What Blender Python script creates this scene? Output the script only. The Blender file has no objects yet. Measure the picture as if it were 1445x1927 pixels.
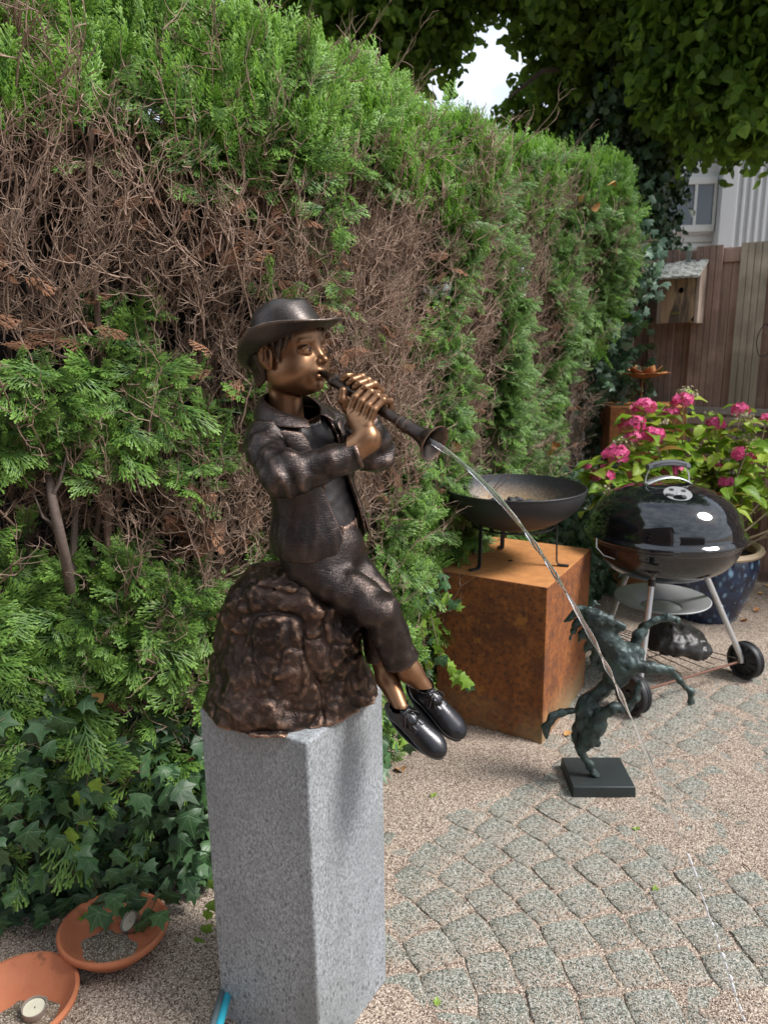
import bpy, math, random
import numpy as np
from mathutils import Vector, Matrix

sc = bpy.context.scene
R = math.radians
rng = np.random.default_rng(11)
random.seed(11)

# ---------------------------------------------------------------- camera
CAM_H, FPX, PITCH, ROLL = 1.4, 1400.0, R(13), R(0.75)
cam_d = bpy.data.cameras.new('camera')
cam = bpy.data.objects.new('camera', cam_d)
sc.collection.objects.link(cam)
_r0 = Vector((1, 0, 0)); _u0 = Vector((0, math.sin(PITCH), math.cos(PITCH)))
_F = Vector((0, math.cos(PITCH), -math.sin(PITCH)))
_R = math.cos(ROLL) * _r0 - math.sin(ROLL) * _u0
_U = math.cos(ROLL) * _u0 + math.sin(ROLL) * _r0
cam.matrix_world = Matrix(((_R.x, _U.x, -_F.x, 0), (_R.y, _U.y, -_F.y, 0), (_R.z, _U.z, -_F.z, CAM_H), (0, 0, 0, 1)))
cam_d.sensor_fit = 'VERTICAL'
cam_d.sensor_height = 36
cam_d.lens = FPX / 1927 * 36
cam_d.clip_start = 0.05
cam_d.clip_end = 400
cam_d.dof.use_dof = True
cam_d.dof.focus_distance = 1.42
cam_d.dof.aperture_fstop = 7.5
sc.camera = cam
sc.render.resolution_x, sc.render.resolution_y = 767, 1024

# ---------------------------------------------------------------- world: hazy bright sky with clouds
SUN_EL, SUN_AZ = R(50), R(104)      # azimuth clockwise from +Y: behind the camera, to the right
w = bpy.data.worlds.new('World'); sc.world = w; w.use_nodes = True
nt = w.node_tree; nt.nodes.clear()
out = nt.nodes.new('ShaderNodeOutputWorld'); bg = nt.nodes.new('ShaderNodeBackground')
sky = nt.nodes.new('ShaderNodeTexSky'); sky.sky_type = 'NISHITA'; sky.sun_disc = False
sky.sun_elevation = SUN_EL; sky.sun_rotation = SUN_AZ; sky.air_density = 1.2; sky.dust_density = 2.5
tc = nt.nodes.new('ShaderNodeTexCoord')
mp = nt.nodes.new('ShaderNodeMapping'); mp.inputs['Scale'].default_value = (1.6, 1.6, 3.4)
nz = nt.nodes.new('ShaderNodeTexNoise'); nz.inputs['Scale'].default_value = 1.5
nz.inputs['Detail'].default_value = 7; nz.inputs['Roughness'].default_value = 0.55
rp = nt.nodes.new('ShaderNodeValToRGB')
rp.color_ramp.elements[0].position = 0.30; rp.color_ramp.elements[0].color = (0.2, 0.2, 0.2, 1)
rp.color_ramp.elements[1].position = 0.55; rp.color_ramp.elements[1].color = (1, 1, 1, 1)
nz2 = nt.nodes.new('ShaderNodeTexNoise'); nz2.inputs['Scale'].default_value = 4; nz2.inputs['Detail'].default_value = 6
cr2 = nt.nodes.new('ShaderNodeValToRGB')
cr2.color_ramp.elements[0].position = 0.3; cr2.color_ramp.elements[0].color = (6.2, 7.1, 8.5, 1)
cr2.color_ramp.elements[1].position = 0.7; cr2.color_ramp.elements[1].color = (11.6, 12.6, 13.8, 1)
mx = nt.nodes.new('ShaderNodeMix'); mx.data_type = 'RGBA'
L = nt.links.new
L(tc.outputs['Generated'], mp.inputs['Vector']); L(mp.outputs[0], nz.inputs['Vector']); L(mp.outputs[0], nz2.inputs['Vector'])
L(nz.outputs['Fac'], rp.inputs[0]); L(nz2.outputs['Fac'], cr2.inputs[0])
L(rp.outputs[0], mx.inputs['Factor']); L(sky.outputs[0], mx.inputs['A']); L(cr2.outputs[0], mx.inputs['B'])
L(mx.outputs['Result'], bg.inputs['Color']); bg.inputs['Strength'].default_value = 0.075
L(bg.outputs[0], out.inputs['Surface'])

# ---------------------------------------------------------------- sun, softened by cloud
sd = bpy.data.lights.new('sun', 'SUN'); sd.energy = 3.1; sd.angle = R(17); sd.color = (1.0, 0.965, 0.935)
sun = bpy.data.objects.new('sun', sd); sc.collection.objects.link(sun)
_sd = Vector((math.sin(SUN_AZ) * math.cos(SUN_EL), math.cos(SUN_AZ) * math.cos(SUN_EL), math.sin(SUN_EL)))
sun.rotation_euler = _sd.to_track_quat('Z', 'Y').to_euler()

vs = sc.view_settings
vs.view_transform = 'Standard'; vs.look = 'None'; vs.gamma = 1; vs.use_curve_mapping = False
vs.exposure = 0.72

# ---------------------------------------------------------------- helpers
COL = sc.collection
Fn, Rn, Un = np.array(_F), np.array(_R), np.array(_U)
CAM = np.array([0, 0, CAM_H])
def at(px, py, Y):
    """world point seen at photo pixel (px,py) standing Y metres in front of the camera"""
    d = Fn + Rn * (px - 722.5) / FPX - Un * (py - 963.5) / FPX
    return CAM + d * (Y / d[1])
def ground(px, py, z=0.0):
    d = Fn + Rn * (px - 722.5) / FPX - Un * (py - 963.5) / FPX
    return CAM + d * ((z - CAM_H) / d[2])
def unit(v):
    v = np.asarray(v, float); return v / (np.linalg.norm(v) + 1e-12)

class MB:
    """collects vertices and faces for ONE mesh"""
    def __init__(s): s.v = []; s.f = []; s.a = []; s.n = 0; s.mi = []
    def add(s, v, f, a=None, mi=0):
        v = np.asarray(v, float).reshape(-1, 3)
        s.v.append(v); s.f += [tuple(i + s.n for i in q) for q in f]
        s.a.append(np.full(len(v), 0.0) if a is None else np.broadcast_to(np.asarray(a, float), (len(v),)))
        s.mi += [mi] * len(f)
        s.n += len(v); return s
    def box(s, c, size, M=None, a=None, taper=1.0, mi=0):
        x, y, z = np.array(size) / 2
        v = np.array([[sx * x * (taper if sz > 0 else 1), sy * y * (taper if sz > 0 else 1), sz * z] for sz in (-1, 1) for sy in (-1, 1) for sx in (-1, 1)])
        if M is not None: v = v @ np.asarray(M).T
        return s.add(v + np.asarray(c), [(0, 2, 3, 1), (4, 5, 7, 6), (0, 1, 5, 4), (2, 6, 7, 3), (0, 4, 6, 2), (1, 3, 7, 5)], a, mi)
    def tube(s, pts, rad, n=8, cap=True, a=None, flat=1.0):
        pts = np.asarray(pts, float); m = len(pts)
        rad = np.broadcast_to(np.asarray(rad, float), (m,))
        t = np.gradient(pts, axis=0); t /= np.linalg.norm(t, axis=1)[:, None] + 1e-12
        ref = np.array([0, 0, 1.0]) if abs(t[0][2]) < 0.9 else np.array([1.0, 0, 0])
        u = np.cross(t[0], ref); u /= np.linalg.norm(u)
        vs_ = []
        for i in range(m):
            u = u - t[i] * (u @ t[i]); u /= np.linalg.norm(u) + 1e-12
            w_ = np.cross(t[i], u)
            for k in range(n):
                an = 2 * math.pi * k / n
                vs_.append(pts[i] + rad[i] * (math.cos(an) * u + flat * math.sin(an) * w_))
        f = [(i * n + k, i * n + (k + 1) % n, (i + 1) * n + (k + 1) % n, (i + 1) * n + k) for i in range(m - 1) for k in range(n)]
        if cap: f += [tuple(range(n))[::-1], tuple((m - 1) * n + k for k in range(n))]
        aa = None if a is None else np.repeat(np.broadcast_to(a, (m,)), n)
        return s.add(vs_, f, aa)
    def lathe(s, prof, c=(0, 0, 0), n=48, M=None, close=False):
        """prof: (radius, height) pairs round +Z"""
        v = []
        for r_, z in prof:
            for k in range(n):
                an = 2 * math.pi * k / n; v.append((r_ * math.cos(an), r_ * math.sin(an), z))
        v = np.array(v); m = len(prof)
        if M is not None: v = v @ np.asarray(M).T
        rr = range(m) if close else range(m - 1)
        f = [(i * n + k, i * n + (k + 1) % n, ((i + 1) % m) * n + (k + 1) % n, ((i + 1) % m) * n + k) for i in rr for k in range(n)]
        return s.add(v + np.asarray(c), f)
    def mesh(s, name, material=None, smooth=True, auto=None):
        me = bpy.data.meshes.new(name)
        me.from_pydata(np.concatenate(s.v).tolist(), [], s.f)
        if smooth: me.polygons.foreach_set('use_smooth', [True] * len(me.polygons))
        if smooth and auto: me.set_sharp_from_angle(angle=R(auto))
        at_ = me.attributes.new('tone', 'FLOAT', 'POINT'); at_.data.foreach_set('value', np.concatenate(s.a).astype(np.float32))
        if material:
            for m_ in (material if isinstance(material, (list, tuple)) else [material]): me.materials.append(m_)
        if any(s.mi): me.polygons.foreach_set('material_index', s.mi)
        me.update(); return me
    def build(s, name, material, parent=None, smooth=True, auto=40, bevel=0, seg=2):
        o = bpy.data.objects.new(name, s.mesh(name, material, smooth, auto)); COL.objects.link(o)
        if parent: o.parent = parent
        if bevel: bev(o, bevel, seg)
        return o

def bev(o, wd, seg=2):
    m = o.modifiers.new('bevel', 'BEVEL'); m.width = wd; m.segments = seg; m.limit_method = 'ANGLE'; m.angle_limit = R(35); m.harden_normals = False
def empty(name, loc=(0, 0, 0)):
    o = bpy.data.objects.new(name, None); COL.objects.link(o); o.location = loc; o.empty_display_size = 0.1; return o
def tag(o, label=None, cat=None, group=None, kind=None):
    for k, v_ in (('label', label), ('category', cat), ('group', group), ('kind', kind)):
        if v_: o[k] = v_
    return o
def adopt(child, parent):
    """parent keeps the child's world place (parents are only translated)"""
    child.parent = parent; child.location = Vector(child.location) - Vector(parent.location); return child
def rotz(a):
    c, s_ = math.cos(a), math.sin(a); return np.array([[c, -s_, 0], [s_, c, 0], [0, 0, 1]])
def rotx(a):
    c, s_ = math.cos(a), math.sin(a); return np.array([[1, 0, 0], [0, c, -s_], [0, s_, c]])
def roty(a):
    c, s_ = math.cos(a), math.sin(a); return np.array([[c, 0, s_], [0, 1, 0], [-s_, 0, c]])

# ---- smooth value noise for modelling
_perm = np.random.default_rng(5).random(4096).astype(np.float32)
def vnoise(P, seed=0):
    P = np.asarray(P, np.float32); i = np.floor(P).astype(np.int64); f = P - i; f = f * f * (3 - 2 * f)
    def h(a, b, c):
        k = (a * 73856093) ^ (b * 19349663) ^ (c * 83492791) ^ (seed * 2654435)
        k = (k ^ (k >> 13)) * 1274126177
        return _perm[(k ^ (k >> 16)) & 4095]
    x, y, z = i[..., 0], i[..., 1], i[..., 2]; u, v, w_ = f[..., 0], f[..., 1], f[..., 2]
    r = 0
    for a in (0, 1):
        for b in (0, 1):
            for c in (0, 1):
                r = r + h(x + a, y + b, z + c) * (u if a else 1 - u) * (v if b else 1 - v) * (w_ if c else 1 - w_)
    return r * 2 - 1
def fbm(P, o=4, seed=0):
    P = np.asarray(P, np.float32); r = 0; a = 1.0
    for k in range(o):
        r = r + a * vnoise(P * (2 ** k) + 17.3 * k, seed + k); a *= 0.5
    return r

# ---- implicit surfaces -> mesh (naive surface nets)
def smin(a, b, k):
    h = np.clip(0.5 + 0.5 * (b - a) / k, 0, 1); return b + (a - b) * h - k * h * (1 - h)
def smax(a, b, k): return -smin(-a, -b, k)
def cap(P, a, b, ra, rb=None):
    rb = ra if rb is None else rb
    a = np.asarray(a, np.float32); b = np.asarray(b, np.float32); pa = P - a; ba = b - a
    h = np.clip((pa @ ba) / (ba @ ba + 1e-12), 0, 1)
    return np.sqrt(((pa - h[..., None] * ba) ** 2).sum(-1)) - (ra + (rb - ra) * h)
def chain(P, pts, rads, k=0.006):
    d = None
    for i in range(len(pts) - 1):
        e = cap(P, pts[i], pts[i + 1], rads[i], rads[i + 1]); d = e if d is None else smin(d, e, k)
    return d
def ell(P, c, r, M=None):
    q = P - np.asarray(c, np.float32)
    if M is not None: q = q @ np.asarray(M, np.float32)      # columns of M are the ellipsoid's axes
    r = np.asarray(r, np.float32); k0 = np.sqrt(((q / r) ** 2).sum(-1)); k1 = np.sqrt(((q / r ** 2) ** 2).sum(-1)) + 1e-9
    return k0 * (k0 - 1) / k1
def nets(fn, lo, hi, h):
    lo = np.asarray(lo, float); hi = np.asarray(hi, float)
    n = np.ceil((hi - lo) / h).astype(int) + 1
    ax = [(lo[i] + h * np.arange(n[i])).astype(np.float32) for i in range(3)]
    F = np.empty(n, np.float32)
    for s in range(0, n[0], 24):
        g_ = np.stack(np.meshgrid(ax[0][s:s + 24], ax[1], ax[2], indexing='ij'), -1); F[s:s + 24] = fn(g_)
    S = F < 0
    c = [slice(0, -1), slice(1, None)]
    cnt = np.zeros(np.array(n) - 1, np.int8)
    for a in (0, 1):
        for b in (0, 1):
            for d in (0, 1): cnt += S[c[a], c[b], c[d]]
    act = (cnt > 0) & (cnt < 8); idx = np.full(act.shape, -1, np.int64); I = np.argwhere(act); idx[act] = np.arange(len(I))
    acc = np.zeros((len(I), 3)); num = np.zeros(len(I))
    cs = np.array([(a, b, d) for a in (0, 1) for b in (0, 1) for d in (0, 1)])
    for p in range(8):
        for q in range(p + 1, 8):
            if np.abs(cs[p] - cs[q]).sum() != 1: continue
            A = I + cs[p]; B = I + cs[q]; fa = F[tuple(A.T)]; fb = F[tuple(B.T)]; m = (fa < 0) != (fb < 0)
            t = np.where(m, fa / (fa - fb + 1e-20), 0)[:, None]
            acc += np.where(m[:, None], A + (B - A) * t, 0); num += m
    V = lo + h * acc / num[:, None]
    faces = []
    for a in range(3):
        b, d = (a + 1) % 3, (a + 2) % 3
        sl0 = [slice(None)] * 3; sl1 = [slice(None)] * 3; sl0[a] = slice(0, -1); sl1[a] = slice(1, None)
        D = S[tuple(sl0)] != S[tuple(sl1)]; inside = S[tuple(sl0)]
        E = np.argwhere(D); E = E[(E[:, b] > 0) & (E[:, d] > 0) & (E[:, b] < n[b] - 1) & (E[:, d] < n[d] - 1)]
        ins = inside[tuple(E.T)]; q = []
        for ob, od in ((0, 0), (-1, 0), (-1, -1), (0, -1)):
            G = E.copy(); G[:, b] += ob; G[:, d] += od; q.append(idx[tuple(G.T)])
        q = np.stack(q, 1); q[~ins] = q[~ins][:, ::-1]; faces.append(q[:, ::-1][:, ::-1])
    return V, np.concatenate(faces)
def np_mesh(name, V, Fq, material=None, tone=None, smooth=True):
    me = bpy.data.meshes.new(name); V = np.asarray(V, np.float32); Fq = np.asarray(Fq, np.int32); k = Fq.shape[1]
    me.vertices.add(len(V)); me.vertices.foreach_set('co', V.ravel())
    me.loops.add(Fq.size); me.loops.foreach_set('vertex_index', Fq.ravel())
    me.polygons.add(len(Fq)); me.polygons.foreach_set('loop_start', np.arange(0, Fq.size, k, dtype=np.int32))
    me.polygons.foreach_set('use_smooth', np.full(len(Fq), smooth))
    me.update(calc_edges=True); me.validate()
    if tone is not None:
        a_ = me.attributes.new('tone', 'FLOAT', 'POINT'); a_.data.foreach_set('value', np.asarray(tone, np.float32))
    if material: me.materials.append(material)
    return me
def sdf_obj(name, fn, lo, hi, h, material, parent=None):
    V, Fq = nets(fn, lo, hi, h)
    o = bpy.data.objects.new(name, np_mesh(name, V, Fq, material)); COL.objects.link(o)
    if parent: o.parent = parent
    return o

# ---- scattering of uncountable foliage on points (geometry nodes)
def mat_euler(M):
    """XYZ eulers of (N,3,3) rotation matrices with columns = axes"""
    sy = -M[:, 2, 0]; y = np.arcsin(np.clip(sy, -1, 1)); x = np.arctan2(M[:, 2, 1], M[:, 2, 2]); z = np.arctan2(M[:, 1, 0], M[:, 0, 0])
    return np.stack([x, y, z], 1)
def frames(d, n):
    """matrices whose Y is d and whose Z is close to n"""
    d = d / np.linalg.norm(d, axis=1)[:, None]; x = np.cross(d, n); x /= np.linalg.norm(x, axis=1)[:, None] + 1e-9
    z = np.cross(x, d); return np.stack([x, d, z], 2)
def scatter(name, pts, M, scale, variants, which, tint, parent=None, kind='stuff'):
    c = bpy.data.collections.new(name + '_source')
    for i, me in enumerate(variants):
        o = bpy.data.objects.new('%s_source_%02d' % (name, i), me); c.objects.link(o)
    me = bpy.data.meshes.new(name); me.vertices.add(len(pts)); me.vertices.foreach_set('co', np.asarray(pts, np.float32).ravel())
    for nm, ty, key, arr in (('rot', 'FLOAT_VECTOR', 'vector', mat_euler(M)), ('scl', 'FLOAT', 'value', scale), ('pick', 'INT', 'value', which), ('tint', 'FLOAT', 'value', tint)):
        a_ = me.attributes.new(nm, ty, 'POINT'); a_.data.foreach_set(key, np.asarray(arr, np.int32 if ty == 'INT' else np.float32).ravel())
    ob = bpy.data.objects.new(name, me); COL.objects.link(ob)
    if parent: ob.parent = parent
    ng = bpy.data.node_groups.new(name, 'GeometryNodeTree')
    ng.interface.new_socket('Geometry', in_out='INPUT', socket_type='NodeSocketGeometry')
    ng.interface.new_socket('Geometry', in_out='OUTPUT', socket_type='NodeSocketGeometry')
    N = ng.nodes.new; Lk = ng.links.new
    gi, go = N('NodeGroupInput'), N('NodeGroupOutput')
    ci = N('GeometryNodeCollectionInfo'); ci.inputs['Collection'].default_value = c; ci.inputs['Separate Children'].default_value = True; ci.inputs['Reset Children'].default_value = True
    ip = N('GeometryNodeInstanceOnPoints'); ip.inputs['Pick Instance'].default_value = True
    def na(nm, ty):
        a_ = N('GeometryNodeInputNamedAttribute'); a_.data_type = ty; a_.inputs['Name'].default_value = nm; return a_.outputs['Attribute']
    e2r = N('FunctionNodeEulerToRotation')
    Lk(gi.outputs[0], ip.inputs['Points']); Lk(ci.outputs[0], ip.inputs['Instance'])
    Lk(na('pick', 'INT'), ip.inputs['Instance Index']); Lk(na('rot', 'FLOAT_VECTOR'), e2r.inputs[0]); Lk(e2r.outputs[0], ip.inputs['Rotation'])
    Lk(na('scl', 'FLOAT'), ip.inputs['Scale']); Lk(ip.outputs[0], go.inputs[0])
    m = ob.modifiers.new('scatter', 'NODES'); m.node_group = ng
    if kind: ob['kind'] = kind
    return ob

# ---------------------------------------------------------------- materials
class G:
    """tiny node-graph helper"""
    def __init__(s, name):
        s.m = bpy.data.materials.new(name); s.m.use_nodes = True; s.t = s.m.node_tree; s.t.nodes.clear()
        s.o = s.t.nodes.new('ShaderNodeOutputMaterial'); s.b = s.t.nodes.new('ShaderNodeBsdfPrincipled'); s.t.links.new(s.b.outputs[0], s.o.inputs[0])
        s.tc = s.t.nodes.new('ShaderNodeTexCoord')
    def n(s, ty, **k):
        d = s.t.nodes.new(ty)
        for a, v in k.items(): setattr(d, a, v)
        return d
    def l(s, a, b): s.t.links.new(a, b)
    def co(s, scale=(1, 1, 1), src='Object', rot=(0, 0, 0)):
        mp_ = s.n('ShaderNodeMapping'); mp_.inputs['Scale'].default_value = scale; mp_.inputs['Rotation'].default_value = rot; s.l(s.tc.outputs[src], mp_.inputs[0]); return mp_.outputs[0]
    def noise(s, sc_, det=4, rough=0.55, scale=(1, 1, 1), dist=0, src='Object', rot=(0, 0, 0)):
        z = s.n('ShaderNodeTexNoise'); z.inputs['Scale'].default_value = sc_; z.inputs['Detail'].default_value = det
        z.inputs['Roughness'].default_value = rough; z.inputs['Distortion'].default_value = dist; s.l(s.co(scale, src, rot), z.inputs['Vector']); return z.outputs['Fac']
    def vor(s, sc_, scale=(1, 1, 1), out='Distance', feat='F1', src='Object'):
        z = s.n('ShaderNodeTexVoronoi', feature=feat); z.inputs['Scale'].default_value = sc_; s.l(s.co(scale, src), z.inputs['Vector']); return z.outputs[out]
    def ramp(s, f, *st):
        r_ = s.n('ShaderNodeValToRGB'); e = r_.color_ramp.elements
        while len(e) < len(st): e.new(0.5)
        for i, (p, c) in enumerate(st):
            e[i].position = p; e[i].color = (tuple(c) + (1,)) if not isinstance(c, (int, float)) else (c, c, c, 1)
        s.l(f, r_.inputs[0]); return r_.outputs[0]
    def mix(s, f, a, b, mode='MIX'):
        m_ = s.n('ShaderNodeMix', data_type='RGBA', blend_type=mode)
        for sk, v in (('Factor', f), ('A', a), ('B', b)):
            ip = m_.inputs[sk] if sk != 'Factor' else m_.inputs[0]
            if sk != 'Factor': ip = [q for q in m_.inputs if q.name == sk and q.type == 'RGBA'][0]
            if isinstance(v, (int, float)): ip.default_value = v if sk == 'Factor' else (v, v, v, 1)
            elif isinstance(v, tuple): ip.default_value = v + (1,)
            else: s.l(v, ip)
        return [q for q in m_.outputs if q.type == 'RGBA'][0]
    def math(s, op, a, b=0.0, c=None):
        m_ = s.n('ShaderNodeMath', operation=op)
        for i, v in enumerate((a, b) if c is None else (a, b, c)):
            if isinstance(v, (int, float)): m_.inputs[i].default_value = v
            else: s.l(v, m_.inputs[i])
        return m_.outputs[0]
    def attr(s, nm, ty='GEOMETRY'):
        a_ = s.n('ShaderNodeAttribute', attribute_name=nm, attribute_type=ty); return a_.outputs['Fac']
    def rnd(s): return s.n('ShaderNodeObjectInfo').outputs['Random']
    def bump(s, h, st=0.5, dist=0.002, prev=None):
        b_ = s.n('ShaderNodeBump'); b_.inputs['Strength'].default_value = st; b_.inputs['Distance'].default_value = dist; s.l(h, b_.inputs['Height'])
        if prev: s.l(prev, b_.inputs['Normal'])
        return b_.outputs[0]
    def set(s, col=None, rough=None, metal=None, spec=None, nrm=None, **k):
        for nm, v in (('Base Color', col), ('Roughness', rough), ('Metallic', metal), ('Specular IOR Level', spec), ('Normal', nrm), *k.items()):
            if v is None: continue
            ip = s.b.inputs[nm]
            if isinstance(v, (int, float)): ip.default_value = v
            elif isinstance(v, tuple): ip.default_value = v + (1,)
            else: s.l(v, ip)
        return s
    def translucent(s, col, fac=0.35, nrm=None):
        t_ = s.n('ShaderNodeBsdfTranslucent'); mx_ = s.n('ShaderNodeMixShader'); mx_.inputs[0].default_value = fac
        if isinstance(col, tuple): t_.inputs[0].default_value = col + (1,)
        else: s.l(col, t_.inputs[0])
        s.l(s.b.outputs[0], mx_.inputs[1]); s.l(t_.outputs[0], mx_.inputs[2]); s.l(mx_.outputs[0], s.o.inputs[0]); return s
def hexlin(h):
    c = [int(h[i:i + 2], 16) / 255 for i in (0, 2, 4)]; return tuple(x / 12.92 if x <= 0.04045 else ((x + 0.055) / 1.055) ** 2.4 for x in c)
def plain(name, col, rough=0.6, metal=0.0, var=0.25, scl=20, bump=0.3, bd=0.001):
    g = G(name); n1 = g.noise(scl, 5)
    c = g.mix(n1, tuple(x * (1 - var) for x in col), tuple(min(1, x * (1 + var)) for x in col))
    g.set(c, rough, metal, nrm=g.bump(g.noise(scl * 6, 4), bump, bd)); return g.m

M = {}
def wood(name, c1, c2, axis=2, grain=1.0, moss=None):
    g = G(name); s_ = [60, 60, 60]; s_[axis] = 2.5
    a = g.noise(1, 6, 0.6, tuple(x * grain for x in s_), 0.4)
    b = g.noise(4, 4); r_ = g.rnd()
    c = g.mix(g.ramp(a, (0.3, 0), (0.7, 1)), c1, c2)
    c = g.mix(g.math('MULTIPLY', r_, 0.45), c, tuple(x * 0.55 for x in c1))
    c = g.mix(g.ramp(b, (0.45, 0), (0.75, 1)), c, moss or tuple(x * 1.35 for x in c2))
    g.set(c, 0.8, nrm=g.bump(a, 0.5, 0.002)); return g.m
# ================================================================ GROUND AND PAVERS
def mat_grit(name, base, kind):
    g = G(name)
    big = g.noise(1.6, 4, 0.6, src='Object'); mid = g.noise(9, 5, 0.6)
    cell = g.vor(430, out='Color'); sp = g.n('ShaderNodeSeparateColor'); g.l(cell, sp.inputs[0])
    cell2 = g.vor(300, out='Color'); sp2 = g.n('ShaderNodeSeparateColor'); g.l(cell2, sp2.inputs[0])
    if kind == 'sand':
        c = g.mix(g.ramp(big, (0.35, 0), (0.65, 1)), (0.335, 0.250, 0.190), (0.29, 0.24, 0.19))
        c = g.mix(g.ramp(mid, (0.42, 0), (0.7, 1)), c, (0.25, 0.185, 0.145))
        lo, hi = (0.115, 0.08, 0.062), (0.64, 0.54, 0.44)
    else:
        r_ = g.rnd()
        c = g.mix(r_, (0.205, 0.215, 0.180), (0.275, 0.27, 0.23))
        c = g.mix(g.ramp(mid, (0.45, 0), (0.75, 1)), c, (0.15, 0.165, 0.13))
        c = g.mix(g.ramp(g.noise(4.5, 5, 0.65), (0.42, 0), (0.60, .95)), c, (0.30, 0.235, 0.18))
        lo, hi = (0.085, 0.095, 0.08), (0.47, 0.46, 0.41)
    c = g.mix(g.ramp(sp.outputs[0], (0.66, 0), (0.74, 1)), c, hi)
    c = g.mix(g.ramp(sp2.outputs[1], (0.68, 0), (0.76, 1)), c, lo)
    h = g.mix(0.5, sp.outputs[0], g.vor(300)); h = g.mix(0.3, h, g.noise(60, 5))
    g.set(c, 0.85, spec=0.3, nrm=g.bump(h, 0.9, 0.0035)); return g.m
M['sand'] = mat_grit('sandy grit', None, 'sand')
M['sett'] = mat_grit('grey green stone', None, 'stone')

KX, KY = -0.30, 1.30                                   # the arcs of setts swing round this point
def cover(x, y):
    """how deep the loose sand lies: > 0 buries the setts"""
    P = np.stack([x, y, 0 * x], -1)
    v = 0.55 * vnoise(P * 2.3, 3) + 0.35 * vnoise(P * 5.1, 4) + 0.22 * vnoise(P * 13, 6)
    def blob(cx, cy, rx, ry, an, a):
        dx, dy = x - cx, y - cy; c, s_ = math.cos(an), math.sin(an)
        return a * np.exp(-(((dx * c + dy * s_) / rx) ** 2 + ((-dx * s_ + dy * c) / ry) ** 2))
    v = v + blob(0.30, 2.25, 0.42, 0.13, 1.0, 1.5) + blob(0.85, 1.86, 0.55, 0.11, 2.35, 1.0)   # strip by the ivy, band past the horse
    v = v + blob(1.25, 2.02, 0.5, 0.13, -0.35, 1.1) + blob(0.10, 1.16, 0.09, 0.22, 0.3, 1.3) + blob(0.75, 1.28, 0.16, 0.1, 0.6, 0.6)
    v = v + blob(-0.60, 1.3, 0.45, 0.5, 0, 2.2) + blob(1.5, 3.7, 0.9, 0.5, -0.5, 1.6)
    v = v - blob(0.40, 1.6, 0.36, 0.34, 0.5, 0.75) - blob(1.25, 1.45, 0.3, 0.25, 0, 0.35) - blob(1.7, 2.6, 0.6, 0.45, -0.5, 0.55) - blob(0.3, 1.25, 0.2, 0.25, 0, .4) - blob(0.20, 1.55, 0.16, 0.28, 0.2, 1.0) - blob(0.48, 1.98, 0.20, 0.20, 0, .9)
    return v
def sand_z(x, y):
    P = np.stack([x, y, 0 * x], -1)
    return 0.0075 * np.clip(cover(x, y) - 0.0, -0.45, 0.9) - 0.0004 + 0.0016 * vnoise(P * 30, 9) + 0.0007 * vnoise(P * 90, 10)
gx = np.arange(-1.6, 3.3, 0.0125); gy = np.arange(0.55, 5.4, 0.0125)
X, Y = np.meshgrid(gx, gy, indexing='ij'); Z = sand_z(X, Y)
edge = np.minimum.reduce([X - gx[0], gx[-1] - X, Y - gy[0], gy[-1] - Y]); Z = Z * np.clip(edge / 0.1, 0, 1)
ny = len(gy); i_, j_ = np.meshgrid(np.arange(len(gx) - 1), np.arange(ny - 1), indexing='ij'); b_ = (i_ * ny + j_).ravel()
patio = bpy.data.objects.new('ground', np_mesh('ground', np.stack([X, Y, Z], -1).reshape(-1, 3), np.stack([b_, b_ + ny, b_ + ny + 1, b_ + 1], 1), M['sand']))
COL.objects.link(patio); tag(patio, kind='structure')
b = MB(); b.add([(-60, -60, -0.035), (60, -60, -0.035), (60, 60, -0.035), (-60, 60, -0.035)], [(0, 1, 2, 3)])
far = b.build('surrounding_ground', M['sand']); tag(far, kind='structure')

def sett_mesh(wd, ln, seed):
    r_ = np.random.default_rng(seed); n = 12; v = []
    out_ = []
    for k in range(n):
        a = 2 * math.pi * k / n + math.pi / n; c, s_ = math.cos(a), math.sin(a); p = 9.0
        rr = (abs(c) ** p + abs(s_) ** p) ** (-1 / p); rr *= 1 + r_.uniform(-0.022, 0.012); out_.append((c * rr * wd / 2, s_ * rr * ln / 2))
    tilt = r_.uniform(-0.02, 0.02, 2)
    b = MB()
    for sc_, z in ((1, -0.03), (1, -0.003), (0.955, 0.0), (0.55, 0.0007)):
        v += [(x * sc_, y * sc_, z + tilt[0] * x + tilt[1] * y) for x, y in out_]
    v.append((0, 0, 0.0008))
    f = [(i * n + k, i * n + (k + 1) % n, (i + 1) * n + (k + 1) % n, (i + 1) * n + k) for i in range(3) for k in range(n)] + [(3 * n + k, 3 * n + (k + 1) % n, 4 * n) for k in range(n)]
    b.add(v, f); return b.mesh('paver', M['sett'], True, 50)
SETT = [sett_mesh(0.101 + 0.005 * (k % 3), 0.100 + 0.007 * (k % 2), 40 + k) for k in range(6)]
setts = []
ring = 0.108
for i in range(2, 44):
    rr = i * ring; circ = 2 * math.pi * rr; n = max(6, int(circ / 0.110)); off = rng.random()
    for k in range(n):
        a = 2 * math.pi * (k + off) / n; x, y = KX + rr * math.cos(a), KY + rr * math.sin(a)
        if x < -0.02 or x > 3.0 or y < 0.75 or y > 4.3 or y < 0.2 + abs(x) * 0.2: continue
        if abs(x) / (0.974 * y + 0.315) > 0.60: continue
        if x < 0.86 * (y - 2.0) - 0.05: continue                      # under the hedge and beyond
        if cover(np.array(x), np.array(y)) > 0.95: continue
        setts.append((np.hypot(x, y), x, y, a))
setts.sort()
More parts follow.
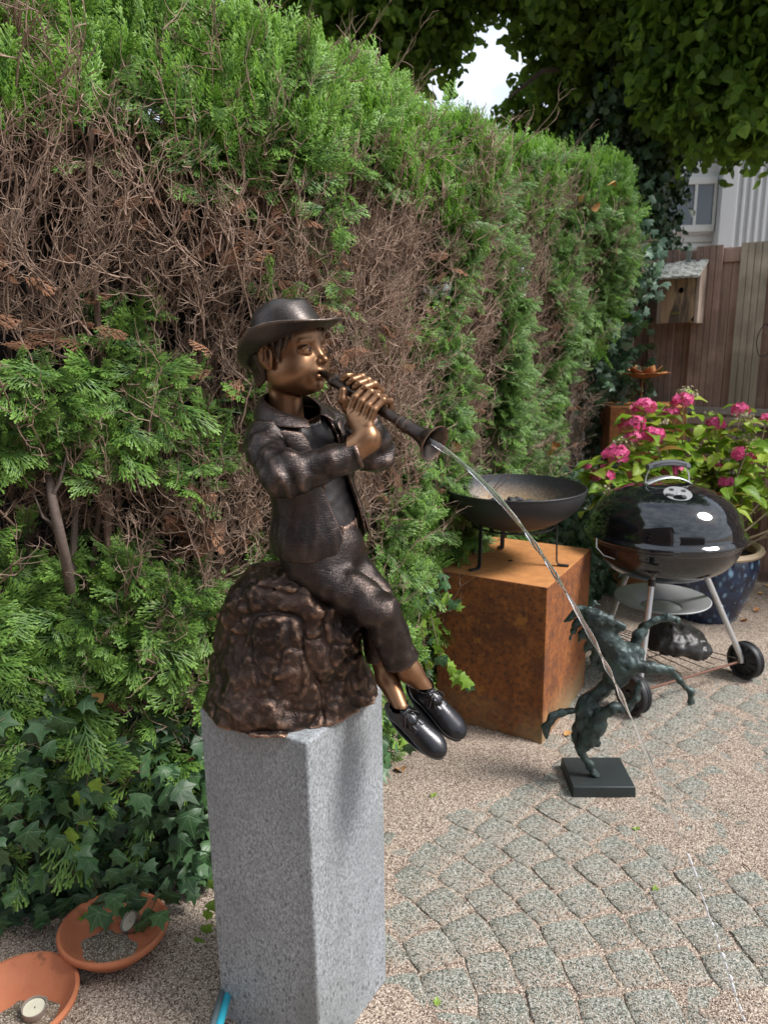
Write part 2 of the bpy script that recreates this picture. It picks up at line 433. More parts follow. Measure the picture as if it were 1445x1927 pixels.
for q, (dd, x, y, a) in enumerate(setts[:330]):
    o = bpy.data.objects.new('paver', SETT[q * 7 % 6]); COL.objects.link(o); o.parent = patio
    o.location = (x, y, 0.0002 + rng.uniform(-0.0018, 0.0020)); o.rotation_euler = (rng.uniform(-.012, .012), rng.uniform(-.012, .012), a + rng.uniform(-0.07, 0.07))
rest = MB()
for q, (dd, x, y, a) in enumerate(setts[330:]):
    c, s_ = math.cos(a), math.sin(a); h = 0.046
    rest.add([(x + (u * c - v * s_) * h * k, y + (u * s_ + v * c) * h * k, z) for k, z in ((1, -.02), (1, -.001), (.93, .0018)) for u, v in ((-1, -1), (1, -1), (1, 1), (-1, 1))],
             [(0, 1, 5, 4), (1, 2, 6, 5), (2, 3, 7, 6), (3, 0, 4, 7), (4, 5, 9, 8), (5, 6, 10, 9), (6, 7, 11, 10), (7, 4, 8, 11), (8, 9, 10, 11)])
if rest.n:
    o = rest.build('far_pavers', M['sett'], patio); tag(o, kind='stuff')

# loose grit on the near ground
def stone_mesh(seed):
    r_ = np.random.default_rng(seed); ph = (1 + 5 ** .5) / 2
    v = np.array([(-1, ph, 0), (1, ph, 0), (-1, -ph, 0), (1, -ph, 0), (0, -1, ph), (0, 1, ph), (0, -1, -ph), (0, 1, -ph), (ph, 0, -1), (ph, 0, 1), (-ph, 0, -1), (-ph, 0, 1)]) / 1.9
    v = v * (1 + r_.uniform(-0.25, 0.25, (12, 1))) * np.array([1, 0.8, 0.6])
    f = [(0, 11, 5), (0, 5, 1), (0, 1, 7), (0, 7, 10), (0, 10, 11), (1, 5, 9), (5, 11, 4), (11, 10, 2), (10, 7, 6), (7, 1, 8), (3, 9, 4), (3, 4, 2), (3, 2, 6), (3, 6, 8), (3, 8, 9), (4, 9, 5), (2, 4, 11), (6, 2, 10), (8, 6, 7), (9, 8, 1)]
    b = MB(); b.add(v, f); return b
g = G('grit stones'); t_ = g.attr('tint', 'INSTANCER')
g.set(g.ramp(t_, (0.0, (0.16, 0.13, 0.11)), (0.3, (0.40, 0.28, 0.20)), (0.6, (0.55, 0.43, 0.32)), (0.85, (0.62, 0.56, 0.47)), (1.0, (0.78, 0.74, 0.66))), 0.75); M['grit'] = g.m
GR = [stone_mesh(k).mesh('grit', M['grit'], False) for k in range(4)]
n = 70000
yy = 0.85 + 3.2 * rng.random(n) ** 1.8; xx = rng.uniform(-0.62, 0.62, n) * (0.974 * yy + 0.315)
keep = ~((np.abs(xx + 0.18) < 0.11) & (np.abs(yy - 1.29) < 0.11)); xx, yy = xx[keep], yy[keep]
zz = np.maximum(sand_z(xx, yy), np.where(rng.random(len(xx)) < 0.5, 0.002, -1)); n = len(xx)
q = rng.normal(size=(n, 3)); q2 = rng.normal(size=(n, 3))
gs = scatter('loose_grit', np.stack([xx, yy, zz + 0.0004], 1), frames(q, q2), rng.uniform(0.0009, 0.0024, n), GR, rng.integers(0, 4, n), rng.random(n), patio)

# ================================================================ HEDGE
def mat_leafy(name, lo, hi, tipc, trans=0.3, rough=0.5, inst=True):
    g = G(name); t_ = g.attr('tint', 'INSTANCER' if inst else 'OBJECT'); tone = g.attr('tone')
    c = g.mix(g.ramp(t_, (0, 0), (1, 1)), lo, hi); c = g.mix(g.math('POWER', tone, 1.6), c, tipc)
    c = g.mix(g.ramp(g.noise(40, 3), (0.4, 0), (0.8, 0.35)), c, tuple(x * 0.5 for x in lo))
    g.set(c, rough, spec=0.35); g.translucent(c, trans); return g.m
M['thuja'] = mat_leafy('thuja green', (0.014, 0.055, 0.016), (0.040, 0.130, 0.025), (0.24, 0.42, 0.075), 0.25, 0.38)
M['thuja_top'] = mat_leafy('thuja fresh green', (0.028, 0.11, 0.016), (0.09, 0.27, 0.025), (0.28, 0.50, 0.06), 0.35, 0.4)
M['thuja_blue'] = mat_leafy('thuja far green', (0.024, 0.08, 0.028), (0.075, 0.19, 0.055), (0.27, 0.43, 0.13), 0.3, 0.4)  # lighter, less saturated green of the far foliage
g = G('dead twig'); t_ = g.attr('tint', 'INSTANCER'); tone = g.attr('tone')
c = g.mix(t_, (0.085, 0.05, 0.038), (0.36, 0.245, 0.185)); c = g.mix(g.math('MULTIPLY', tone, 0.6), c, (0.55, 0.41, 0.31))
c = g.mix(g.ramp(g.noise(60, 4), (0.4, 0), (0.75, 0.6)), c, (0.11, 0.065, 0.045)); g.set(c, 0.8, spec=0.2); M['twig'] = g.m
g = G('hedge stem bark'); n_ = g.noise(1, 5, 0.6, (90, 90, 14)); c = g.mix(g.ramp(n_, (0.3, 0), (0.7, 1)), (0.085, 0.05, 0.036), (0.27, 0.185, 0.14))
g.set(c, 0.85, nrm=g.bump(n_, 0.6, 0.002)); M['stem'] = g.m
g = G('hedge gap shade'); n_ = g.noise(30, 6, 0.7); g.set(g.ramp(n_, (0.35, (0.006, 0.005, 0.004)), (0.7, (0.03, 0.02, 0.014))), 0.95, nrm=g.bump(n_, 1, 0.02)); M['inner'] = g.m  # near-black: shade between the twigs put into the colour

def ribbon(b, p0, p1, p2, w0, w1, up, t0, t1, seg=2):
    """flattened scaly strand through three points: two-sided strip with a raised keel"""
    ts = np.linspace(0, 1, seg + 1); P = [(1 - t) ** 2 * p0 + 2 * t * (1 - t) * p1 + t * t * p2 for t in ts]
    d = unit(p2 - p0); s_ = unit(np.cross(d, up)); v = []; a = []
    for t, p in zip(ts, P):
        w = w0 + (w1 - w0) * t; v += [p - s_ * w, p + up * w * 0.45, p + s_ * w]; a += [t0 + (t1 - t0) * t] * 3
    f = []
    for i in range(seg): k = 3 * i; f += [(k, k + 1, k + 4, k + 3), (k + 1, k + 2, k + 5, k + 4)]
    b.add(v, f, a)
def spray(seed, ln=0.13, droop=0.3, dens=1.0, wd=0.0013, spread=0.9):
    r_ = np.random.default_rng(seed); b = MB(); bend = r_.uniform(-0.25, 0.25); dr = droop * r_.uniform(0.6, 1.4)
    def axis(t): return np.array([bend * ln * t * t, ln * t, -dr * ln * t * t])
    up = np.array([0, 0, 1.0]); ns = int(9 * dens)
    ribbon(b, axis(0), axis(0.5) * 1.0, axis(1.0), wd * 1.2, wd * 0.8, up, 0.0, 0.9, 3)
    for i in range(1, ns + 1):
        t = i / (ns + 1) * 0.97 + r_.uniform(-.02, .02); p = axis(t); d = unit(axis(t + .02) - axis(t))
        for sd_ in (-1, 1):
            if r_.random() < 0.08: continue
            an = sd_ * r_.uniform(0.55, 0.85); L_ = ln * (0.52 * math.sin(math.pi * min(1, 0.25 + 0.75 * t)) + 0.10) * r_.uniform(0.7, 1.15) * spread
            dd = np.array([d[0] * math.cos(an) + d[1] * math.sin(an), -d[0] * math.sin(an) + d[1] * math.cos(an), d[2] - r_.uniform(0.0, 0.5)])
            dd = unit(dd); q1 = p + dd * L_ * 0.55; q2 = p + unit(dd * 1.0 + d * 0.35 + np.array([0, 0, -0.25])) * L_
            ribbon(b, p, q1, q2, wd, wd * 1.15, up, 0.15 + 0.4 * t, 0.75 + .25 * t, 2)
            m = 2 if L_ > 0.022 else 1
            for j in range(1, m + 1):
                u_ = j / (m + 1); pp = (1 - u_) ** 2 * p + 2 * u_ * (1 - u_) * q1 + u_ * u_ * q2
                for s2 in (-1, 1):
                    an2 = s2 * 0.7; e = unit(q2 - p); e2 = np.array([e[0] * math.cos(an2) + e[1] * math.sin(an2), -e[0] * math.sin(an2) + e[1] * math.cos(an2), e[2] - 0.15])
                    l2 = L_ * (0.38 * (1 - 0.40 * u_)) * r_.uniform(0.6, 1.2)
                    ribbon(b, pp, pp + e2 * l2 * .5, pp + unit(e2 + 0.25 * e) * l2, wd * 1.15, wd * 1.3, up, 0.25 + .35 * t, 1.0, 1)
    return b
SPR = [spray(100 + k, 0.085 + .012 * (k % 4), 0.25 + .15 * (k % 3), 0.55 + .12 * (k % 4), 0.0013, .7 + .1 * (k % 4)).mesh('spray', M['thuja']) for k in range(12)]
SPRT = [spray(200 + k, 0.125, 0.10, 1.1, 0.0011, 0.55).mesh('shoot', M['thuja_top']) for k in range(6)]
g = G('dead spray'); t_ = g.attr('tint', 'INSTANCER'); g.set(g.mix(t_, (0.13, 0.06, 0.035), (0.36, 0.19, 0.11)), .8, spec=.2); M['dead'] = g.m
SPRD = [spray(600 + k, 0.09, 0.6, 0.8, 0.0011, .8).mesh('dead_spray', M['dead']) for k in range(5)]
SPRB = [spray(300 + k, 0.12, 0.35, 1.0, 0.0011, 0.75).mesh('spray', M['thuja_blue']) for k in range(6)]
def twigs(seed, ln=0.17, nb=5):
    r_ = np.random.default_rng(seed); b = MB()
    def grow(p, d, L_, rad, depth):
        k = 5 if depth == 0 else 4; pts = [p]
        for i in range(k):
            d = unit(d + r_.normal(0, 0.17 if depth < 2 else 0.24, 3) + np.array([0, 0.12, 0.0])); p = p + d * L_ / k; pts.append(p)
        b.tube(pts, np.linspace(rad, rad * 0.30, k + 1), 3, False, np.linspace(0.1 + .25 * depth, 0.5 + .25 * depth, k + 1))
        if depth < 2:
            for i in range(nb if depth == 0 else 3):
                t = r_.integers(1, k + 1); grow(pts[t], unit(d + r_.normal(0, 0.62, 3)), L_ * r_.uniform(0.3, 0.6), rad * 0.66, depth + 1)
    grow(np.zeros(3), np.array([0, 1.0, 0]), ln * r_.uniform(.8, 1.25), 0.0027, 0); return b
TW = [twigs(400 + k, 0.17, 3 + k % 4).mesh('twig', M['twig']) for k in range(12)]

HB_ = 0
HB = np.array([(-2.6, 1.12), (-1.7, 1.28), (-1.05, 1.56), (-0.62, 1.80), (-0.25, 2.02), (-0.03, 2.40), (0.36, 3.18), (1.00, 4.16)])   # foot of the hedge face
HL = np.concatenate([[0], np.cumsum(np.linalg.norm(np.diff(HB, axis=0), axis=1))]); HLEN = HL[-1]
def hb(s):
    s = np.asarray(s); x = np.interp(s, HL, HB[:, 0]); y = np.interp(s, HL, HB[:, 1])
    e = 0.25; dx = np.interp(s + e, HL, HB[:, 0]) - np.interp(s - e, HL, HB[:, 0]); dy = np.interp(s + e, HL, HB[:, 1]) - np.interp(s - e, HL, HB[:, 1])
    l_ = np.hypot(dx, dy) + 1e-9; return x, y, dy / l_, -dx / l_          # point and outward normal
def htop(s): return np.interp(s, [0, 1.6, 2.3, 3.0, HLEN], [2.10, 2.09, 2.04, 2.02, 2.16]) + .02 * np.sin(np.asarray(s) * 9.0) + .015 * np.sin(np.asarray(s) * 23.0)
def hface(s, z, depth):
    """point on the hedge face; depth > 0 goes inside"""
    x, y, nx_, ny_ = hb(s); P = np.stack([s * 1.0, z * 1.0, 0 * s], -1)
    zt = z / htop(s)
    out_ = 0.02 + 0.10 * np.sin(np.clip(zt, 0, 1) * 2.4) + 0.045 * vnoise(P * 2.2, 21) + 0.045 * vnoise(P * np.array([7, 3.5, 1]), 22) + 0.02 * vnoise(P * 12, 23) - 0.22 * np.clip(zt - 0.9, 0, 1) * 3
    out_ = out_ + 0.16 * np.clip((s - HLEN + 0.9) / 0.9, 0, 1) * np.clip((z - 1.15) / 0.6, 0, 1)
    o = out_ - depth
    return np.stack([x + nx_ * o, y + ny_ * o, z], -1), np.stack([nx_, ny_, 0 * s], -1)
_gs, _gz = np.meshgrid(np.linspace(0, HLEN, 220), np.linspace(0, 2.3, 120), indexing='ij'); _gp = hface(_gs, _gz, 0 * _gs)[0]; _v = _gp - CAM; _f = _v @ Fn
_gx, _gy = 722.5 + FPX * (_v @ Rn) / _f, 963.5 - FPX * (_v @ Un) / _f
def hedge_sz(px, py):
    k = np.argmin((_gx - px) ** 2 + (_gy - py) ** 2); return _gs.ravel()[k], _gz.ravel()[k], float(_f.ravel()[k])
# bare and leafy patches surveyed on the hedge face: place, half width and half height in photo pixels, strength
_PATCH = [(230, 250, 150, 90, .1), (60, 350, 90, 170, -.75), (250, 440, 170, 110, -.9), (420, 170, 120, 60, .4), (110, 180, 90, 80, -.9), (520, 400, 70, 130, -.55), (600, 460, 42, 130, .95), (700, 480, 70, 170, -.6),
          (800, 420, 60, 90, -.7), (350, 580, 110, 50, .45), (60, 640, 90, 80, -.8), (300, 730, 190, 75, .6), (70, 840, 110, 70, .7), (430, 860, 60, 130, -.35), (280, 900, 120, 70, .35), (70, 950, 120, 55, -.8), (190, 1010, 90, 50, -.3), (420, 980, 60, 70, -.8), (300, 1060, 80, 50, .3),
          (180, 1150, 180, 70, .6), (740, 620, 70, 90, -.4), (790, 760, 80, 90, -.35), (730, 900, 60, 120, -.75), (840, 640, 40, 130, .3), (880, 830, 60, 70, -.45), (960, 650, 45, 160, .25), (750, 1080, 80, 70, .5), (930, 480, 90, 80, .2), (890, 360, 60, 40, -.3), (1000, 560, 25, 110, -.6), (820, 900, 50, 60, .1), (1060, 700, 60, 200, .6), (180, 560, 60, 40, -.2), (125, 990, 75, 85, -1.0), (250, 1000, 60, 40, -.4), (460, 950, 50, 130, -.5), (330, 240, 70, 60, .25), (180, 310, 60, 50, .35), (400, 330, 60, 60, .3), (60, 230, 90, 90, -.6), (230, 110, 60, 40, -.35), (480, 250, 60, 80, .5), (640, 360, 45, 70, .5), (870, 300, 60, 60, .4), (740, 560, 30, 120, .5), (560, 560, 50, 60, .4)]
_PATCH = [(*hedge_sz(px, py), wx, wy, a) for px, py, wx, wy, a in _PATCH]
def greenness(s, z):
    P = np.stack([s * 1.0, z * 0.40, 0 * s], -1); n_ = 0.45 * vnoise(P * 3.6, 31) + 0.6 * vnoise(P * 9.0, 32) + .45 * vnoise(P * 20, 33) + .55 * vnoise(np.stack([s * 8.5, z * 1.1, 0 * s], -1), 35)
    zt = z / htop(s)
    zt = np.where(s < 2.6, np.where(zt > .8, .8 + (zt - .8) * np.interp(s, [1.2, 2.6], [.55, 1.0]), zt), zt)
    base = np.interp(zt, [0, 0.30, 0.42, 0.52, 0.62, 0.80, 0.89, 1.0], [0.6, 0.5, 0.22, 0.10, 0.0, 0.02, 0.36, 1.1]) - .25 * np.clip((2.1 - s) / .4, 0, 1) * np.clip((zt - .6) / .1, 0, 1)
    for s0, z0, f0, wx, wy, a in _PATCH: base = base + (1.5 if a > 0 else 1.0) * a * np.exp(-((s - s0) / (wx * f0 / 1400 * 1.4)) ** 2 - ((z - z0) / (wy * f0 / 1400)) ** 2)
    return base + n_
hedge = empty('hedge', (0.0, 2.6, 0)); tag(hedge, 'tall clipped conifer hedge with green sprays over bare brown dead twigs', 'hedge')
def hp(o): o.parent = hedge; o.location = Vector(o.location) - hedge.location; return o
def sample(n, zlo, zhi, dlo, dhi, s0=0.0, s1=None):
    s = rng.uniform(s0, (s1 or HLEN + 0.06), n); z = zlo + (zhi - zlo) * rng.random(n) * 1.0; z = np.minimum(z, htop(s) + 0.02)
    dp = rng.uniform(dlo, dhi, n); P, N_ = hface(s, z, dp); return s, z, dp, P, N_
def seen(P, pad=90):
    v = P - CAM; f_ = v @ Fn; x = 722 + 1400 * (v @ Rn) / f_; y = 963 - 1400 * (v @ Un) / f_
    return (x > -pad) & (x < 1445 + pad) & (y > -pad) & (y < 1927 + pad)
ALONG = lambda s: np.stack([-hb(s)[3], hb(s)[2], 0 * s], -1)
def put(name, s, z, P, N_, var, scl, tint, upb, outb, jit=0.45, sidew=0.6):
    k = seen(P); s, z, P, N_, tint, scl = s[k], z[k], P[k], N_[k], tint[k], scl[k]; n = len(s)
    T = ALONG(s); side = rng.normal(0, sidew, n)[:, None]
    d = N_ * outb + np.array([0, 0, 1.0]) * upb + T * side + rng.normal(0, jit, (n, 3)) * 0.5
    nn = N_ * rng.uniform(0.6, 1.3, n)[:, None] + np.array([0, 0, 0.8]) * rng.uniform(0.2, 1.3, n)[:, None] + T * rng.normal(0, 0.45, n)[:, None]
    return hp(scatter(name, P, frames(d, nn), scl, var, rng.integers(0, len(var), n), tint))
# green sprays
s, z, dp, P, N_ = sample(52000, 0.10, 2.05, -0.03, 0.09); g_ = greenness(s, z); k = g_ > rng.normal(0.32, 0.16, len(s)); k &= z < htop(s) - 0.02
k &= (rng.random(len(s)) < np.where(s < 2.5, np.interp(z - np.interp(s, [1, 1.8, 2.3], [.2, .1, 0]), [0, .35, .6], [0.06, .4, 1]), 1)) & ~((s > HLEN - .30) & (z < 1.35 + .2 * rng.random(len(s))))
s, z, P, N_ = s[k], z[k], P[k], N_[k]
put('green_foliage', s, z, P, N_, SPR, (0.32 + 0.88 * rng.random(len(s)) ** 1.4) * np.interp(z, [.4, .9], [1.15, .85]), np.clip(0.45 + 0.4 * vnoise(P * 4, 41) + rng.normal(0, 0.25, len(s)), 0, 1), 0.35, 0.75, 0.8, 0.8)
s, z, dp, P, N_ = sample(20000, 0.15, 2.2, -0.02, 0.10, 3.2); k = (greenness(s, z) > rng.normal(0.25, 0.2, len(s))) & (rng.random(len(s)) < np.clip((s - 3.2) / 0.9, 0, 1)) & ~((s > HLEN - .28) & (z < 1.35 + .2 * rng.random(len(s))))
s, z, P, N_ = s[k], z[k], P[k], N_[k]
put('far_foliage', s, z, P, N_, SPRB, rng.uniform(0.6, 1.1, len(s)), np.clip(0.5 + rng.normal(0, 0.25, len(s)), 0, 1), 0.45, 0.7)  # lighter sprays towards the far end
# fresh shoots along the top, plus the flat top
n = 26000; s = rng.uniform(0, HLEN + 0.12, n); back = rng.uniform(-0.04, 0.55, n) ** 1.0; z = htop(s) - (0.20 + .12 * vnoise(np.stack([s * 6, 0 * s, 0 * s], -1), 57)) * rng.random(n) ** 2.0
on = rng.random(n) < 0.35; z = np.where(on, htop(s) + 0.05 * vnoise(np.stack([s * 4, back * 4, 0 * s], -1), 51), z); dpp = np.where(on, back, rng.uniform(-0.03, 0.08, n))
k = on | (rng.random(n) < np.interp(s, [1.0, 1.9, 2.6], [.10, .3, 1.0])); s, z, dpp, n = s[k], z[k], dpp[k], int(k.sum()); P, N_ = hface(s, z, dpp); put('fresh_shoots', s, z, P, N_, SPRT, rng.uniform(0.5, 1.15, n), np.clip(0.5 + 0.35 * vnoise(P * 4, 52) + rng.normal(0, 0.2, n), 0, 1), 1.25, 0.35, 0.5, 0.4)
# tufts swelling out of the far end
n = 3600; s = HLEN + rng.uniform(-.15, .05, n); z = rng.uniform(1.25, 2.2, n); P, N_ = hface(s, z, rng.uniform(-.05, .40, n)); T_ = ALONG(s); P = P + T_ * (.02 + .24 * np.clip((z - 1.2) / .5, 0, 1) * np.clip(1 + .6 * vnoise(P * 4, 71), 0, 2))[:, None] * rng.uniform(.2, 1.0, n)[:, None]
d_ = T_ * rng.uniform(.3, 1.2, n)[:, None] + np.array([0, 0, 1.0]) * rng.uniform(.3, 1.2, n)[:, None] + rng.normal(0, .3, (n, 3)); hp(scatter('end_tufts', P, frames(d_, N_ + rng.normal(0, .4, (n, 3))), rng.uniform(.6, 1.3, n), SPRT, rng.integers(0, 6, n), rng.random(n)))
# leggy shoots sticking up out of the top
n = 420; s = rng.uniform(0.5, HLEN + .1, n); z = htop(s) + rng.uniform(0.0, 0.08, n); P, N_ = hface(s, z, rng.uniform(0, 0.35, n))
put('leggy_shoots', s, z, P, N_, SPRT, rng.uniform(1.0, 1.6, n), rng.random(n), 2.2, 0.1, 0.4, 0.25)
# dead twigs, everywhere behind, dense where bare
s, z, dp, P, N_ = sample(17000, 0.05, 2.0, -0.02, 0.20); g_ = greenness(s, z); k = (g_ < rng.normal(0.30, 0.25, len(s))) | (rng.random(len(s)) < 0.18)
s, z, P, N_, dp = s[k], z[k], P[k], N_[k], dp[k]
put('dead_twigs', s, z, P, N_, TW, rng.uniform(0.5, 1.25, len(s)), np.clip(0.66 - 2.6 * dp + 0.25 * vnoise(P * 3, 61) + rng.normal(0, 0.2, len(s)), 0, 1), 1.15, 0.42, 0.5, 0.42)  # tint darkens with depth: shade among the twigs put into the colour
s, z, dp, P, N_ = sample(7000, 0.1, 2.0, -0.01, 0.12); g_ = greenness(s, z); k = (g_ < rng.normal(0.35, 0.2, len(s))) & (vnoise(P * 6, 66) > .05)
s, z, P, N_ = s[k], z[k], P[k], N_[k]
put('dead_foliage', s, z, P, N_, SPRD, rng.uniform(0.4, 0.9, len(s)), rng.random(len(s)), 0.2, 0.6, 0.9, 0.8)
# inner stems one can pick out
def stem(s0, z0, z1, dep, rad, seed, lean=0.0):
    r_ = np.random.default_rng(seed); k = 12; zz = np.linspace(z0, z1, k); ss = s0 + lean * (zz - z0) + np.cumsum(r_.normal(0, 0.009, k))
    P, _ = hface(ss, zz, dep + np.cumsum(r_.normal(0, 0.008, k))); b = MB(); b.tube(P, np.linspace(rad, rad * 0.6, k) * (1 + r_.uniform(-.08, .08, k)), 8, True); return b
for k in range(120):
    s0 = 0.3 + k * 0.041 + rng.uniform(-0.04, 0.04)
    hp(stem(s0, rng.choice([0.0, .3, .6, .9]), rng.uniform(1.6, 1.95), rng.uniform(0.03, 0.22), rng.uniform(0.003, 0.010), 500 + k, rng.uniform(-0.16, 0.16)).build('stem', M['stem']))
# the crooked grey branch low on the left
bp = [at(146, 1190, 1.74), at(134, 1120, 1.66), at(124, 1050, 1.60), at(110, 990, 1.585), at(98, 935, 1.59), at(92, 880, 1.66), at(104, 810, 1.74)]
g = G('smooth grey bark'); n_ = g.noise(1, 5, 0.6, (50, 50, 160)); g.set(g.mix(n_, (0.06, 0.04, 0.032), (0.19, 0.145, 0.12)), 0.75, nrm=g.bump(n_, 0.5, 0.001)); M['bark2'] = g.m
b = MB(); b.tube(bp, [0.012, 0.0115, 0.011, 0.0112, 0.0098, 0.008, 0.004], 10); b.tube([bp[4], bp[4] + np.array([.02, .0, .03]), bp[4] + np.array([.035, .02, .09])], [.005, .004, .002], 6); b.tube([bp[3], bp[3] + np.array([-.03, .0, .02]), bp[3] + np.array([-.06, .03, .07])], [.004, .003, .0015], 6); hp(b.build('branch', M['bark2']))
b = MB(); b.tube([at(136, 1110, 1.66), at(140, 1010, 1.68), at(144, 950, 1.68), at(143, 890, 1.70)], [0.008, 0.008, 0.007, 0.005], 8); hp(b.build('branch', M['bark2']))
# near-black backing added to close gaps, hedge shade put into its colour
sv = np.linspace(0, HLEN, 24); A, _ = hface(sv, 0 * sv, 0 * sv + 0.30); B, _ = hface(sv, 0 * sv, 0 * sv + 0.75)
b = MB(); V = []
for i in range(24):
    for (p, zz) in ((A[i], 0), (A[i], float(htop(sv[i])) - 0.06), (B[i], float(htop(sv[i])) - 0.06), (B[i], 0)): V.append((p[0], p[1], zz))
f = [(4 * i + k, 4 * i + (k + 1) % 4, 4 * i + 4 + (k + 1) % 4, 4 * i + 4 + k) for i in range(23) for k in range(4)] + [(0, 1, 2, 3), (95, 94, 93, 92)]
b.add(V, f); hp(b.build('dark_backing', M['inner'], smooth=False))

# fallen linden leaves caught in the hedge
g = G('dry orange leaf'); g.set(g.mix(g.rnd(), (0.42, 0.16, 0.04), (0.50, 0.32, 0.12)), 0.6); M['dry'] = g.m
def dry_leaf(seed):
    r_ = np.random.default_rng(seed); b = MB(); cu = r_.uniform(0.5, 1.4); V = []
    for i in range(5):
        t = i / 4; wv = 0.45 * math.sin(math.pi * min(.97, t * 0.9 + .08)) ** .8
        V += [(-wv, t, cu * wv * .8), (0, t, -.1 * math.sin(t * 3)), (wv, t, cu * wv * .6)]
    b.add(np.array(V), [(3 * i + k, 3 * i + k + 1, 3 * i + k + 4, 3 * i + k + 3) for i in range(4) for k in (0, 1)]); return b.mesh('dry_leaf', M['dry'])
DL = [dry_leaf(k) for k in range(4)]
for i, (px, py, Yd, lbl, sz) in enumerate((
        (358, 182, 2.0, 'small orange dry leaf high in the hedge at its top left', .028), (205, 650, 1.72, 'small tan dry leaf on the hedge left of the bronze boy', .026),
        (180, 1315, 1.62, 'pale tan dead leaf on the ivy left of the grey plinth', .036), (1030, 850, 3.15, 'curled yellow leaf caught in the hedge above the black fire bowl', .052),
        (1048, 842, 3.16, 'second curled yellow leaf, right of the other above the fire bowl', .045), (1087, 372, 3.55, 'pale dry leaf on the hedge top below the tree', .05),
        (1112, 392, 3.6, 'orange dry leaf lowest of those near the hedge top by the tree', .05), (865, 848, 2.62, 'curled orange leaf hanging beside the trumpet bell', .04),
        (1147, 345, 3.6, 'upright orange leaf near the far end of the hedge top', .05))):
    o = bpy.data.objects.new('dry_leaf', DL[i % 4]); COL.objects.link(o); o.location = at(px, py, Yd); o.scale = (sz,) * 3
    o.rotation_euler = (rng.uniform(1.6, 3.2), rng.uniform(-1, 1), rng.uniform(-2, 2)); tag(o, lbl, 'leaf', 'dry leaves caught in the hedge')
# cobwebs caught on the sprays
g = G('cobweb'); g.set((0.75, 0.78, 0.8), 0.6, **{'Alpha': g.math('MULTIPLY', g.ramp(g.noise(60, 8, 0.7, (1, 1, 1)), (0.45, 0), (0.8, 1)), 0.45)}); M['web'] = g.m
for i, (px, py, Yd, sz, lbl) in enumerate(((290, 215, 1.98, .05, 'wispy white cobweb on the hedge near its top left'), (420, 275, 2.05, .04, 'thin cobweb over brown twigs in the upper hedge'), (820, 548, 2.6, .05, 'pale cobweb patch on the hedge right of the hat'), (30, 45, 1.9, .06, 'cobweb in the top left corner of the hedge'))):
    b = MB(); nn_ = 9; V = []
    for a in range(nn_):
        for c in range(nn_):
            u, v = a / 4 - 1, c / 4 - 1; V.append((u * sz, 0.25 * sz * (u * u + v * v) + 0.1 * sz * math.sin(5 * u + i), v * sz * 0.45 + 0.2 * sz * u))
    b.add(V, [(a * nn_ + c, a * nn_ + c + 1, (a + 1) * nn_ + c + 1, (a + 1) * nn_ + c) for a in range(nn_ - 1) for c in range(nn_ - 1)])
    o = b.build('cobweb', M['web']); o.location = at(px, py, Yd - 0.1); tag(o, lbl, 'cobweb', 'cobwebs on the hedge')
# ================================================================ FENCE AT THE BACK
F0 = np.array([1.30, 4.78, 0.0]); FD = unit([0.83, -0.58, 0]); FNRM = np.array([-FD[1] * -1 * -1, 0, 0]); FNRM = np.array([FD[1], -FD[0], 0])   # towards the patio
FANG = math.atan2(FD[1], FD[0]); MF = rotz(FANG)
M['wood_red'] = wood('red brown stained wood', (0.20, 0.120, 0.090), (0.35, 0.235, 0.185))
M['wood_grey'] = wood('weathered grey brown wood', (0.23, 0.165, 0.128), (0.40, 0.31, 0.25))
M['wood_moss'] = wood('greenish weathered wood', (0.20, 0.165, 0.12), (0.36, 0.30, 0.235))
M['wood_dark'] = wood('dark brown wood', (0.15, 0.092, 0.070), (0.26, 0.170, 0.130))
M['wood_pale'] = wood('pale grey wood', (0.24, 0.21, 0.18), (0.42, 0.37, 0.31))
M['steel'] = plain('galvanised steel', (0.42, 0.43, 0.44), 0.35, 0.9, 0.15, 30, 0.2)
M['screw'] = plain('screw metal', (0.25, 0.24, 0.23), 0.4, 0.9)
fence = empty('fence', F0); tag(fence, 'brown board fence with alternating grooved boards behind the pink hydrangea', 'fence')
def fp(u, off, z): return F0 + FD * u + FNRM * off + np.array([0, 0, z])
def fence_board(u, wd, off, z0, z1, mat_, name='board', grooves=3):
    b = MB(); th = 0.018; n = grooves + 1; gw = 0.005; prof = []
    for k in range(n):
        a = -wd / 2 + wd * k / n; c = -wd / 2 + wd * (k + 1) / n
        prof += [(a + (gw / 2 if k else 0), th), (c - (gw / 2 if k < n - 1 else 0), th)]
        if k < n - 1: prof += [(c, th - 0.006)]
    prof = [(-wd / 2, 0)] + prof + [(wd / 2, 0)]
    m = len(prof); V = [fp(u, off, 0) + FD * x + FNRM * y + np.array([0, 0, z]) for z in (z0, z1) for x, y in prof]
    V = np.array(V) - F0
    b.add(V, [(i, (i + 1) % m, m + (i + 1) % m, m + i) for i in range(m)] + [tuple(range(m))[::-1], tuple(range(m, 2 * m))])
    return b.build(name, mat_, fence, smooth=False)
fm = ['wood_grey', 'wood_grey', 'wood_dark', 'wood_red', 'wood_moss', 'wood_red', 'wood_grey', 'wood_moss', 'wood_grey', 'wood_red', 'wood_grey', 'wood_red']
u = -0.02; k = 0
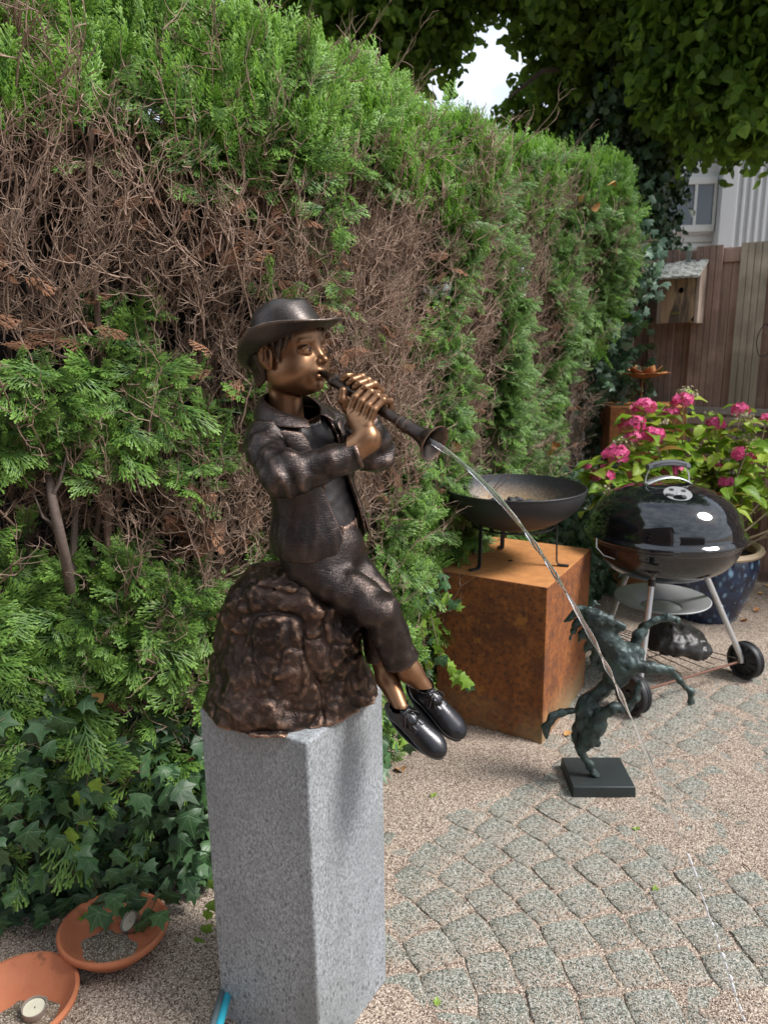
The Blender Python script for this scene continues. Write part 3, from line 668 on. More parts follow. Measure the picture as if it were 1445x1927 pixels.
while u < 3.6:
    top = 1.885 + rng.uniform(-0.006, 0.006); wd = 0.138
    fence_board(u, wd, 0.022, 0.06, top, M[fm[k % len(fm)]])
    fence_board(u + 0.116, wd, -0.022, 0.06, top - 0.012, M['wood_dark' if k % 3 else 'wood_red'], grooves=1)
    for zz in (1.845, 1.30, 0.35):
        for sx in (-0.04, 0.04):
            if zz > 1.2 and k < 9:
                b = MB(); b.lathe([(0, 0.0015), (0.004, 0.0012), (0.0055, 0)], (0, 0, 0), 8, np.stack([FD, [0, 0, 1], FNRM], 1)); o = b.build('screw', M['screw'], fence); o.location = fp(u + sx, 0.0412, zz) - F0
    u += 0.232; k += 1
for (z0, z1, off, mt, nm) in ((1.80, 1.872, 0.0, 'wood_red', 'top_rail'), (0.96, 1.0, 0.046, 'wood_pale', 'middle_rail'), (0.90, 0.945, 0.046, 'wood_grey', 'middle_rail'), (0.0, 0.055, 0.0, 'wood_grey', 'gravel_board')):
    b = MB(); c = fp(1.75, off, (z0 + z1) / 2) - F0; b.box(c, (3.6, 0.0215 if off == 0 else 0.006, z1 - z0), MF); b.build(nm, M[mt], fence, False, bevel=0.002)

# pale post and rail of the neighbour's fence, glimpsed behind the hedge end
post = empty('side_fence', (1.06, 4.35, 0)); tag(post, 'pale weathered side fence glimpsed between hedge and ivy', 'fence')
b = MB(); b.box((0, 0, 0.9), (0.10, 0.10, 1.8), rotz(0.95)); b.build('post', M['wood_pale'], post, False, bevel=0.004)
dirh = unit([0.60, 0.80, 0])
for zz in (1.62, 1.36, 1.10, 0.84, 0.58, 0.32):
    b = MB(); b.box(np.array([0.12, 0.26, zz]), (0.90, 0.025, 0.19), rotz(math.atan2(dirh[1], dirh[0]))); b.build('board', M['wood_pale'], post, False, bevel=0.003)

# black wire loop hanging on the fence
b = MB(); base = fp(1.02, 0.052, 0); 
p0 = at(1437, 640, 4.15)
pts = [p0 + FD * (0.035 * math.cos(a)) * (1 + .15 * math.sin(3 * a)) + np.array([0, 0, 0.085 * math.sin(a) - 0.03 * math.cos(a) ** 2]) for a in np.linspace(0.4, 2 * math.pi + 0.2, 26)]
t_ = unit(FNRM); b.tube([p - t_ * 0 for p in pts], 0.0028, 6); o = b.build('wire_loop', plain('black cable', (0.02, 0.02, 0.02), 0.4)); tag(o, 'black wire loop hanging on the fence at the right edge', 'wire')

# ================================================================ BIRDHOUSE
g = G('weathered birdhouse front'); n_ = g.noise(1, 6, 0.6, (26, 26, 3), 0.6); st = g.noise(1, 5, 0.6, (9, 9, 2.2), 1.2, rot=(0, 0, 0))
c = g.mix(g.ramp(n_, (0.3, 0), (0.7, 1)), (0.27, 0.17, 0.10), (0.42, 0.29, 0.18)); c = g.mix(g.ramp(st, (0.42, 0), (0.54, 0.92)), c, (0.06, 0.045, 0.036)); g.set(c, 0.75, nrm=g.bump(n_, 0.5, 0.002)); M['bh'] = g.m
g = G('flaking grey roof wood'); n_ = g.noise(1, 7, 0.7, (45, 7, 45), 1.5); c = g.ramp(n_, (0.36, (0.05, 0.055, 0.045)), (0.48, (0.33, 0.33, 0.30)), (0.7, (0.66, 0.65, 0.60))); g.set(c, 0.85, nrm=g.bump(n_, 1, 0.006)); M['bhroof'] = g.m
bh0 = fp(0.56, 0.045, 1.475); bh = empty('birdhouse', bh0); tag(bh, 'weathered wooden birdhouse with round hole and flaky slanted roof on fence', 'birdhouse')
WB, DB, HBx = 0.185, 0.135, 0.27
def bp_(x, y, z): return FD * x + FNRM * y + np.array([0, 0, z])
# front board with a real hole
b = MB(); n = 24; hr = 0.0155; hc = (0.012, 0.175); outer = []; inner = []
for k in range(n):
    a = 2 * math.pi * k / n; c_, s_ = math.cos(a), math.sin(a); inner.append((hc[0] + hr * c_, hc[1] + hr * s_))
    tt = min(((WB / 2 - hc[0] * (1 if c_ > 0 else -1)) / abs(c_)) if abs(c_) > 1e-6 else 9, ((0.27 - hc[1]) if s_ > 0 else hc[1]) / abs(s_) if abs(s_) > 1e-6 else 9)
    outer.append((hc[0] + tt * c_, hc[1] + tt * s_))
V = [bp_(x, DB, z) for x, z in outer] + [bp_(x, DB, z) for x, z in inner] + [bp_(x, DB - 0.018, z) for x, z in inner] + [bp_(x, DB - 0.018, z) for x, z in outer]
b.add(V, [(r_ * n + k, r_ * n + (k + 1) % n, ((r_ + 1) % 4) * n + (k + 1) % n, ((r_ + 1) % 4) * n + k) for r_ in range(4) for k in range(n)])
for cx_ in (-1, 1):
    for cz_ in (0, 0.27): pass
b.build('front_board', M['bh'], bh, False)
b = MB(); b.box(bp_(0, 0.009, 0.14), (WB, 0.018, 0.28), MF); b.build('back_board', M['wood_pale'], bh, False)
for sx in (-1, 1):
    b = MB(); x = sx * (WB / 2 + 0.0095)
    V = [bp_(x + dx, y, z) for dx in (-0.009, 0.009) for y, z in ((0, -0.004), (DB + 0.006, -0.004), (DB + 0.006, 0.262), (0, 0.315))]
    b.add(V, [(0, 1, 2, 3), (7, 6, 5, 4), (0, 4, 5, 1), (1, 5, 6, 2), (2, 6, 7, 3), (3, 7, 4, 0)]); b.build('side_board', M['wood_grey'], bh, False, bevel=0.0015)
b = MB(); b.box(bp_(0, DB / 2, 0.006), (WB, DB - 0.037, 0.012), MF); b.build('floor_board', M['bh'], bh, False)
for k in range(5):
    x0 = -0.112 + k * 0.0455; b = MB(); l0, l1 = rng.uniform(-.008, .004), rng.uniform(-0.012, 0.014); t_ = rng.uniform(.010, .018)
    V = [bp_(x0 + dx, y, z + dz) for dz in (0, t_) for dx, y, z in ((0.001, -0.02 + l0, 0.338), (0.0445, -0.02 + l0, 0.334), (0.0445, 0.205 + l1, 0.232), (0.001, 0.205 + l1, 0.234))]
    b.add(V, [(0, 1, 2, 3), (7, 6, 5, 4), (0, 4, 5, 1), (1, 5, 6, 2), (2, 6, 7, 3), (3, 7, 4, 0)]); b.build('roof_slat', M['bhroof'], bh, False, bevel=0.002)
b = MB(); b.lathe([(0, 0.004), (0.018, 0.004), (0.02, 0)], (0, 0, 0), 20, np.stack([FD * 1.35, np.array([0, 0, .5]), FNRM], 1)); o = b.build('name_plate', plain('tarnished brass plate', (0.20, 0.17, 0.07), 0.5, 0.6), bh); o.location = bp_(-0.01, DB + 0.0005, 0.052)
b = MB(); b.box(bp_(0.01, 0.01, 0.36), (0.028, 0.006, 0.075), MF); b.build('hanger_plate', M['steel'], bh, False, bevel=0.001)

# ================================================================ HOUSE BEYOND THE FENCE
g = G('white cladding'); g.set(g.mix(g.noise(3, 4), (0.62, 0.63, 0.64), (0.74, 0.745, 0.75)), 0.55); M['clad'] = g.m
g = G('grey corrugated sheet'); g.set(g.mix(g.noise(2, 5), (0.46, 0.47, 0.49), (0.58, 0.585, 0.60)), 0.45, 0.1); M['corr'] = g.m
g = G('window glass'); g.set((0.035, 0.05, 0.06), 0.05, spec=0.9); M['glass'] = g.m
HX, HY = at(1357, 400, 8.6)[0], 8.6; ha = -0.10; MH = rotz(ha)
house = empty('house', (HX, HY, 0)); tag(house, 'pale metal clad house with strip window beyond the fence', 'house')
def hpt(x, y, z): return MH @ np.array([x, y, z])
# siding boards on the recessed wall left of the corner
b = MB(); b.box(hpt(-.68, 0.25, 1.98), (1.35, 0.1, 3.96), MH); b.build('wall', M['clad'], house, False)
z = 1.90
while z < 2.50:
    b = MB(); V = [hpt(x, 0.195 + y, z + dz) for x in (-1.34, 0.0) for y, dz in ((0, 0), (-0.03, 0.006), (-0.012, 0.064), (0, 0.068))]
    b.add(V, [(0, 1, 5, 4), (1, 2, 6, 5), (2, 3, 7, 6), (3, 0, 4, 7), (0, 3, 2, 1), (4, 5, 6, 7)]); b.build('siding_board', M['clad'], house, False); z += 0.075
for z in (3.11, 3.18, 3.25, 3.32, 3.39):
    b = MB(); b.box(hpt(-.68, .17, z), (1.33, 0.04, 0.068), MH); b.build('siding_board', M['clad'], house, False)
fr = MB()
for zz in (2.565, 3.055): fr.box(hpt(-.69, .15, zz), (1.31, 0.10, 0.07), MH)
wf = fr.build('window_frame', M['clad'], house, False, bevel=0.005)
for xx in (-1.1, -0.68, -0.25, -0.045):
    b = MB(); b.box(hpt(xx, .15, 2.81), (0.028, 0.09, 0.42), MH); b.build('mullion', M['clad'], wf, False)
for i, xx in enumerate((-1.22, -0.89, -0.465, -0.148)):
    b = MB(); b.box(hpt(xx, .135, 2.81), ((.20, .392, .402, .177)[i], 0.008, 0.42), MH); b.build('pane', M['glass'], wf, False)
M['blind'] = plain('grey blind', (0.16, 0.18, 0.19), 0.4)
for z in np.arange(2.63, 3.01, 0.05):
    b = MB(); b.box(hpt(-.69, .150, z), (1.26, 0.004, 0.026), MH); b.build('blind_slat', M['blind'], wf, False)
# corrugated wing right of the corner
b = MB(); n = 150; V = []; pit = 0.078
for k in range(n):
    x = 0.12 + k * pit / 4; y = -0.02 if k % 4 in (0, 1) else 0.0
    V += [hpt(x, y, 0), hpt(x, y, 4.4)]
b.add(V, [(2 * k, 2 * k + 2, 2 * k + 3, 2 * k + 1) for k in range(n - 1)]); b.build('corrugated_wall', M['corr'], house, False)
b = MB(); b.box(hpt(0.05, 0.15, 2.2), (0.14, .36, 4.4), MH); b.build('corner_trim', M['corr'], house, False)
b = MB(); b.box(hpt(1.7, 1.0, 4.44), (3.6, 2.2, 0.08), MH); b.build('roof', M['corr'], house, False)
b = MB(); b.box(hpt(-.68, 1.2, 4.02), (1.4, 2.2, 0.1), MH); b.build('roof', M['corr'], house, False)

# ================================================================ LINDEN TREE
M['leaf_linden'] = mat_leafy('linden leaf', (0.055, 0.12, 0.02), (0.15, 0.26, 0.03), (0.20, 0.32, 0.04), 0.62, 0.5)
M['leaf_ivy_dark'] = mat_leafy('dark ivy leaf', (0.018, 0.045, 0.022), (0.045, 0.09, 0.035), (0.06, 0.11, 0.045), 0.12, 0.4)
def heart(b, o, d, n_, L_, r_, tone=0.5):
    """a heart-shaped leaf, folded on its midrib"""
    x = unit(np.cross(d, n_)); nn = np.cross(x, d); o = np.asarray(o)
    P = [(0, 0, 0), (0, .5, -.04), (0, 1, -.16), (-.42, .12, .10), (-.50, .42, .12), (-.26, .78, 0.0), (.42, .12, .10), (.50, .42, .12), (.26, .78, 0)]
    V = [o + L_ * (x * p[0] + d * p[1] + nn * p[2]) for p in P]
    b.add(V, [(0, 1, 4, 3), (1, 2, 5, 4), (0, 6, 7, 1), (1, 7, 8, 2)], tone)
def leafy_twig(seed, nl, L_, size):
    r_ = np.random.default_rng(seed); b = MB(); p = np.zeros(3); d = np.array([0, 1.0, 0])
    for i in range(nl):
        p = p + d * L_ / nl; d = unit(d + r_.normal(0, .22, 3) + np.array([0, 0, -.05])); s_ = 1 if i % 2 else -1
        e = unit(d * 0.5 + np.array([s_ * 1.0, 0, r_.uniform(-.9, .3)]) + r_.normal(0, .3, 3))
        heart(b, p + e * 0.02, unit(e + np.array([0, 0, -0.5])), unit(r_.normal(0, .5, 3) + np.array([0, 0, 1.0])), size * r_.uniform(.6, 1.15), r_, r_.random())
    return b
LT = [leafy_twig(700 + k, 9, 0.23, 0.074).mesh('leafy_twig', M['leaf_linden']) for k in range(6)]
tree = empty('linden_tree', (2.05, 6.4, 0)); tag(tree, 'large shady linden tree with an ivy clad trunk behind the hedge', 'tree')
def tp(p): return np.asarray(p) - np.array([2.05, 6.4, 0])
g = G('tree bark'); n_ = g.noise(1, 6, 0.6, (26, 26, 5)); g.set(g.mix(n_, (0.028, 0.02, 0.015), (0.11, 0.08, 0.06)), 0.9, nrm=g.bump(n_, 1, 0.01)); M['bark'] = g.m
b = MB(); b.tube([tp((2.1, 6.4, -0.02)), tp((2.05, 6.4, 1.2)), tp((2.02, 6.4, 2.4)), tp((1.96, 6.42, 3.3)), tp((1.9, 6.4, 4.4)), tp((1.95, 6.5, 6))], [.27, .22, .2, .19, .16, .09], 14); b.build('trunk', M['bark'], tree)
for pl, r0 in (([(1.98, 6.4, 2.75), (1.72, 6.35, 3.0), (1.5, 6.3, 3.4), (1.4, 6.2, 4.0)], .075), ([(1.9, 6.4, 3.3), (1.3, 6.3, 3.7), (0.5, 6.2, 4.0), (-0.6, 6.2, 4.1)], .06),
               ([(2.0, 6.4, 3.0), (2.5, 6.1, 3.4), (3.1, 5.7, 3.7), (3.8, 5.4, 3.8)], .07), ([(1.95, 6.4, 3.7), (2.0, 5.6, 4.3), (2.1, 4.8, 4.5), (2.0, 4.0, 4.4)], .07),
               ([(1.9, 6.4, 4.0), (1.2, 5.8, 4.5), (0.6, 5.0, 4.7)], .05), ([(2.05, 6.4, 2.6), (2.5, 6.3, 2.9), (3.0, 6.2, 3.0)], .04), ([(1.5, 6.3, 3.4), (1.2, 6.0, 3.3), (0.95, 5.9, 3.1)], .025)):
    b = MB(); b.tube([tp(p) for p in pl], np.linspace(r0, r0 * .35, len(pl)), 9); b.build('limb', M['bark'], tree)
CL = [(560, -20, 6.6, .75, 1), (650, 50, 6.4, .62, 1), (760, 40, 6.3, .50, 1), (840, -30, 6.2, .38, .9), (720, -70, 6.6, .8, 1), (700, 110, 7.2, .5, .8), (790, 105, 6.6, .20, .6), (940, -90, 6.2, .36, .9), (640, 150, 8, .5, 1),
      (1075, 60, 6.2, .42, 1.0), (1090, 190, 6.7, .48, 1), (1020, 230, 7.0, .34, .9), (1150, 120, 6.9, .6, 1), (1010, 150, 6.8, .10, .6), (965, 245, 7.2, .2, .7), (1060, 300, 7.4, .5, .8), (1010, -20, 6.2, .30, 1),
      (1150, -30, 6.0, .5, .8), (1260, 40, 5.7, .45, .9), (1350, 60, 5.5, .6, 1.2), (1430, 130, 5.4, .6, 1.1), (1300, 150, 5.6, .36, .8), (1390, 195, 5.5, .30, 1), (1440, 240, 5.4, .20, .9), (1320, 225, 5.7, .18, .9),
      (1262, 215, 6.0, .24, .9), (1480, 30, 5.4, .8, 1), (1400, -60, 5.6, .7, 1), (1080, -70, 6, .6, 1), (1245, 290, 6.2, .14, .8), (1200, 210, 7.2, .5, 1), (1180, 340, 6.9, .28, 1), (1130, 390, 7.5, .4, .8)]
pts = []; 
for px, py, Yd, rad, den in CL:
    c = at(px, py, Yd); n = int(900 * rad ** 2 * den); q = rng.normal(size=(n, 3)); q /= np.linalg.norm(q, axis=1)[:, None]; q *= (rng.random(n) ** 0.45)[:, None] * rad
    pts.append(c + q * np.array([1.0, 0.9, 0.85]))
for c, rad in (((1.6, 4.6, 4.4), .9), ((0.7, 5.0, 4.7), .8), ((2.5, 4.4, 4.2), .9), ((3.4, 4.6, 4.0), .8), ((-.3, 6.2, 4.6), .9), ((2.2, 6.4, 5.6), 1.3), ((0.6, 6.6, 5.6), 1.2), ((3.8, 5.8, 5.2), 1.2)):
    n = int(420 * rad ** 2); q = rng.normal(size=(n, 3)); q /= np.linalg.norm(q, axis=1)[:, None]; q *= (rng.random(n) ** 0.4)[:, None] * rad; pts.append(np.array(c) + q * np.array([1, 1, .7]))
P = np.concatenate(pts); n = len(P); d = rng.normal(size=(n, 3)) + np.array([0, 0, -.5]); nn = rng.normal(size=(n, 3)) * .5 + np.array([0, 0, 1.0])
o = scatter('crown', P, frames(d, nn), rng.uniform(.8, 1.2, n), LT, rng.integers(0, 6, n), np.clip(rng.normal(.45, .25, n), 0, 1)); o.parent = tree; o.location = -Vector(tree.location)
# ivy sleeve round the trunk
IT = [leafy_twig(800 + k, 8, 0.22, 0.06).mesh('ivy_twig', M['leaf_ivy_dark']) for k in range(4)]
n = 2600; zz = rng.uniform(0.8, 4.6, n); an = rng.uniform(0, 2 * math.pi, n); rr = .27 + .10 * np.sin(zz * 2.3 + an) * .5 + rng.uniform(-.02, .12, n)
P = np.stack([2.0 - .02 * zz + rr * np.cos(an), 6.4 + rr * np.sin(an), zz], 1); d = np.stack([np.cos(an) * .5, np.sin(an) * .5, -rng.uniform(.3, 1, n)], 1) + rng.normal(0, .3, (n, 3)); nn = np.stack([np.cos(an), np.sin(an), 0.5 + 0 * an], 1)
o = scatter('trunk_ivy', P, frames(d, nn), rng.uniform(.8, 1.3, n), IT, rng.integers(0, 4, n), rng.random(n)); o.parent = tree; o.location = -Vector(tree.location)

# a distant green belt beyond the hedge keeps the horizon from being bare
tb = empty('distant_trees', (0, 14, 0)); 
P = np.stack([rng.uniform(-9, 1.2, 1500), rng.uniform(13, 16, 1500), rng.uniform(0, 3.4, 1500)], 1); n = len(P)
o = scatter('foliage', P - np.array([0, 14, 0]), frames(rng.normal(size=(n, 3)), rng.normal(size=(n, 3))), rng.uniform(3, 5, n), LT, rng.integers(0, 6, n), rng.random(n)); o.parent = tb
tag(tb, 'dark line of shrubs far behind the tall hedge', 'shrubs'); tb['kind'] = 'stuff'

# ================================================================ WHAT STANDS BEHIND THE CAMERA (lights and mirrors in the metal)
g = G('dark brick'); n_ = g.noise(20, 4); g.set(g.mix(n_, (0.10, 0.055, 0.04), (0.2, 0.12, 0.09)), 0.85); M['brick'] = g.m
own = empty('terrace_house', (-3.4, -2.9, 0)); tag(own, 'dark brick terrace house behind the viewer, mirrored in the kettle lid', 'house')  # unseen; raised and brought nearer to darken the plinth's left side
b = MB(); b.box((0, -1.5, 2.6), (7.0, 4, 5.2)); b.build('wall', M['brick'], own, False)
b = MB(); b.add([(-3.8, 0.75, 5.2), (3.8, 0.75, 5.2), (3.8, -1.5, 7.2), (-3.8, -1.5, 7.2), (3.8, -3.8, 5.2), (-3.8, -3.8, 5.2)], [(0, 1, 2, 3), (3, 2, 4, 5), (1, 4, 2), (0, 3, 5), (0, 5, 4, 1)]); b.build('roof', plain('dark roof tiles', (0.05, 0.045, 0.045), 0.7), own, False)
nb = empty('neighbour_house', (6.5, -9.5, 0)); tag(nb, 'low gabled house behind the viewer to the right, mirrored in the kettle lid', 'house')
b = MB(); b.box((0, -2, 1.4), (9, 4, 2.8)); b.build('wall', M['brick'], nb, False)
b = MB(); b.add([(-4.7, 0.25, 2.8), (4.7, 0.25, 2.8), (4.7, -2, 4.6), (-4.7, -2, 4.6), (4.7, -4.25, 2.8), (-4.7, -4.25, 2.8)], [(0, 1, 2, 3), (3, 2, 4, 5), (1, 4, 2), (0, 3, 5), (0, 5, 4, 1)]); b.build('roof', plain('grey roof tiles', (0.06, 0.055, 0.05), 0.7), nb, False)
# ================================================================ STONE PLINTH
g = G('flamed grey stone')
v1 = g.vor(210, (1, 1, .62), 'Color'); sp = g.n('ShaderNodeSeparateColor'); g.l(v1, sp.inputs[0]); nb_ = g.noise(3.2, 5, .6); nf = g.noise(250, 4, .75, (1, 1, .55), .6)
c = g.mix(g.ramp(nf, (0.38, 0), (0.62, 1)), (0.14, 0.152, 0.160), (0.47, 0.495, 0.515)); c = g.mix(g.ramp(nb_, (0.42, 0), (0.62, .6)), c, (0.20, 0.212, 0.218)); c = g.mix(g.ramp(g.noise(1.6, 5, .6, (3, 3, .7)), (.52, 0), (.70, .45)), c, (0.13, 0.14, 0.13))
pk = g.vor(62, (1.3, 1.3, .6)); lowz = g.n('ShaderNodeSeparateXYZ'); g.l(g.tc.outputs['Object'], lowz.inputs[0])
pits = g.math('MULTIPLY', g.ramp(pk, (0.16, 1), (0.26, 0)), g.ramp(g.math('ADD', g.math('MULTIPLY', lowz.outputs[2], -1.6), g.math('ADD', g.noise(9, 3), 0.35)), (0.25, 0), (0.55, 1)))
c = g.mix(g.math('MULTIPLY', pits, .75), c, (0.10, 0.105, 0.11))
hgt = g.mix(.5, g.mix(.5, nf, sp.outputs[0]), g.math('SUBTRACT', 1.0, pits))
g.set(c, 0.6, spec=.4, nrm=g.bump(hgt, 0.75, .0022)); M['granite'] = g.m
pc = (np.array([-0.351, 1.314]) + np.array([-0.016, 1.388])) / 2; pcn = np.array([-0.139, 1.175]); hv = pcn - pc; pl_a = math.atan2(hv[1], hv[0]) + math.pi / 4
PC = (pcn + pc * 0) + (-hv); pw = np.linalg.norm(hv) * math.sqrt(2)
b = MB(); b.box((0, 0, 0.717 / 2 - .01), (pw, pw, 0.737), rotz(pl_a)); pl = b.build('stone_plinth', M['granite'], None, True, 40, bevel=0.0055, seg=3); pl.location = (PC[0], PC[1], 0)
tag(pl, 'tall square grey stone plinth carrying the bronze boy on his rock', 'plinth')

# ================================================================ BRONZE BOY ON A ROCK
def bronze(name, dark, mid, worn, rough, strand=None, worn_at=(0.50, 0.58), bump=.5, wn=0.55, spd=1.0):
    g = G(name); geo = g.n('ShaderNodeNewGeometry'); pt = g.ramp(geo.outputs['Pointiness'], (worn_at[0], 0), (worn_at[1], 1))
    n1 = g.noise(14, 5, .6); n2 = g.noise(70, 5, .65)
    c = g.mix(g.ramp(n1, (0.4, 0), (0.7, 1)), dark, mid)
    wf_ = g.math('MULTIPLY', pt, g.ramp(n2, (0.35, .15), (0.62, 1))); wf_ = g.math('MAXIMUM', wf_, g.math('MULTIPLY', g.ramp(n1, (wn, 0), (wn + .16, 1)), g.ramp(n2, (0.5, 0), (0.66, .8))))
    c = g.mix(wf_, c, worn)
    if strand is not None:
        h = g.noise(1, 4, .55, strand, 1.6); h2 = g.noise(1, 3, .5, tuple(x * 2.3 for x in strand[::-1]), 1.2); hh = g.mix(.45, h, h2)
    else: hh = g.mix(.5, g.noise(120, 5, .7), g.noise(300, 3))
    hh = g.mix(.25, hh, n2)
    g.set(c, g.math('ADD', g.math('MULTIPLY', n2, .22), rough - .11), 0.82 * spd, nrm=g.bump(hh, bump, .0038)); return g.m
M['br_cloth'] = bronze('dark bronze cloth', (0.036, 0.031, 0.030), (0.068, 0.054, 0.049), (0.36, 0.235, 0.18), .31, (50, 50, 240), bump=.65, wn=.60)
M['br_trouser'] = bronze('dark bronze trousers', (0.038, 0.031, 0.029), (0.070, 0.053, 0.046), (0.30, 0.20, 0.155), .32, (70, 70, 280), bump=.6, wn=.60)
M['br_shirt'] = bronze('dark bronze shirt', (0.05, 0.046, 0.046), (0.085, 0.076, 0.074), (0.22, 0.17, 0.15), .42, (150, 150, 60), bump=.3, wn=.7)
M['br_hat'] = bronze('dark bronze hat', (0.055, 0.05, 0.048), (0.10, 0.085, 0.078), (0.27, 0.20, 0.16), .38, (140, 140, 60), bump=.3, wn=.68)
M['br_hair'] = bronze('dark bronze hair', (0.035, 0.028, 0.025), (0.06, 0.045, 0.038), (0.26, 0.17, 0.12), .42, None, bump=.2, wn=.7)
M['br_shoe'] = bronze('black bronze shoe', (0.040, 0.040, 0.043), (0.06, 0.058, 0.06), (0.12, 0.10, 0.09), .30, None, (0.56, 0.66), bump=.12, wn=.8)
M['br_rock'] = bronze('dark bronze rock', (0.036, 0.025, 0.021), (0.10, 0.062, 0.046), (0.46, 0.27, 0.18), .36, None, (0.505, 0.565), bump=.8, wn=.58)
M['br_flute'] = bronze('dark bronze pipe', (0.05, 0.040, 0.035), (0.085, 0.062, 0.05), (0.25, 0.16, 0.11), .32, None, bump=.15, wn=.66)
g = G('golden bronze skin'); n1 = g.noise(11, 4, .6); n2 = g.noise(60, 5, .65); geo = g.n('ShaderNodeNewGeometry')
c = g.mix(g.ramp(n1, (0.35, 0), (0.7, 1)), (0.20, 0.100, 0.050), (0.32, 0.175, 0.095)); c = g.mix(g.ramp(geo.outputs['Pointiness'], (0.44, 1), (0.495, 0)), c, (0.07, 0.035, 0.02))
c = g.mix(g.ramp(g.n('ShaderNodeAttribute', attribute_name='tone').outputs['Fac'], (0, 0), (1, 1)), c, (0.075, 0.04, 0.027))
g.set(c, g.math('ADD', g.math('MULTIPLY', n2, .2), .28), 0.80, nrm=g.bump(n2, .10, .001)); M['br_skin'] = g.m

statue = empty('boy_statue', (PC[0], PC[1], 0.717)); tag(statue, 'bronze boy in a brimmed hat sitting on a rock and playing a pipe', 'statue')
def fit(o): o.parent = statue; o.location = -statue.location; return o
Y0 = 1.35
def W(px, py, w_=0.0): return at(px, py, Y0 + w_)

# ---- rock
def rock_fn(P):
    d = ell(P, W(543, 1322, .0), (.178, .156, .135)); d = smin(d, ell(P, W(545, 1215, .0), (.152, .138, .13)), .05)
    d = smin(d, ell(P, W(549, 1140, .012), (.122, .115, .098)), .05); d = smin(d, ell(P, W(600, 1150, .0), (.075, .09, .07)), .05)
    q = P * 9.0; a = fbm(q * .6, 4, 71); rid = 1 - np.abs(fbm(q * np.array([1.3, 1.3, 1.0], np.float32) + 5, 4, 75))
    st = P[..., 2] * 26 + 1.6 * vnoise(P * 6, 77) + 6 * P[..., 0]; fr = st - np.floor(st)
    fa = np.abs(vnoise(q * .85 + 7.4, 88)); fb_ = np.abs(vnoise(q * 2.1 + 9, 85)); d = d + .012 * a + .025 * fa + .009 * fb_ - .004 * (rid - .55) - .003 + .0012 * (fr ** 3) + .009 * np.clip(1 - np.abs(vnoise(q * 1.15 + 2, 87)) * 1.6, 0, 1) ** 6 + .005 * np.clip(1 - np.abs(vnoise(q * 2.6 + 5, 89)) * 1.4, 0, 1) ** 6 + .0025 * vnoise(P * 45, 79) + .0018 * vnoise(P * 110, 80)
    return np.maximum(d, .7165 - P[..., 2])
fit(sdf_obj('rock', rock_fn, (-.38, 1.15, .712), (.03, 1.56, 1.03), .0034, M['br_rock']))

# ---- frames of the body
pel = W(603, 1018, 0); nk = W(558, 778, 0)
tU = unit(nk - pel); tF = np.array([math.cos(R(-38)), math.sin(R(-38)), 0]); tF = unit(tF - tU * (tF @ tU)); tL = np.cross(tU, tF)
TM = np.stack([tF, tL, tU], 1); TO = (pel + nk) / 2
def T(x, y, z): return TO + TM @ np.array([x, y, z])
hF = unit([math.cos(R(-30)), math.sin(R(-30)), .07]); hL = unit(np.cross([0, 0, 1], hF)); hU = np.cross(hF, hL); HM = np.stack([hF, hL, hU], 1); HO = W(545, 660, .02)
def Hd(x, y, z): return HO + HM @ (np.array([x, y, z]) / 1000)
mouth = Hd(67, 0, -43); belltip = W(818, 835, -.185)
fl_a = unit(belltip - mouth); FL = np.linalg.norm(belltip - mouth)
def onfl(t, u=0, v=0):
    """point along the pipe; u across it upwards, v across it towards the viewer"""
    up_ = unit(np.array([0, 0, 1]) - fl_a * fl_a[2]); sd_ = np.cross(up_, fl_a); sd_ = sd_ * (1 if sd_[1] < 0 else -1)
    return mouth + fl_a * FL * t + up_ * u + sd_ * v

# arms: joints
rS, rE, rW = T(-.010, -.084, .084), W(538, 897, -.142), W(677, 853, -.135)
lS, lE, lW = T(-.004, .080, .084), W(704, 852, -.01), W(680, 790, -.045)

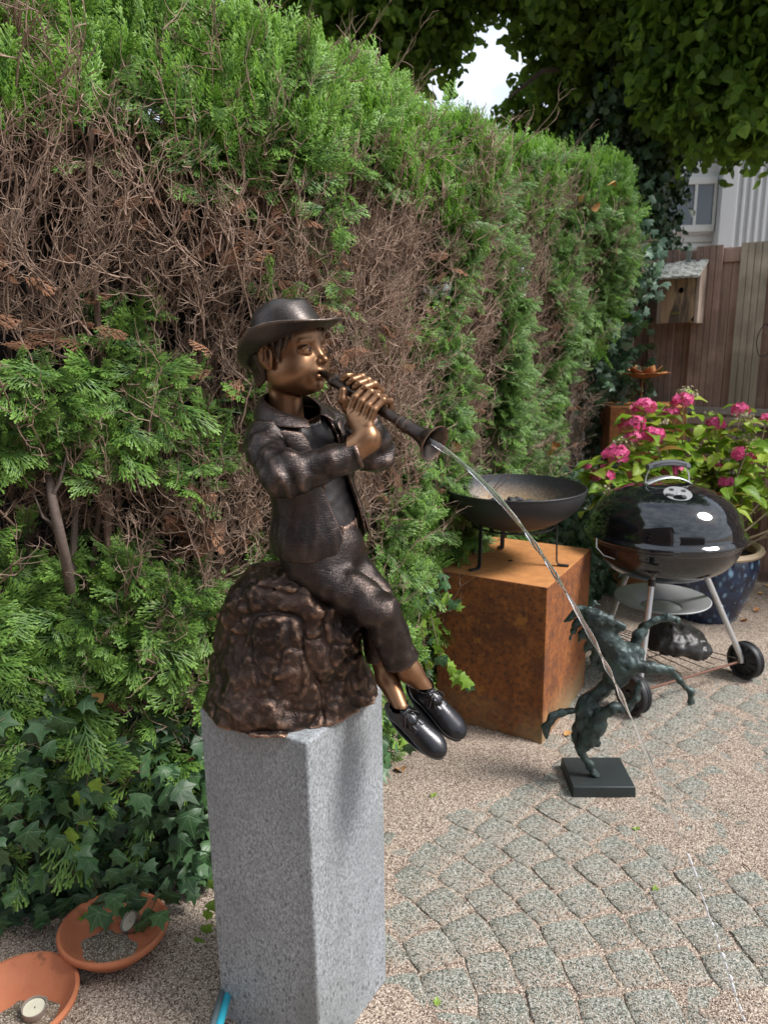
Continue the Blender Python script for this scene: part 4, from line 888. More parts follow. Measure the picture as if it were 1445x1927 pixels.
def torso_core(P, grow=0.0):
    q = (P - TO.astype(np.float32)) @ TM.astype(np.float32); x, y, z = q[..., 0], q[..., 1], q[..., 2]
    d = ell(P, T(0, 0, .045), (.060, .080, .078), TM); d = smin(d, ell(P, T(.004, 0, -.045), (.060, .079, .095), TM), .03)
    d = smin(d, ell(P, T(.0, 0, -.11), (.066, .084, .075), TM), .03)
    d = smin(d, cap(P, T(-.012, -.070, .090), T(-.012, .070, .090), .029), .035); d = smin(d, cap(P, T(-.014, 0, .085), T(-.018, 0, .140), .047, .036), .024)
    return d - grow, x, y, z
def jacket_fn(P):
    d, x, y, z = torso_core(P, .008)
    d = smin(d, ell(P, T(-.004, 0, -.115), (.074, .094, .07), TM), .03)
    # cloth folds
    n1 = fbm(P * np.array([22, 22, 9], np.float32), 3, 91); d = d + .0034 * n1 + .0022 * np.abs(vnoise(P * np.array([30, 30, 12], np.float32), 92))
    shell = np.maximum(d, -(d + .0065))
    # opening: from collar to hem, right edge drifting to the centre, left edge hanging wide
    zr = np.clip((z + .14) / .25, 0, 1)
    ye0 = -.012 - .034 * zr; ye1 = .056 - .020 * zr
    gap = np.minimum(y - ye0, ye1 - y); gap = np.minimum(gap, x + .005)
    round_ = .022 * np.clip((-.098 - z) / .035, 0, 1) ** 2; gap = np.maximum(gap, np.where((x > 0), np.minimum(y - ye0 + round_, ye1 + round_ - y), -1))
    body = np.maximum(shell, gap)
    # lapels and collar: thicker bands beside the opening
    lapr = ((y < ye0 + .002) & (y > ye0 - .030 * np.clip((z + .02) / .07, 0, 1)) & (z > -.02) & (x > .0)) | ((y > ye1 - .002) & (y < ye1 + .028 * np.clip((z + .02) / .07, 0, 1)) & (z > -.02) & (x > .0))
    lapr = lapr & False
    notch = np.abs(z - .072 + .35 * np.abs(y + .01)) < .0035
    col_ = (z > 9)
    thick = np.where((lapr & ~notch) | col_, .0042, 0); body2 = np.maximum(np.maximum(d - thick, -(d + .004)), gap)
    body = np.minimum(body, np.where((lapr & ~notch) | col_, body2, 9))
    hem = -.128 - .012 * (x / .06)
    body = np.maximum(body, hem - z)
    body = np.maximum(body, z - .122 - .45 * np.maximum(-x, 0))
    nkc = cap(P, T(-.004, -.002, .06), T(.004, 0, .19), .036, .043); body = np.maximum(body, -nkc)
    # left front panel swinging free
    f0, f1 = T(.050, .050, -.01), T(.066, .066, -.118)
    # sleeves
    def sleeve(S_, E_, W_, r0, r1, r2, sd):
        dd = smin(cap(P, S_, E_, r0, r1), cap(P, E_, W_, r1, r2), .022)
        ax = (W_ - E_).astype(np.float32); L2 = float(np.linalg.norm(ax)); ax = ax / L2; t = (P - E_.astype(np.float32)) @ ax
        dE = np.sqrt(((P - E_.astype(np.float32)) ** 2).sum(-1))
        fo = np.sin(t * 190 + 3 * vnoise(P * 18, sd)) * np.exp(-(dE / .055) ** 2) * .0034 + .0040 * fbm(P * 24, 3, sd + 1) - .0030 * (1 - np.abs(vnoise(P * 34, sd + 7))) + .0022 * np.sin(t * 95 + 4 * vnoise(P * 14, sd + 3))
        dd = dd + fo
        dd = np.maximum(dd, np.where(dE < L2 * 1.9, t - L2, -9))
        return dd - .0020 * np.exp(-((t - L2 + .004) / .0035) ** 2)
    s1 = sleeve(rS, rE, rW, .0335, .0305, .0245, 93)
    s2 = sleeve(lS, lE, lW, .034, .031, .025, 97)
    s1 = np.where(P @ np.zeros(3, np.float32) == 0, s1, s1)
    arm = np.minimum(s1, s2)
    out_ = smin(body, s1, .010); out_ = smin(out_, s2, .008); return out_
lo = np.minimum.reduce([T(0, 0, -.15), rE, W(500, 1050), W(460, 800)]) - np.array([.06, .08, .02]); hi = np.maximum.reduce([lE, W(700, 760), T(0, 0, .13)]) + np.array([.05, .10, .03])
fit(sdf_obj('jacket', jacket_fn, lo, hi, .0026, M['br_cloth']))
# loose left jacket front
b = MB(); V = []; nn_ = 12
for i in range(nn_ + 1):
    t = i / nn_; z = .075 - .205 * t; y_in = .028 + .034 * t; x_in = .064 + .004 * t
    for k in range(6):
        s_ = k / 5; V.append(T(x_in - .050 * s_ - .004 * math.sin(5 * t + 2 * s_), y_in + .030 * s_ + .010 * math.sin(math.pi * s_), z))
b.add(V, [(i * 6 + k, i * 6 + k + 1, (i + 1) * 6 + k + 1, (i + 1) * 6 + k) for i in range(nn_) for k in range(5)])
o = b.build('jacket_front', M['br_cloth']); m_ = o.modifiers.new('thick', 'SOLIDIFY'); m_.thickness = .006; m_.offset = 0; m_ = o.modifiers.new('sub', 'SUBSURF'); m_.levels = m_.render_levels = 2; fit(o)
# lapels and turned-down collar, laid on the jacket
def on_torso(y, z, off):
    lo_, hi_ = 0.0, .14
    for _ in range(22):
        m0 = (lo_ + hi_) / 2; d0 = float(torso_core(np.array([T(m0, y, z)], np.float32), off)[0][0])
        if d0 < 0: lo_ = m0
        else: hi_ = m0
    return lo_
def flap(name, rows, th=.004):
    b = MB(); n = len(rows[0]); V = [p for r_ in rows for p in r_]
    b.add(V, [(i * n + k, i * n + k + 1, (i + 1) * n + k + 1, (i + 1) * n + k) for i in range(len(rows) - 1) for k in range(n - 1)])
    o = b.build(name, M['br_cloth'], auto=None); m_ = o.modifiers.new('t', 'SOLIDIFY'); m_.thickness = th; m_.offset = 0; m_ = o.modifiers.new('s', 'SUBSURF'); m_.levels = m_.render_levels = 2; return fit(o)
for sg in (-1, 1):
    rows = []
    for i in range(9):
        t = i / 8; z = .092 - .104 * t; yi = (-.045 + .010 * t) if sg < 0 else (.037 + .007 * t); wd = .034 * (1 - t) ** .8 + .003
        rows.append([T(on_torso(yi + sg * wd * k / 4, z + (.014 * (k / 4) if i == 0 else 0), .0145 + .003 * math.sin(math.pi * k / 4)), yi + sg * wd * k / 4, z + (.014 * (k / 4) if i == 0 else 0)) for k in range(5)])
    flap('lapel', rows)
rows = []
for i in range(33):
    a = math.radians(-158 + 316 * i / 32) ; bk = (1 + math.cos(a)) / 2                      # 1 at the nape
    c_, s_ = -math.cos(a), -math.sin(a); row = []
    for k in range(5):
        t = k / 4; r_ = .0445 + .026 * t ** .8; z = .109 + .056 * bk ** .8 - (.016 + .020 * bk) * t ** 1.5
        row.append(T(r_ * 0.92 * c_ - .008 + .012 * (1 - bk), r_ * 1.08 * s_ - .004, z))
    rows.append(row)
flap('collar', rows, .0045)
# shirt
def shirt_fn(P):
    d, x, y, z = torso_core(P, -.0015); d = d + .0018 * fbm(P * np.array([20, 20, 40], np.float32), 3, 101)
    d = np.maximum(d, -.125 - z); d = np.maximum(d, z - .104 - .30 * x); nkc = cap(P, T(.008, 0, .07), T(.012, 0, .19), .030, .046); d = np.maximum(d, -nkc)
    rim = np.sqrt((nkc) ** 2 + np.minimum(0, 0 * z)); return np.minimum(d, np.maximum(np.abs(nkc) - .0035, np.abs(d) - .0015))
fit(sdf_obj('shirt', shirt_fn, lo, hi, .003, M['br_shirt']))

# ---- trousers
rH, rK, rM = W(588, 1068, -.030), W(716, 1152, -.100), W(755, 1244, -.082)
lH, lK, lM = W(648, 1050, .030), W(706, 1128, -.015), W(716, 1246, -.045)
def trouser_fn(P):
    d = ell(P, W(604, 1028, .0), (.080, .075, .055)); d = smin(d, ell(P, T(.0, 0, -.11), (.062, .078, .05), TM), .03)
    a = smin(cap(P, rH, rK, .050, .0355), cap(P, rK, rM, .0350, .0320), .006); c_ = smin(cap(P, lH, lK, .044, .034), cap(P, lK, lM, .034, .028), .008)
    n_ = fbm(P * np.array([16, 16, 16], np.float32), 3, 111)
    for (A, B, sd, am) in ((rK, rH, 112, .0020), (rK, rM, 114, .0018)):
        ax = unit(B - A).astype(np.float32); t = (P - A.astype(np.float32)) @ ax; a = a + am * np.sin(t * 120 + 5 * vnoise(P * 16, sd)) * np.exp(-((t - .03) / .05) ** 2)
    a = a + .0034 * n_ - .0022 * (1 - np.abs(vnoise(P * np.array([40, 40, 22], np.float32), 118))); c_ = c_ + .0035 * fbm(P * 24, 3, 117)
    for pt_, dr in ((rM, rM - rK), (lM, lM - lK)):
        ax = unit(dr).astype(np.float32); t = (P - pt_.astype(np.float32)) @ ax
        if pt_ is rM: a = np.maximum(a, t + .002 * vnoise(P * 30, 5)); a = np.maximum(a, -cap(P, pt_ - ax * .03, pt_ + ax * .1, .028))
        else: c_ = np.maximum(c_, t + .002 * vnoise(P * 30, 5)); c_ = np.maximum(c_, -cap(P, pt_ - ax * .03, pt_ + ax * .1, .024))
    l_ = smin(a, c_, .006); d = smin(d, l_, .025)
    # crease of the lap
    q = (P - TO.astype(np.float32)) @ TM.astype(np.float32)
    return np.maximum(d, q[..., 2] + .080)
fit(sdf_obj('trousers', trouser_fn, np.minimum(W(500, 1100), rM) - np.array([.01, .16, .10]) * np.array([1, .9, .25]), np.maximum(W(800, 960), lH) + np.array([.0, .10, .03]), .0026, M['br_trouser']))
# belt with loops, fly stitching
b = MB(); pts = []
for a in np.linspace(-1.2, 2.0, 30): pts.append(T(.0665 * math.cos(a), .0835 * math.sin(a), -.088 - .010 * math.cos(a)))
pts = np.array(pts); V = []; 
for i, p in enumerate(pts): V += [p + tU * .008, p - tU * .008]
b.add(V, [(2 * i, 2 * i + 1, 2 * i + 3, 2 * i + 2) for i in range(len(pts) - 1)]); o = b.build('waistband', M['br_trouser']); m_ = o.modifiers.new('t', 'SOLIDIFY'); m_.thickness = .004; m_.offset = 0; fit(o)
for a in (-.1, .45, 1.0):
    p = T(.0692 * math.cos(a), .0865 * math.sin(a), -.088 - .010 * math.cos(a)); b = MB(); b.box(p, (.003, .006, .022), TM @ rotz(a)); fit(b.build('belt_loop', M['br_trouser'], bevel=.001))

# ---- head, neck, hands and shins: one golden skin
def head_fn(P):
    q = ((P - HO.astype(np.float32)) @ HM.astype(np.float32)) * 1000; x, y, z = q[..., 0], q[..., 1], q[..., 2]; ya = np.abs(y); Q = np.stack([x, ya, z], -1)
    e = lambda c, r: ell(Q, c, r)
    d = e((-14, 0, 20), (73, 58, 64)); d = smin(d, e((14, 0, -18), (50, 48, 58)), 18)
    d = smin(d, e((34, 0, -61), (25, 27, 17)), 18); d = smin(d, e((34, 24, -33), (28, 26, 29)), 14)
    d = smin(d, e((25, 0, 22), (34, 44, 31)), 16); d = smin(d, e((5, 28, -42), (38, 24, 27)), 16)
    # shallow eye hollows, soft brows
    d = smax(d, -e((73, 24, -2), (15, 14, 9)), 10); d = smin(d, cap(Q, (59, 16, 13), (51, 34, 12), 2.6, 2.0), 8)
    # eyeball with upper and lower lids
    eb = e((49.5, 25, -3), (12.5, 13.5, 10.5)); d = smin(d, eb, 1.2)
    lidu = np.maximum(e((49.8, 25, -2.6), (14.2, 14.8, 11.8)), 3.0 - z - .030 * (ya - 24) ** 2); lidl = np.maximum(e((49.5, 25, -3), (13.8, 14.4, 11.4)), z + 8.0 - .018 * (ya - 25) ** 2)
    d = smin(d, lidu, .9); d = smin(d, lidl, .9)
    # nose: small and rounded
    d = smin(d, cap(Q, (57, 0, 4), (69, 0, -17), 6.0, 6.6), 9); d = smin(d, e((73.0, 0, -21.0), (8.0, 7.6, 7.0)), 4); d = smin(d, e((65.5, 8.0, -23.5), (7.5, 5.2, 5.2)), 3)
    d = smax(d, -e((70, 4.4, -28.8), (3.4, 2.3, 2.4)), 1.5)
    # upper lip, pursed mouth round the mouthpiece, chin
    d = smin(d, e((58, 0, -38), (11, 19, 12)), 9); d = smin(d, e((66.0, 0, -38.0), (6.0, 13, 4.6)), 2.4); d = smin(d, e((63.0, 0, -49.5), (7.0, 11.5, 5.2)), 2.4)
    d = smax(d, -np.maximum(e((68, 0, -43.8), (9, 14.0, 1.9)), 0 * x - 9), 1.6); d = smax(d, -e((57, 17, -44), (4, 3.2, 4.0)), 3); d = smin(d, e((50, 0, -64), (14, 15, 10)), 7)
    # ears
    em = rotx(-.25) @ roty(.18)
    er = e((-7, 59, -9), (14, 6.5, 22)); er = smin(er, e((-10, 62.5, -4), (13.5, 4, 18)), 4); er = smax(er, -e((-4.5, 66.5, -4), (9.0, 7.5, 14.5)), 2.0)
    er = smin(er, e((-2, 59.5, -26), (6, 4, 7)), 4); er = smin(er, cap(Q, (-6, 62.5, 4), (-6, 62.5, -14), 2.2), 3); d = smin(d, er, 3)
    d = smin(d, cap(Q, (-16, 0, -30), (-24, 0, -135), 29, 34), 9)
    # collar bones under the shirt neck
    d = np.maximum(d, z - 44 - .28 * x)
    return d / 1000
def hand(P, palm, fingers, thumb, rp):
    d = None
    for pts, rr in palm: 
        e = chain(P, pts, rr, .008); d = e if d is None else smin(d, e, .011)
    f = None
    for pts, rr in fingers:
        e = chain(P, pts, rr, .0025); f = e if f is None else np.minimum(f, e)
    d = smin(d, f, .0035); return smin(d, chain(P, *thumb, .004), .006)
# right hand: back towards the viewer, fingers over the top of the pipe and down its far side
RH = []; kn = []
rbase = W(692, 822, -.126)
for i, (t, ln) in enumerate(((.395, 1.0), (.455, 1.06), (.513, 1.02), (.566, .90))):
    k0 = onfl(t + .012, -.022, .030); k1 = onfl(t, .004, .0225); k2 = onfl(t - .004, .0195, .006); k3 = onfl(t - .006, .0165, -.0135); k4 = onfl(t - .004, .002, -.0205)
    kn.append(k0); RH.append(([k0, k1, k2, k3, k4], [.0078, .0068, .0065, .0060, .0050] if i < 3 else [.0070, .0060, .0057, .0053, .0044]))
rpalm = [([rW + (rE - rW) * .25, rbase + np.array([0, 0, -.004]), kn[j]], [.0180, .0165, .0088]) for j in range(4)]
rthumb = ([rbase + np.array([-.006, .004, .006]), onfl(.40, -.030, .012), onfl(.43, -.020, -.006), onfl(.455, -.010, -.018)], [.013, .010, .0085, .0065])
# left hand: palm beyond the pipe, fingertips resting on its holes, thumb below
LH = []; kl = []
lbase = W(678, 786, -.050)
for i, t in enumerate((.235, .292, .348, .403)):
    k0 = onfl(t + .03, -.006, -.036); k1 = onfl(t + .012, .016, -.030); k2 = onfl(t + .003, .0275, -.012); k3 = onfl(t - .004, .0215, .006); k4 = onfl(t - .010, .0150, .0125)
    kl.append(k0); LH.append(([k0, k1, k2, k3, k4], [.0076, .0067, .0067, .0062, .0050]))
lpalm = [([lW + (lE - lW) * .2, lbase, kl[j]], [.0185, .018, .0088]) for j in range(4)]
lthumb = ([lbase + np.array([-.004, -.004, 0]), W(655, 768, -.078), W(644, 752, -.082), W(645, 735, -.080)], [.013, .0100, .0078, .0066])
# shins
rA, lA = W(800, 1296, -.085), W(754, 1332, -.115)
def shins_fn(P):
    return np.minimum(chain(P, [rM - unit(rM - rK) * .03, rM + (rA - rM) * .35, rA], [.0235, .0215, .0150], .01), chain(P, [lM - unit(lM - lK) * .03, lM + (lA - lM) * .35, lA], [.0225, .0205, .0150], .01))
for nm, fn, l_, h_, st in (('head', head_fn, HO - np.array([.11, .11, .150]), HO + np.array([.11, .11, .09]), .0016),
                   ('hand', lambda P: hand(P, rpalm, RH, rthumb, 0), W(650, 885, -.19), W(750, 725, -.05), .0012),
                   ('hand', lambda P: hand(P, lpalm, LH, lthumb, 0), W(628, 830, -.15), W(735, 698, .02), .0012),
                   ('shin', lambda P: chain(P, [rM - unit(rM - rK) * .03, rM + (rA - rM) * .35, rA], [.0235, .0215, .0150], .01), W(715, 1340, -.18), W(840, 1190, .0), .002),
                   ('shin', lambda P: chain(P, [lM - unit(lM - lK) * .03, lM + (lA - lM) * .35, lA], [.0225, .0205, .0150], .01), W(670, 1375, -.2), W(800, 1190, .03), .002)):
    V_, F_ = nets(fn, np.minimum(l_, h_), np.maximum(l_, h_), st); q = (V_ - HO) @ HM * 1000; tone = np.zeros(len(V_))
    if nm == 'head':                                      # tone darker in mouth, ears, irises and along lids and brows
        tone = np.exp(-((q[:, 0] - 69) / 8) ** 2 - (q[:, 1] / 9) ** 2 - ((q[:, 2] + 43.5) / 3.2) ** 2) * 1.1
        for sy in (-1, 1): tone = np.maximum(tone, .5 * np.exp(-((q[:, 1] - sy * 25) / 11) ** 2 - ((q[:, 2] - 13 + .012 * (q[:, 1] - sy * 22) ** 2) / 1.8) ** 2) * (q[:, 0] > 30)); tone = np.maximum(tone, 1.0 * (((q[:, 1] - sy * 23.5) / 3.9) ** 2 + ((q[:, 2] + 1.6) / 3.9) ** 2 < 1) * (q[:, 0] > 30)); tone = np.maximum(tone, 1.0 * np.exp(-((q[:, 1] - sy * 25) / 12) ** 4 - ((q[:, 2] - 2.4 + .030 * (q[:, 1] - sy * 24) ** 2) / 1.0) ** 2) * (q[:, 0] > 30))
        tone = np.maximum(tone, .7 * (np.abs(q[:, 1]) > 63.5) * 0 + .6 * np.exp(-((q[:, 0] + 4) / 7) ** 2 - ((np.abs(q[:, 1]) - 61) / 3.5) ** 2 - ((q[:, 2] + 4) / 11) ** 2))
    fit_o = bpy.data.objects.new(nm, np_mesh(nm, V_, F_, M['br_skin'], np.clip(tone, 0, 1))); COL.objects.link(fit_o); fit(fit_o)
# fingernails
for (pts, rr) in LH:
    p = (np.array(pts[3]) * .35 + np.array(pts[4]) * .65); n_ = unit(p - onfl(0.3) - fl_a * ((p - onfl(0.3)) @ fl_a)); dd = unit(np.array(pts[4]) - np.array(pts[3]))
    b = MB(); b.add([p + n_ * .0068 + a_ * dd * .0038 + c_ * np.cross(dd, n_) * .0032 - n_ * .0011 * (abs(a_) + abs(c_)) for a_ in (-1, 0, 1) for c_ in (-1, 0, 1)], [(0, 1, 4, 3), (1, 2, 5, 4), (3, 4, 7, 6), (4, 5, 8, 7)])
    o = b.build('fingernail', M['br_skin']); m_ = o.modifiers.new('t', 'SOLIDIFY'); m_.thickness = .0012; fit(o)

# ---- hair: many locks under the hat
def hair_fn(P):
    q = ((P - HO.astype(np.float32)) @ HM.astype(np.float32)) * 1000; x, y, z = q[..., 0], q[..., 1], q[..., 2]; ya = np.abs(y); Q = np.stack([x, ya, z], -1)
    d = ell(Q, (-17, 0, 22), (77, 62, 66)); an = np.arctan2(y, x + 15)
    d = d + 2.2 * np.sin(an * 34 + .08 * z + 2 * vnoise(q * .04, 121)) * np.clip(1, 0, 1) + 1.5 * vnoise(q * .1, 122)
    edge = np.where(x > 26, 31 + 4.5 * np.sin(y * .35 + 1) - .10 * y, np.where(x > 8, 6 - 22 * (1 - (x - 8) / 18) + (x - 8) * 1.5, np.where(x > -6, -4, -34)))
    d = np.maximum(d, (edge - z) * .7)
    # a sideburn lock in front of the ear
    d = smin(d, cap(Q, (20, 51, 24), (14, 56, -18), 9.0, 2.6), 3); d = smin(d, cap(Q, (34, 47, 32), (27, 52, 0), 8.0, 2.2), 2); d = smin(d, cap(Q, (44, 41, 40), (39, 46, 14), 7.5, 1.8), 1.5)
    for k in range(7): d = smin(d, cap(np.stack([x, y, z], -1), (52 - .010 * (32 - 11 * k) ** 2, 36 - 11 * k, 52), (64 - .013 * (26 - 10 * k) ** 2, 26 - 10 * k, 30 + 4 * (k % 2)), 6.0, 1.6), 1.2)
    for k in range(4): d = smin(d, cap(Q, (-60 + 10 * k, 26 + 8 * k, -6), (-60 + 11 * k, 24 + 7 * k, -58 + 4 * k), 13, 5), 3)
    d = smax(d, -ell(Q, (-6, 62, -8), (17, 12, 22)), 3)
    d = np.maximum(d, z - 44 - .25 * x)
    return d / 1000
fit(sdf_obj('hair', hair_fn, HO - np.array([.11, .11, .07]), HO + np.array([.10, .11, .10]), .0017, M['br_hair']))

# ---- hat
hc = W(551, 643, .0); hN = unit([-.36, .13, 1.0]); hX = unit(np.array([1, 0, 0]) - hN * hN[0]); hY = np.cross(hN, hX)
hh = (unit([math.cos(R(-30)), math.sin(R(-30)), 0])); ha_ = math.atan2(hh @ hY, hh @ hX)
HTM = np.stack([math.cos(ha_) * hX + math.sin(ha_) * hY, -math.sin(ha_) * hX + math.cos(ha_) * hY, hN], 1)   # x towards the face
b = MB(); n = 72; prof = []
def hat_pt(u, k, inner=0.0):
    """u 0..1 brim edge to crown base, 1..2 up the crown, 2..3 over the top"""
    a = 2 * math.pi * k / n; c_, s_ = math.cos(a), math.sin(a); el = 1.13
    if u <= 1:
        r_ = .091 - .030 * u; curl = (.034 if s_ < 0 else .022) * abs(s_) ** 2.0 * (1 - u) ** 1.2 + .004 * (1 - u) * c_ - .006 * (1 - u) * (c_ < 0) * abs(c_); z = .004 * u + curl + .0015 * math.sin(3 * a + 1) * (1 - u)
    elif u <= 2:
        t = u - 1; r_ = .061 - .013 * t ** 1.8 - .0015 * math.sin(math.pi * t); z = .004 + .058 * t - .004 * t ** 4; 
    else:
        t = u - 2; r_ = .048 * (1 - t) ** .55; z = .058 + .017 * math.sin(min(1, t * 1.5) * math.pi / 2) - .014 * math.exp(-((s_ * r_) / .016) ** 2) * (1 if c_ * r_ > -.04 else .4) * min(1, t * 2.2)
    r_ += inner
    if u > 1: r_ += .0012 * math.sin(5 * a + u * 3)
    return np.array([r_ * c_ * el - (.004 if u <= 1 else .006), r_ * s_, z])
us = list(np.linspace(0, 1, 8)) + list(np.linspace(1.0, 2, 10))[1:] + list(np.linspace(2.0, 2.98, 12))[1:]
V = [hc + HTM @ hat_pt(u, k) for u in us for k in range(n)]; V.append(hc + HTM @ (hat_pt(3, 0) * np.array([0, 0, 1]))); m = len(us)
b.add(V, [(i * n + k, i * n + (k + 1) % n, (i + 1) * n + (k + 1) % n, (i + 1) * n + k) for i in range(m - 1) for k in range(n)] + [((m - 1) * n + k, (m - 1) * n + (k + 1) % n, m * n) for k in range(n)])
o = b.build('hat', M['br_hat'], auto=None); m_ = o.modifiers.new('t', 'SOLIDIFY'); m_.thickness = .0042; m_.offset = -1; m_.use_rim = True; m_ = o.modifiers.new('s', 'SUBSURF'); m_.levels = m_.render_levels = 1
hat = fit(o)
b = MB(); b.tube([hc + HTM @ (hat_pt(1.0 + .03, k) * np.array([1.02, 1.02, 1]) + np.array([0, 0, .006])) for k in list(range(n)) + [0]], .0035, 6, flat=1); o = b.build('hat_band', M['br_hat'], hat)

# ---- pipe with a flared bell
def turn(z): return z * FL
PMt = frames(np.array([unit(np.cross(fl_a, [0, 0, 1]))]), np.array([fl_a]))[0]
prof = [(0, -.012), (.0048, -.012), (.0058, 0), (.0068, .012), (.0078, .022), (.0116, .026), (.0126, .031), (.0112, .036), (.0104, .040), (.0108, .085), (.0098, .13), (.0088, .165), (.0084, .180),
        (.0100, .184), (.0118, .188), (.0102, .192), (.0104, .196), (.0128, .201), (.0112, .207), (.0110, .212), (.0118, .224), (.0142, .236), (.0190, .246), (.0262, .254), (.0305, .258), (.0312, .2605), (.0300, .261), (.0245, .2555), (.017, .250), (.011, .243), (.009, .236), (0, .236)]
sc_ = FL / .2605; prof = [(r_, z * sc_) for r_, z in prof]
b = MB(); b.lathe(prof, mouth, 40, PMt); fit(b.build('pipe', M['br_flute'], auto=60))
b = MB(); b.lathe([(.0052, FL - .03), (.0052, FL - .004), (.0036, FL - .004), (.0036, FL - .02), (0, FL - .02)], mouth, 16, PMt); fit(b.build('water_nozzle', M['br_shoe']))
for t in (.20, .262, .32, .372, .43):
    b = MB(); p = onfl(t, .0115, .002); up_ = unit(onfl(t, 1, .15) - onfl(t)); b.lathe([(.0026, .0), (.0048, .001), (.0050, .0022), (.0036, .0026), (.0026, .0012)], p, 14, frames(np.array([fl_a]), np.array([up_]))[0]); fit(b.build('finger_hole', M['br_flute']))

# ---- lace-up shoes
def shoe(Ank, toe, roll, nm):
    f_ = unit(toe - Ank); L_ = np.linalg.norm(toe - Ank); upv = unit(np.array([-.35, -.30, .9]) if roll == 0 else np.array([.0, -.45, .9])); upv = unit(upv - f_ * (upv @ f_)); sd_ = np.cross(upv, f_); SM = np.stack([f_, sd_, upv], 1)
    O = Ank
    def s_(x, y, z): return O + SM @ np.array([x, y, z])
    def fn(P):
        q = (P - O.astype(np.float32)) @ SM.astype(np.float32); x, y, z = q[..., 0], q[..., 1], q[..., 2]
        d = ell(P, s_(-.004, 0, -.016), (.026, .020, .022), SM); d = smin(d, ell(P, s_(.032, 0, -.014), (.042, .0215, .019), SM), .012); d = smin(d, ell(P, s_(.074, .001, -.017), (.036, .0240, .0165), SM), .014)
        d = smin(d, cap(P, s_(-.004, 0, -.01), s_(-.006, 0, .008), .021, .0185), .006)
        sole = np.maximum(np.abs(z + .0335) - .0028, np.maximum(ell(np.stack([x, y, 0 * z], -1), (.037, 0, 0), (.071, .0235, 1)), ell(np.stack([x, y, 0 * z], -1), (.048, 0, 0), (.064, .0305, 1)) * 0 - 9)) 
        d = np.maximum(d, -.033 - z); 
        op = cap(P, s_(-.006, 0, .006), s_(-.010, 0, .03), .0165, .019); d = np.maximum(d, -op)
        tongue = ell(P, s_(.018, 0, .008), (.020, .011, .006), SM); d = smin(d, tongue, .003)
        # welt line and lacing flaps
        d = d + .0009 * np.exp(-((z + .028) / .0015) ** 2) - .0012 * ((np.abs(y) > .0065) & (np.abs(y) < .017) & (x > .010) & (x < .047) & (z > -.012))
        return np.minimum(d, sole - .0008)
    lo_ = np.minimum(Ank, toe) - .045; hi_ = np.maximum(Ank, toe) + .045
    o = fit(sdf_obj('shoe', fn, lo_, hi_, .0017, M['br_shoe']))
    for k, x in enumerate((.016, .025, .034, .043)):
        z_ = .0105 - .0045 * ((x - .016) / .009) * .75
        b = MB(); b.tube([s_(x, -.0135, z_ - .007), s_(x + .001, -.006, z_ - .0005), s_(x + .001, .0, z_ + .0006), s_(x + .001, .006, z_ - .0005), s_(x, .0135, z_ - .007)], .0017, 6); l_ = b.build('lace', M['br_shoe']); l_.parent = o
    for sg in (-1, 1):
        b = MB(); b.tube([s_(.014, 0, .0125), s_(.017, sg * .008, .0165), s_(.026, sg * .017, .008), s_(.030, sg * .021, -.002), s_(.024, sg * .020, -.004), s_(.016, sg * .010, .010), s_(.014, 0, .0125)], .0016, 6); l_ = b.build('lace_bow', M['br_shoe']); l_.parent = o
        b = MB(); b.tube([s_(.014, 0, .0125), s_(.022, sg * .006, .0145), s_(.034, sg * .012, .004), s_(.044, sg * .016, -.006)], .0014, 6); l_ = b.build('lace_end', M['br_shoe']); l_.parent = o
shoe(lA + np.array([.000, 0, -.004]), W(818, 1398, -.155), 0, 'a'); shoe(rA + np.array([.000, 0, -.002]), W(862, 1364, -.12), 1, 'b')

# ================================================================ WATER JET
g = G('water'); g.b.inputs['Transmission Weight'].default_value = 1.0; g.set((1, 1, 1), 0.0); g.b.inputs['IOR'].default_value = 1.33; wd_ = g.n('ShaderNodeBsdfDiffuse'); wd_.inputs[0].default_value = (.85, .9, .95, 1); wm_ = g.n('ShaderNodeMixShader'); wm_.inputs[0].default_value = .05; g.l(g.b.outputs[0], wm_.inputs[1]); g.l(wd_.outputs[0], wm_.inputs[2]); g.l(wm_.outputs[0], g.o.inputs[0]); M['water'] = g.m  # a little white diffuse mixed in for sky glints
g = G('glint white drops'); g.b.inputs['Transmission Weight'].default_value = .45; g.set((.95, .97, 1), .05); M['drops'] = g.m  # half-opaque white base puts the glints into the drops' colour
jp = [(832, 838, 1.160), (900, 896, 1.165), (960, 966, 1.172), (1010, 1040, 1.180), (1070, 1122, 1.188), (1120, 1215, 1.195), (1178, 1320, 1.204), (1212, 1400, 1.212), (1250, 1495, 1.222), (1275, 1570, 1.228), (1300, 1632, 1.235), (1320, 1692, 1.241), (1355, 1782, 1.250), (1383, 1868, 1.258), (1400, 1925, 1.262)]
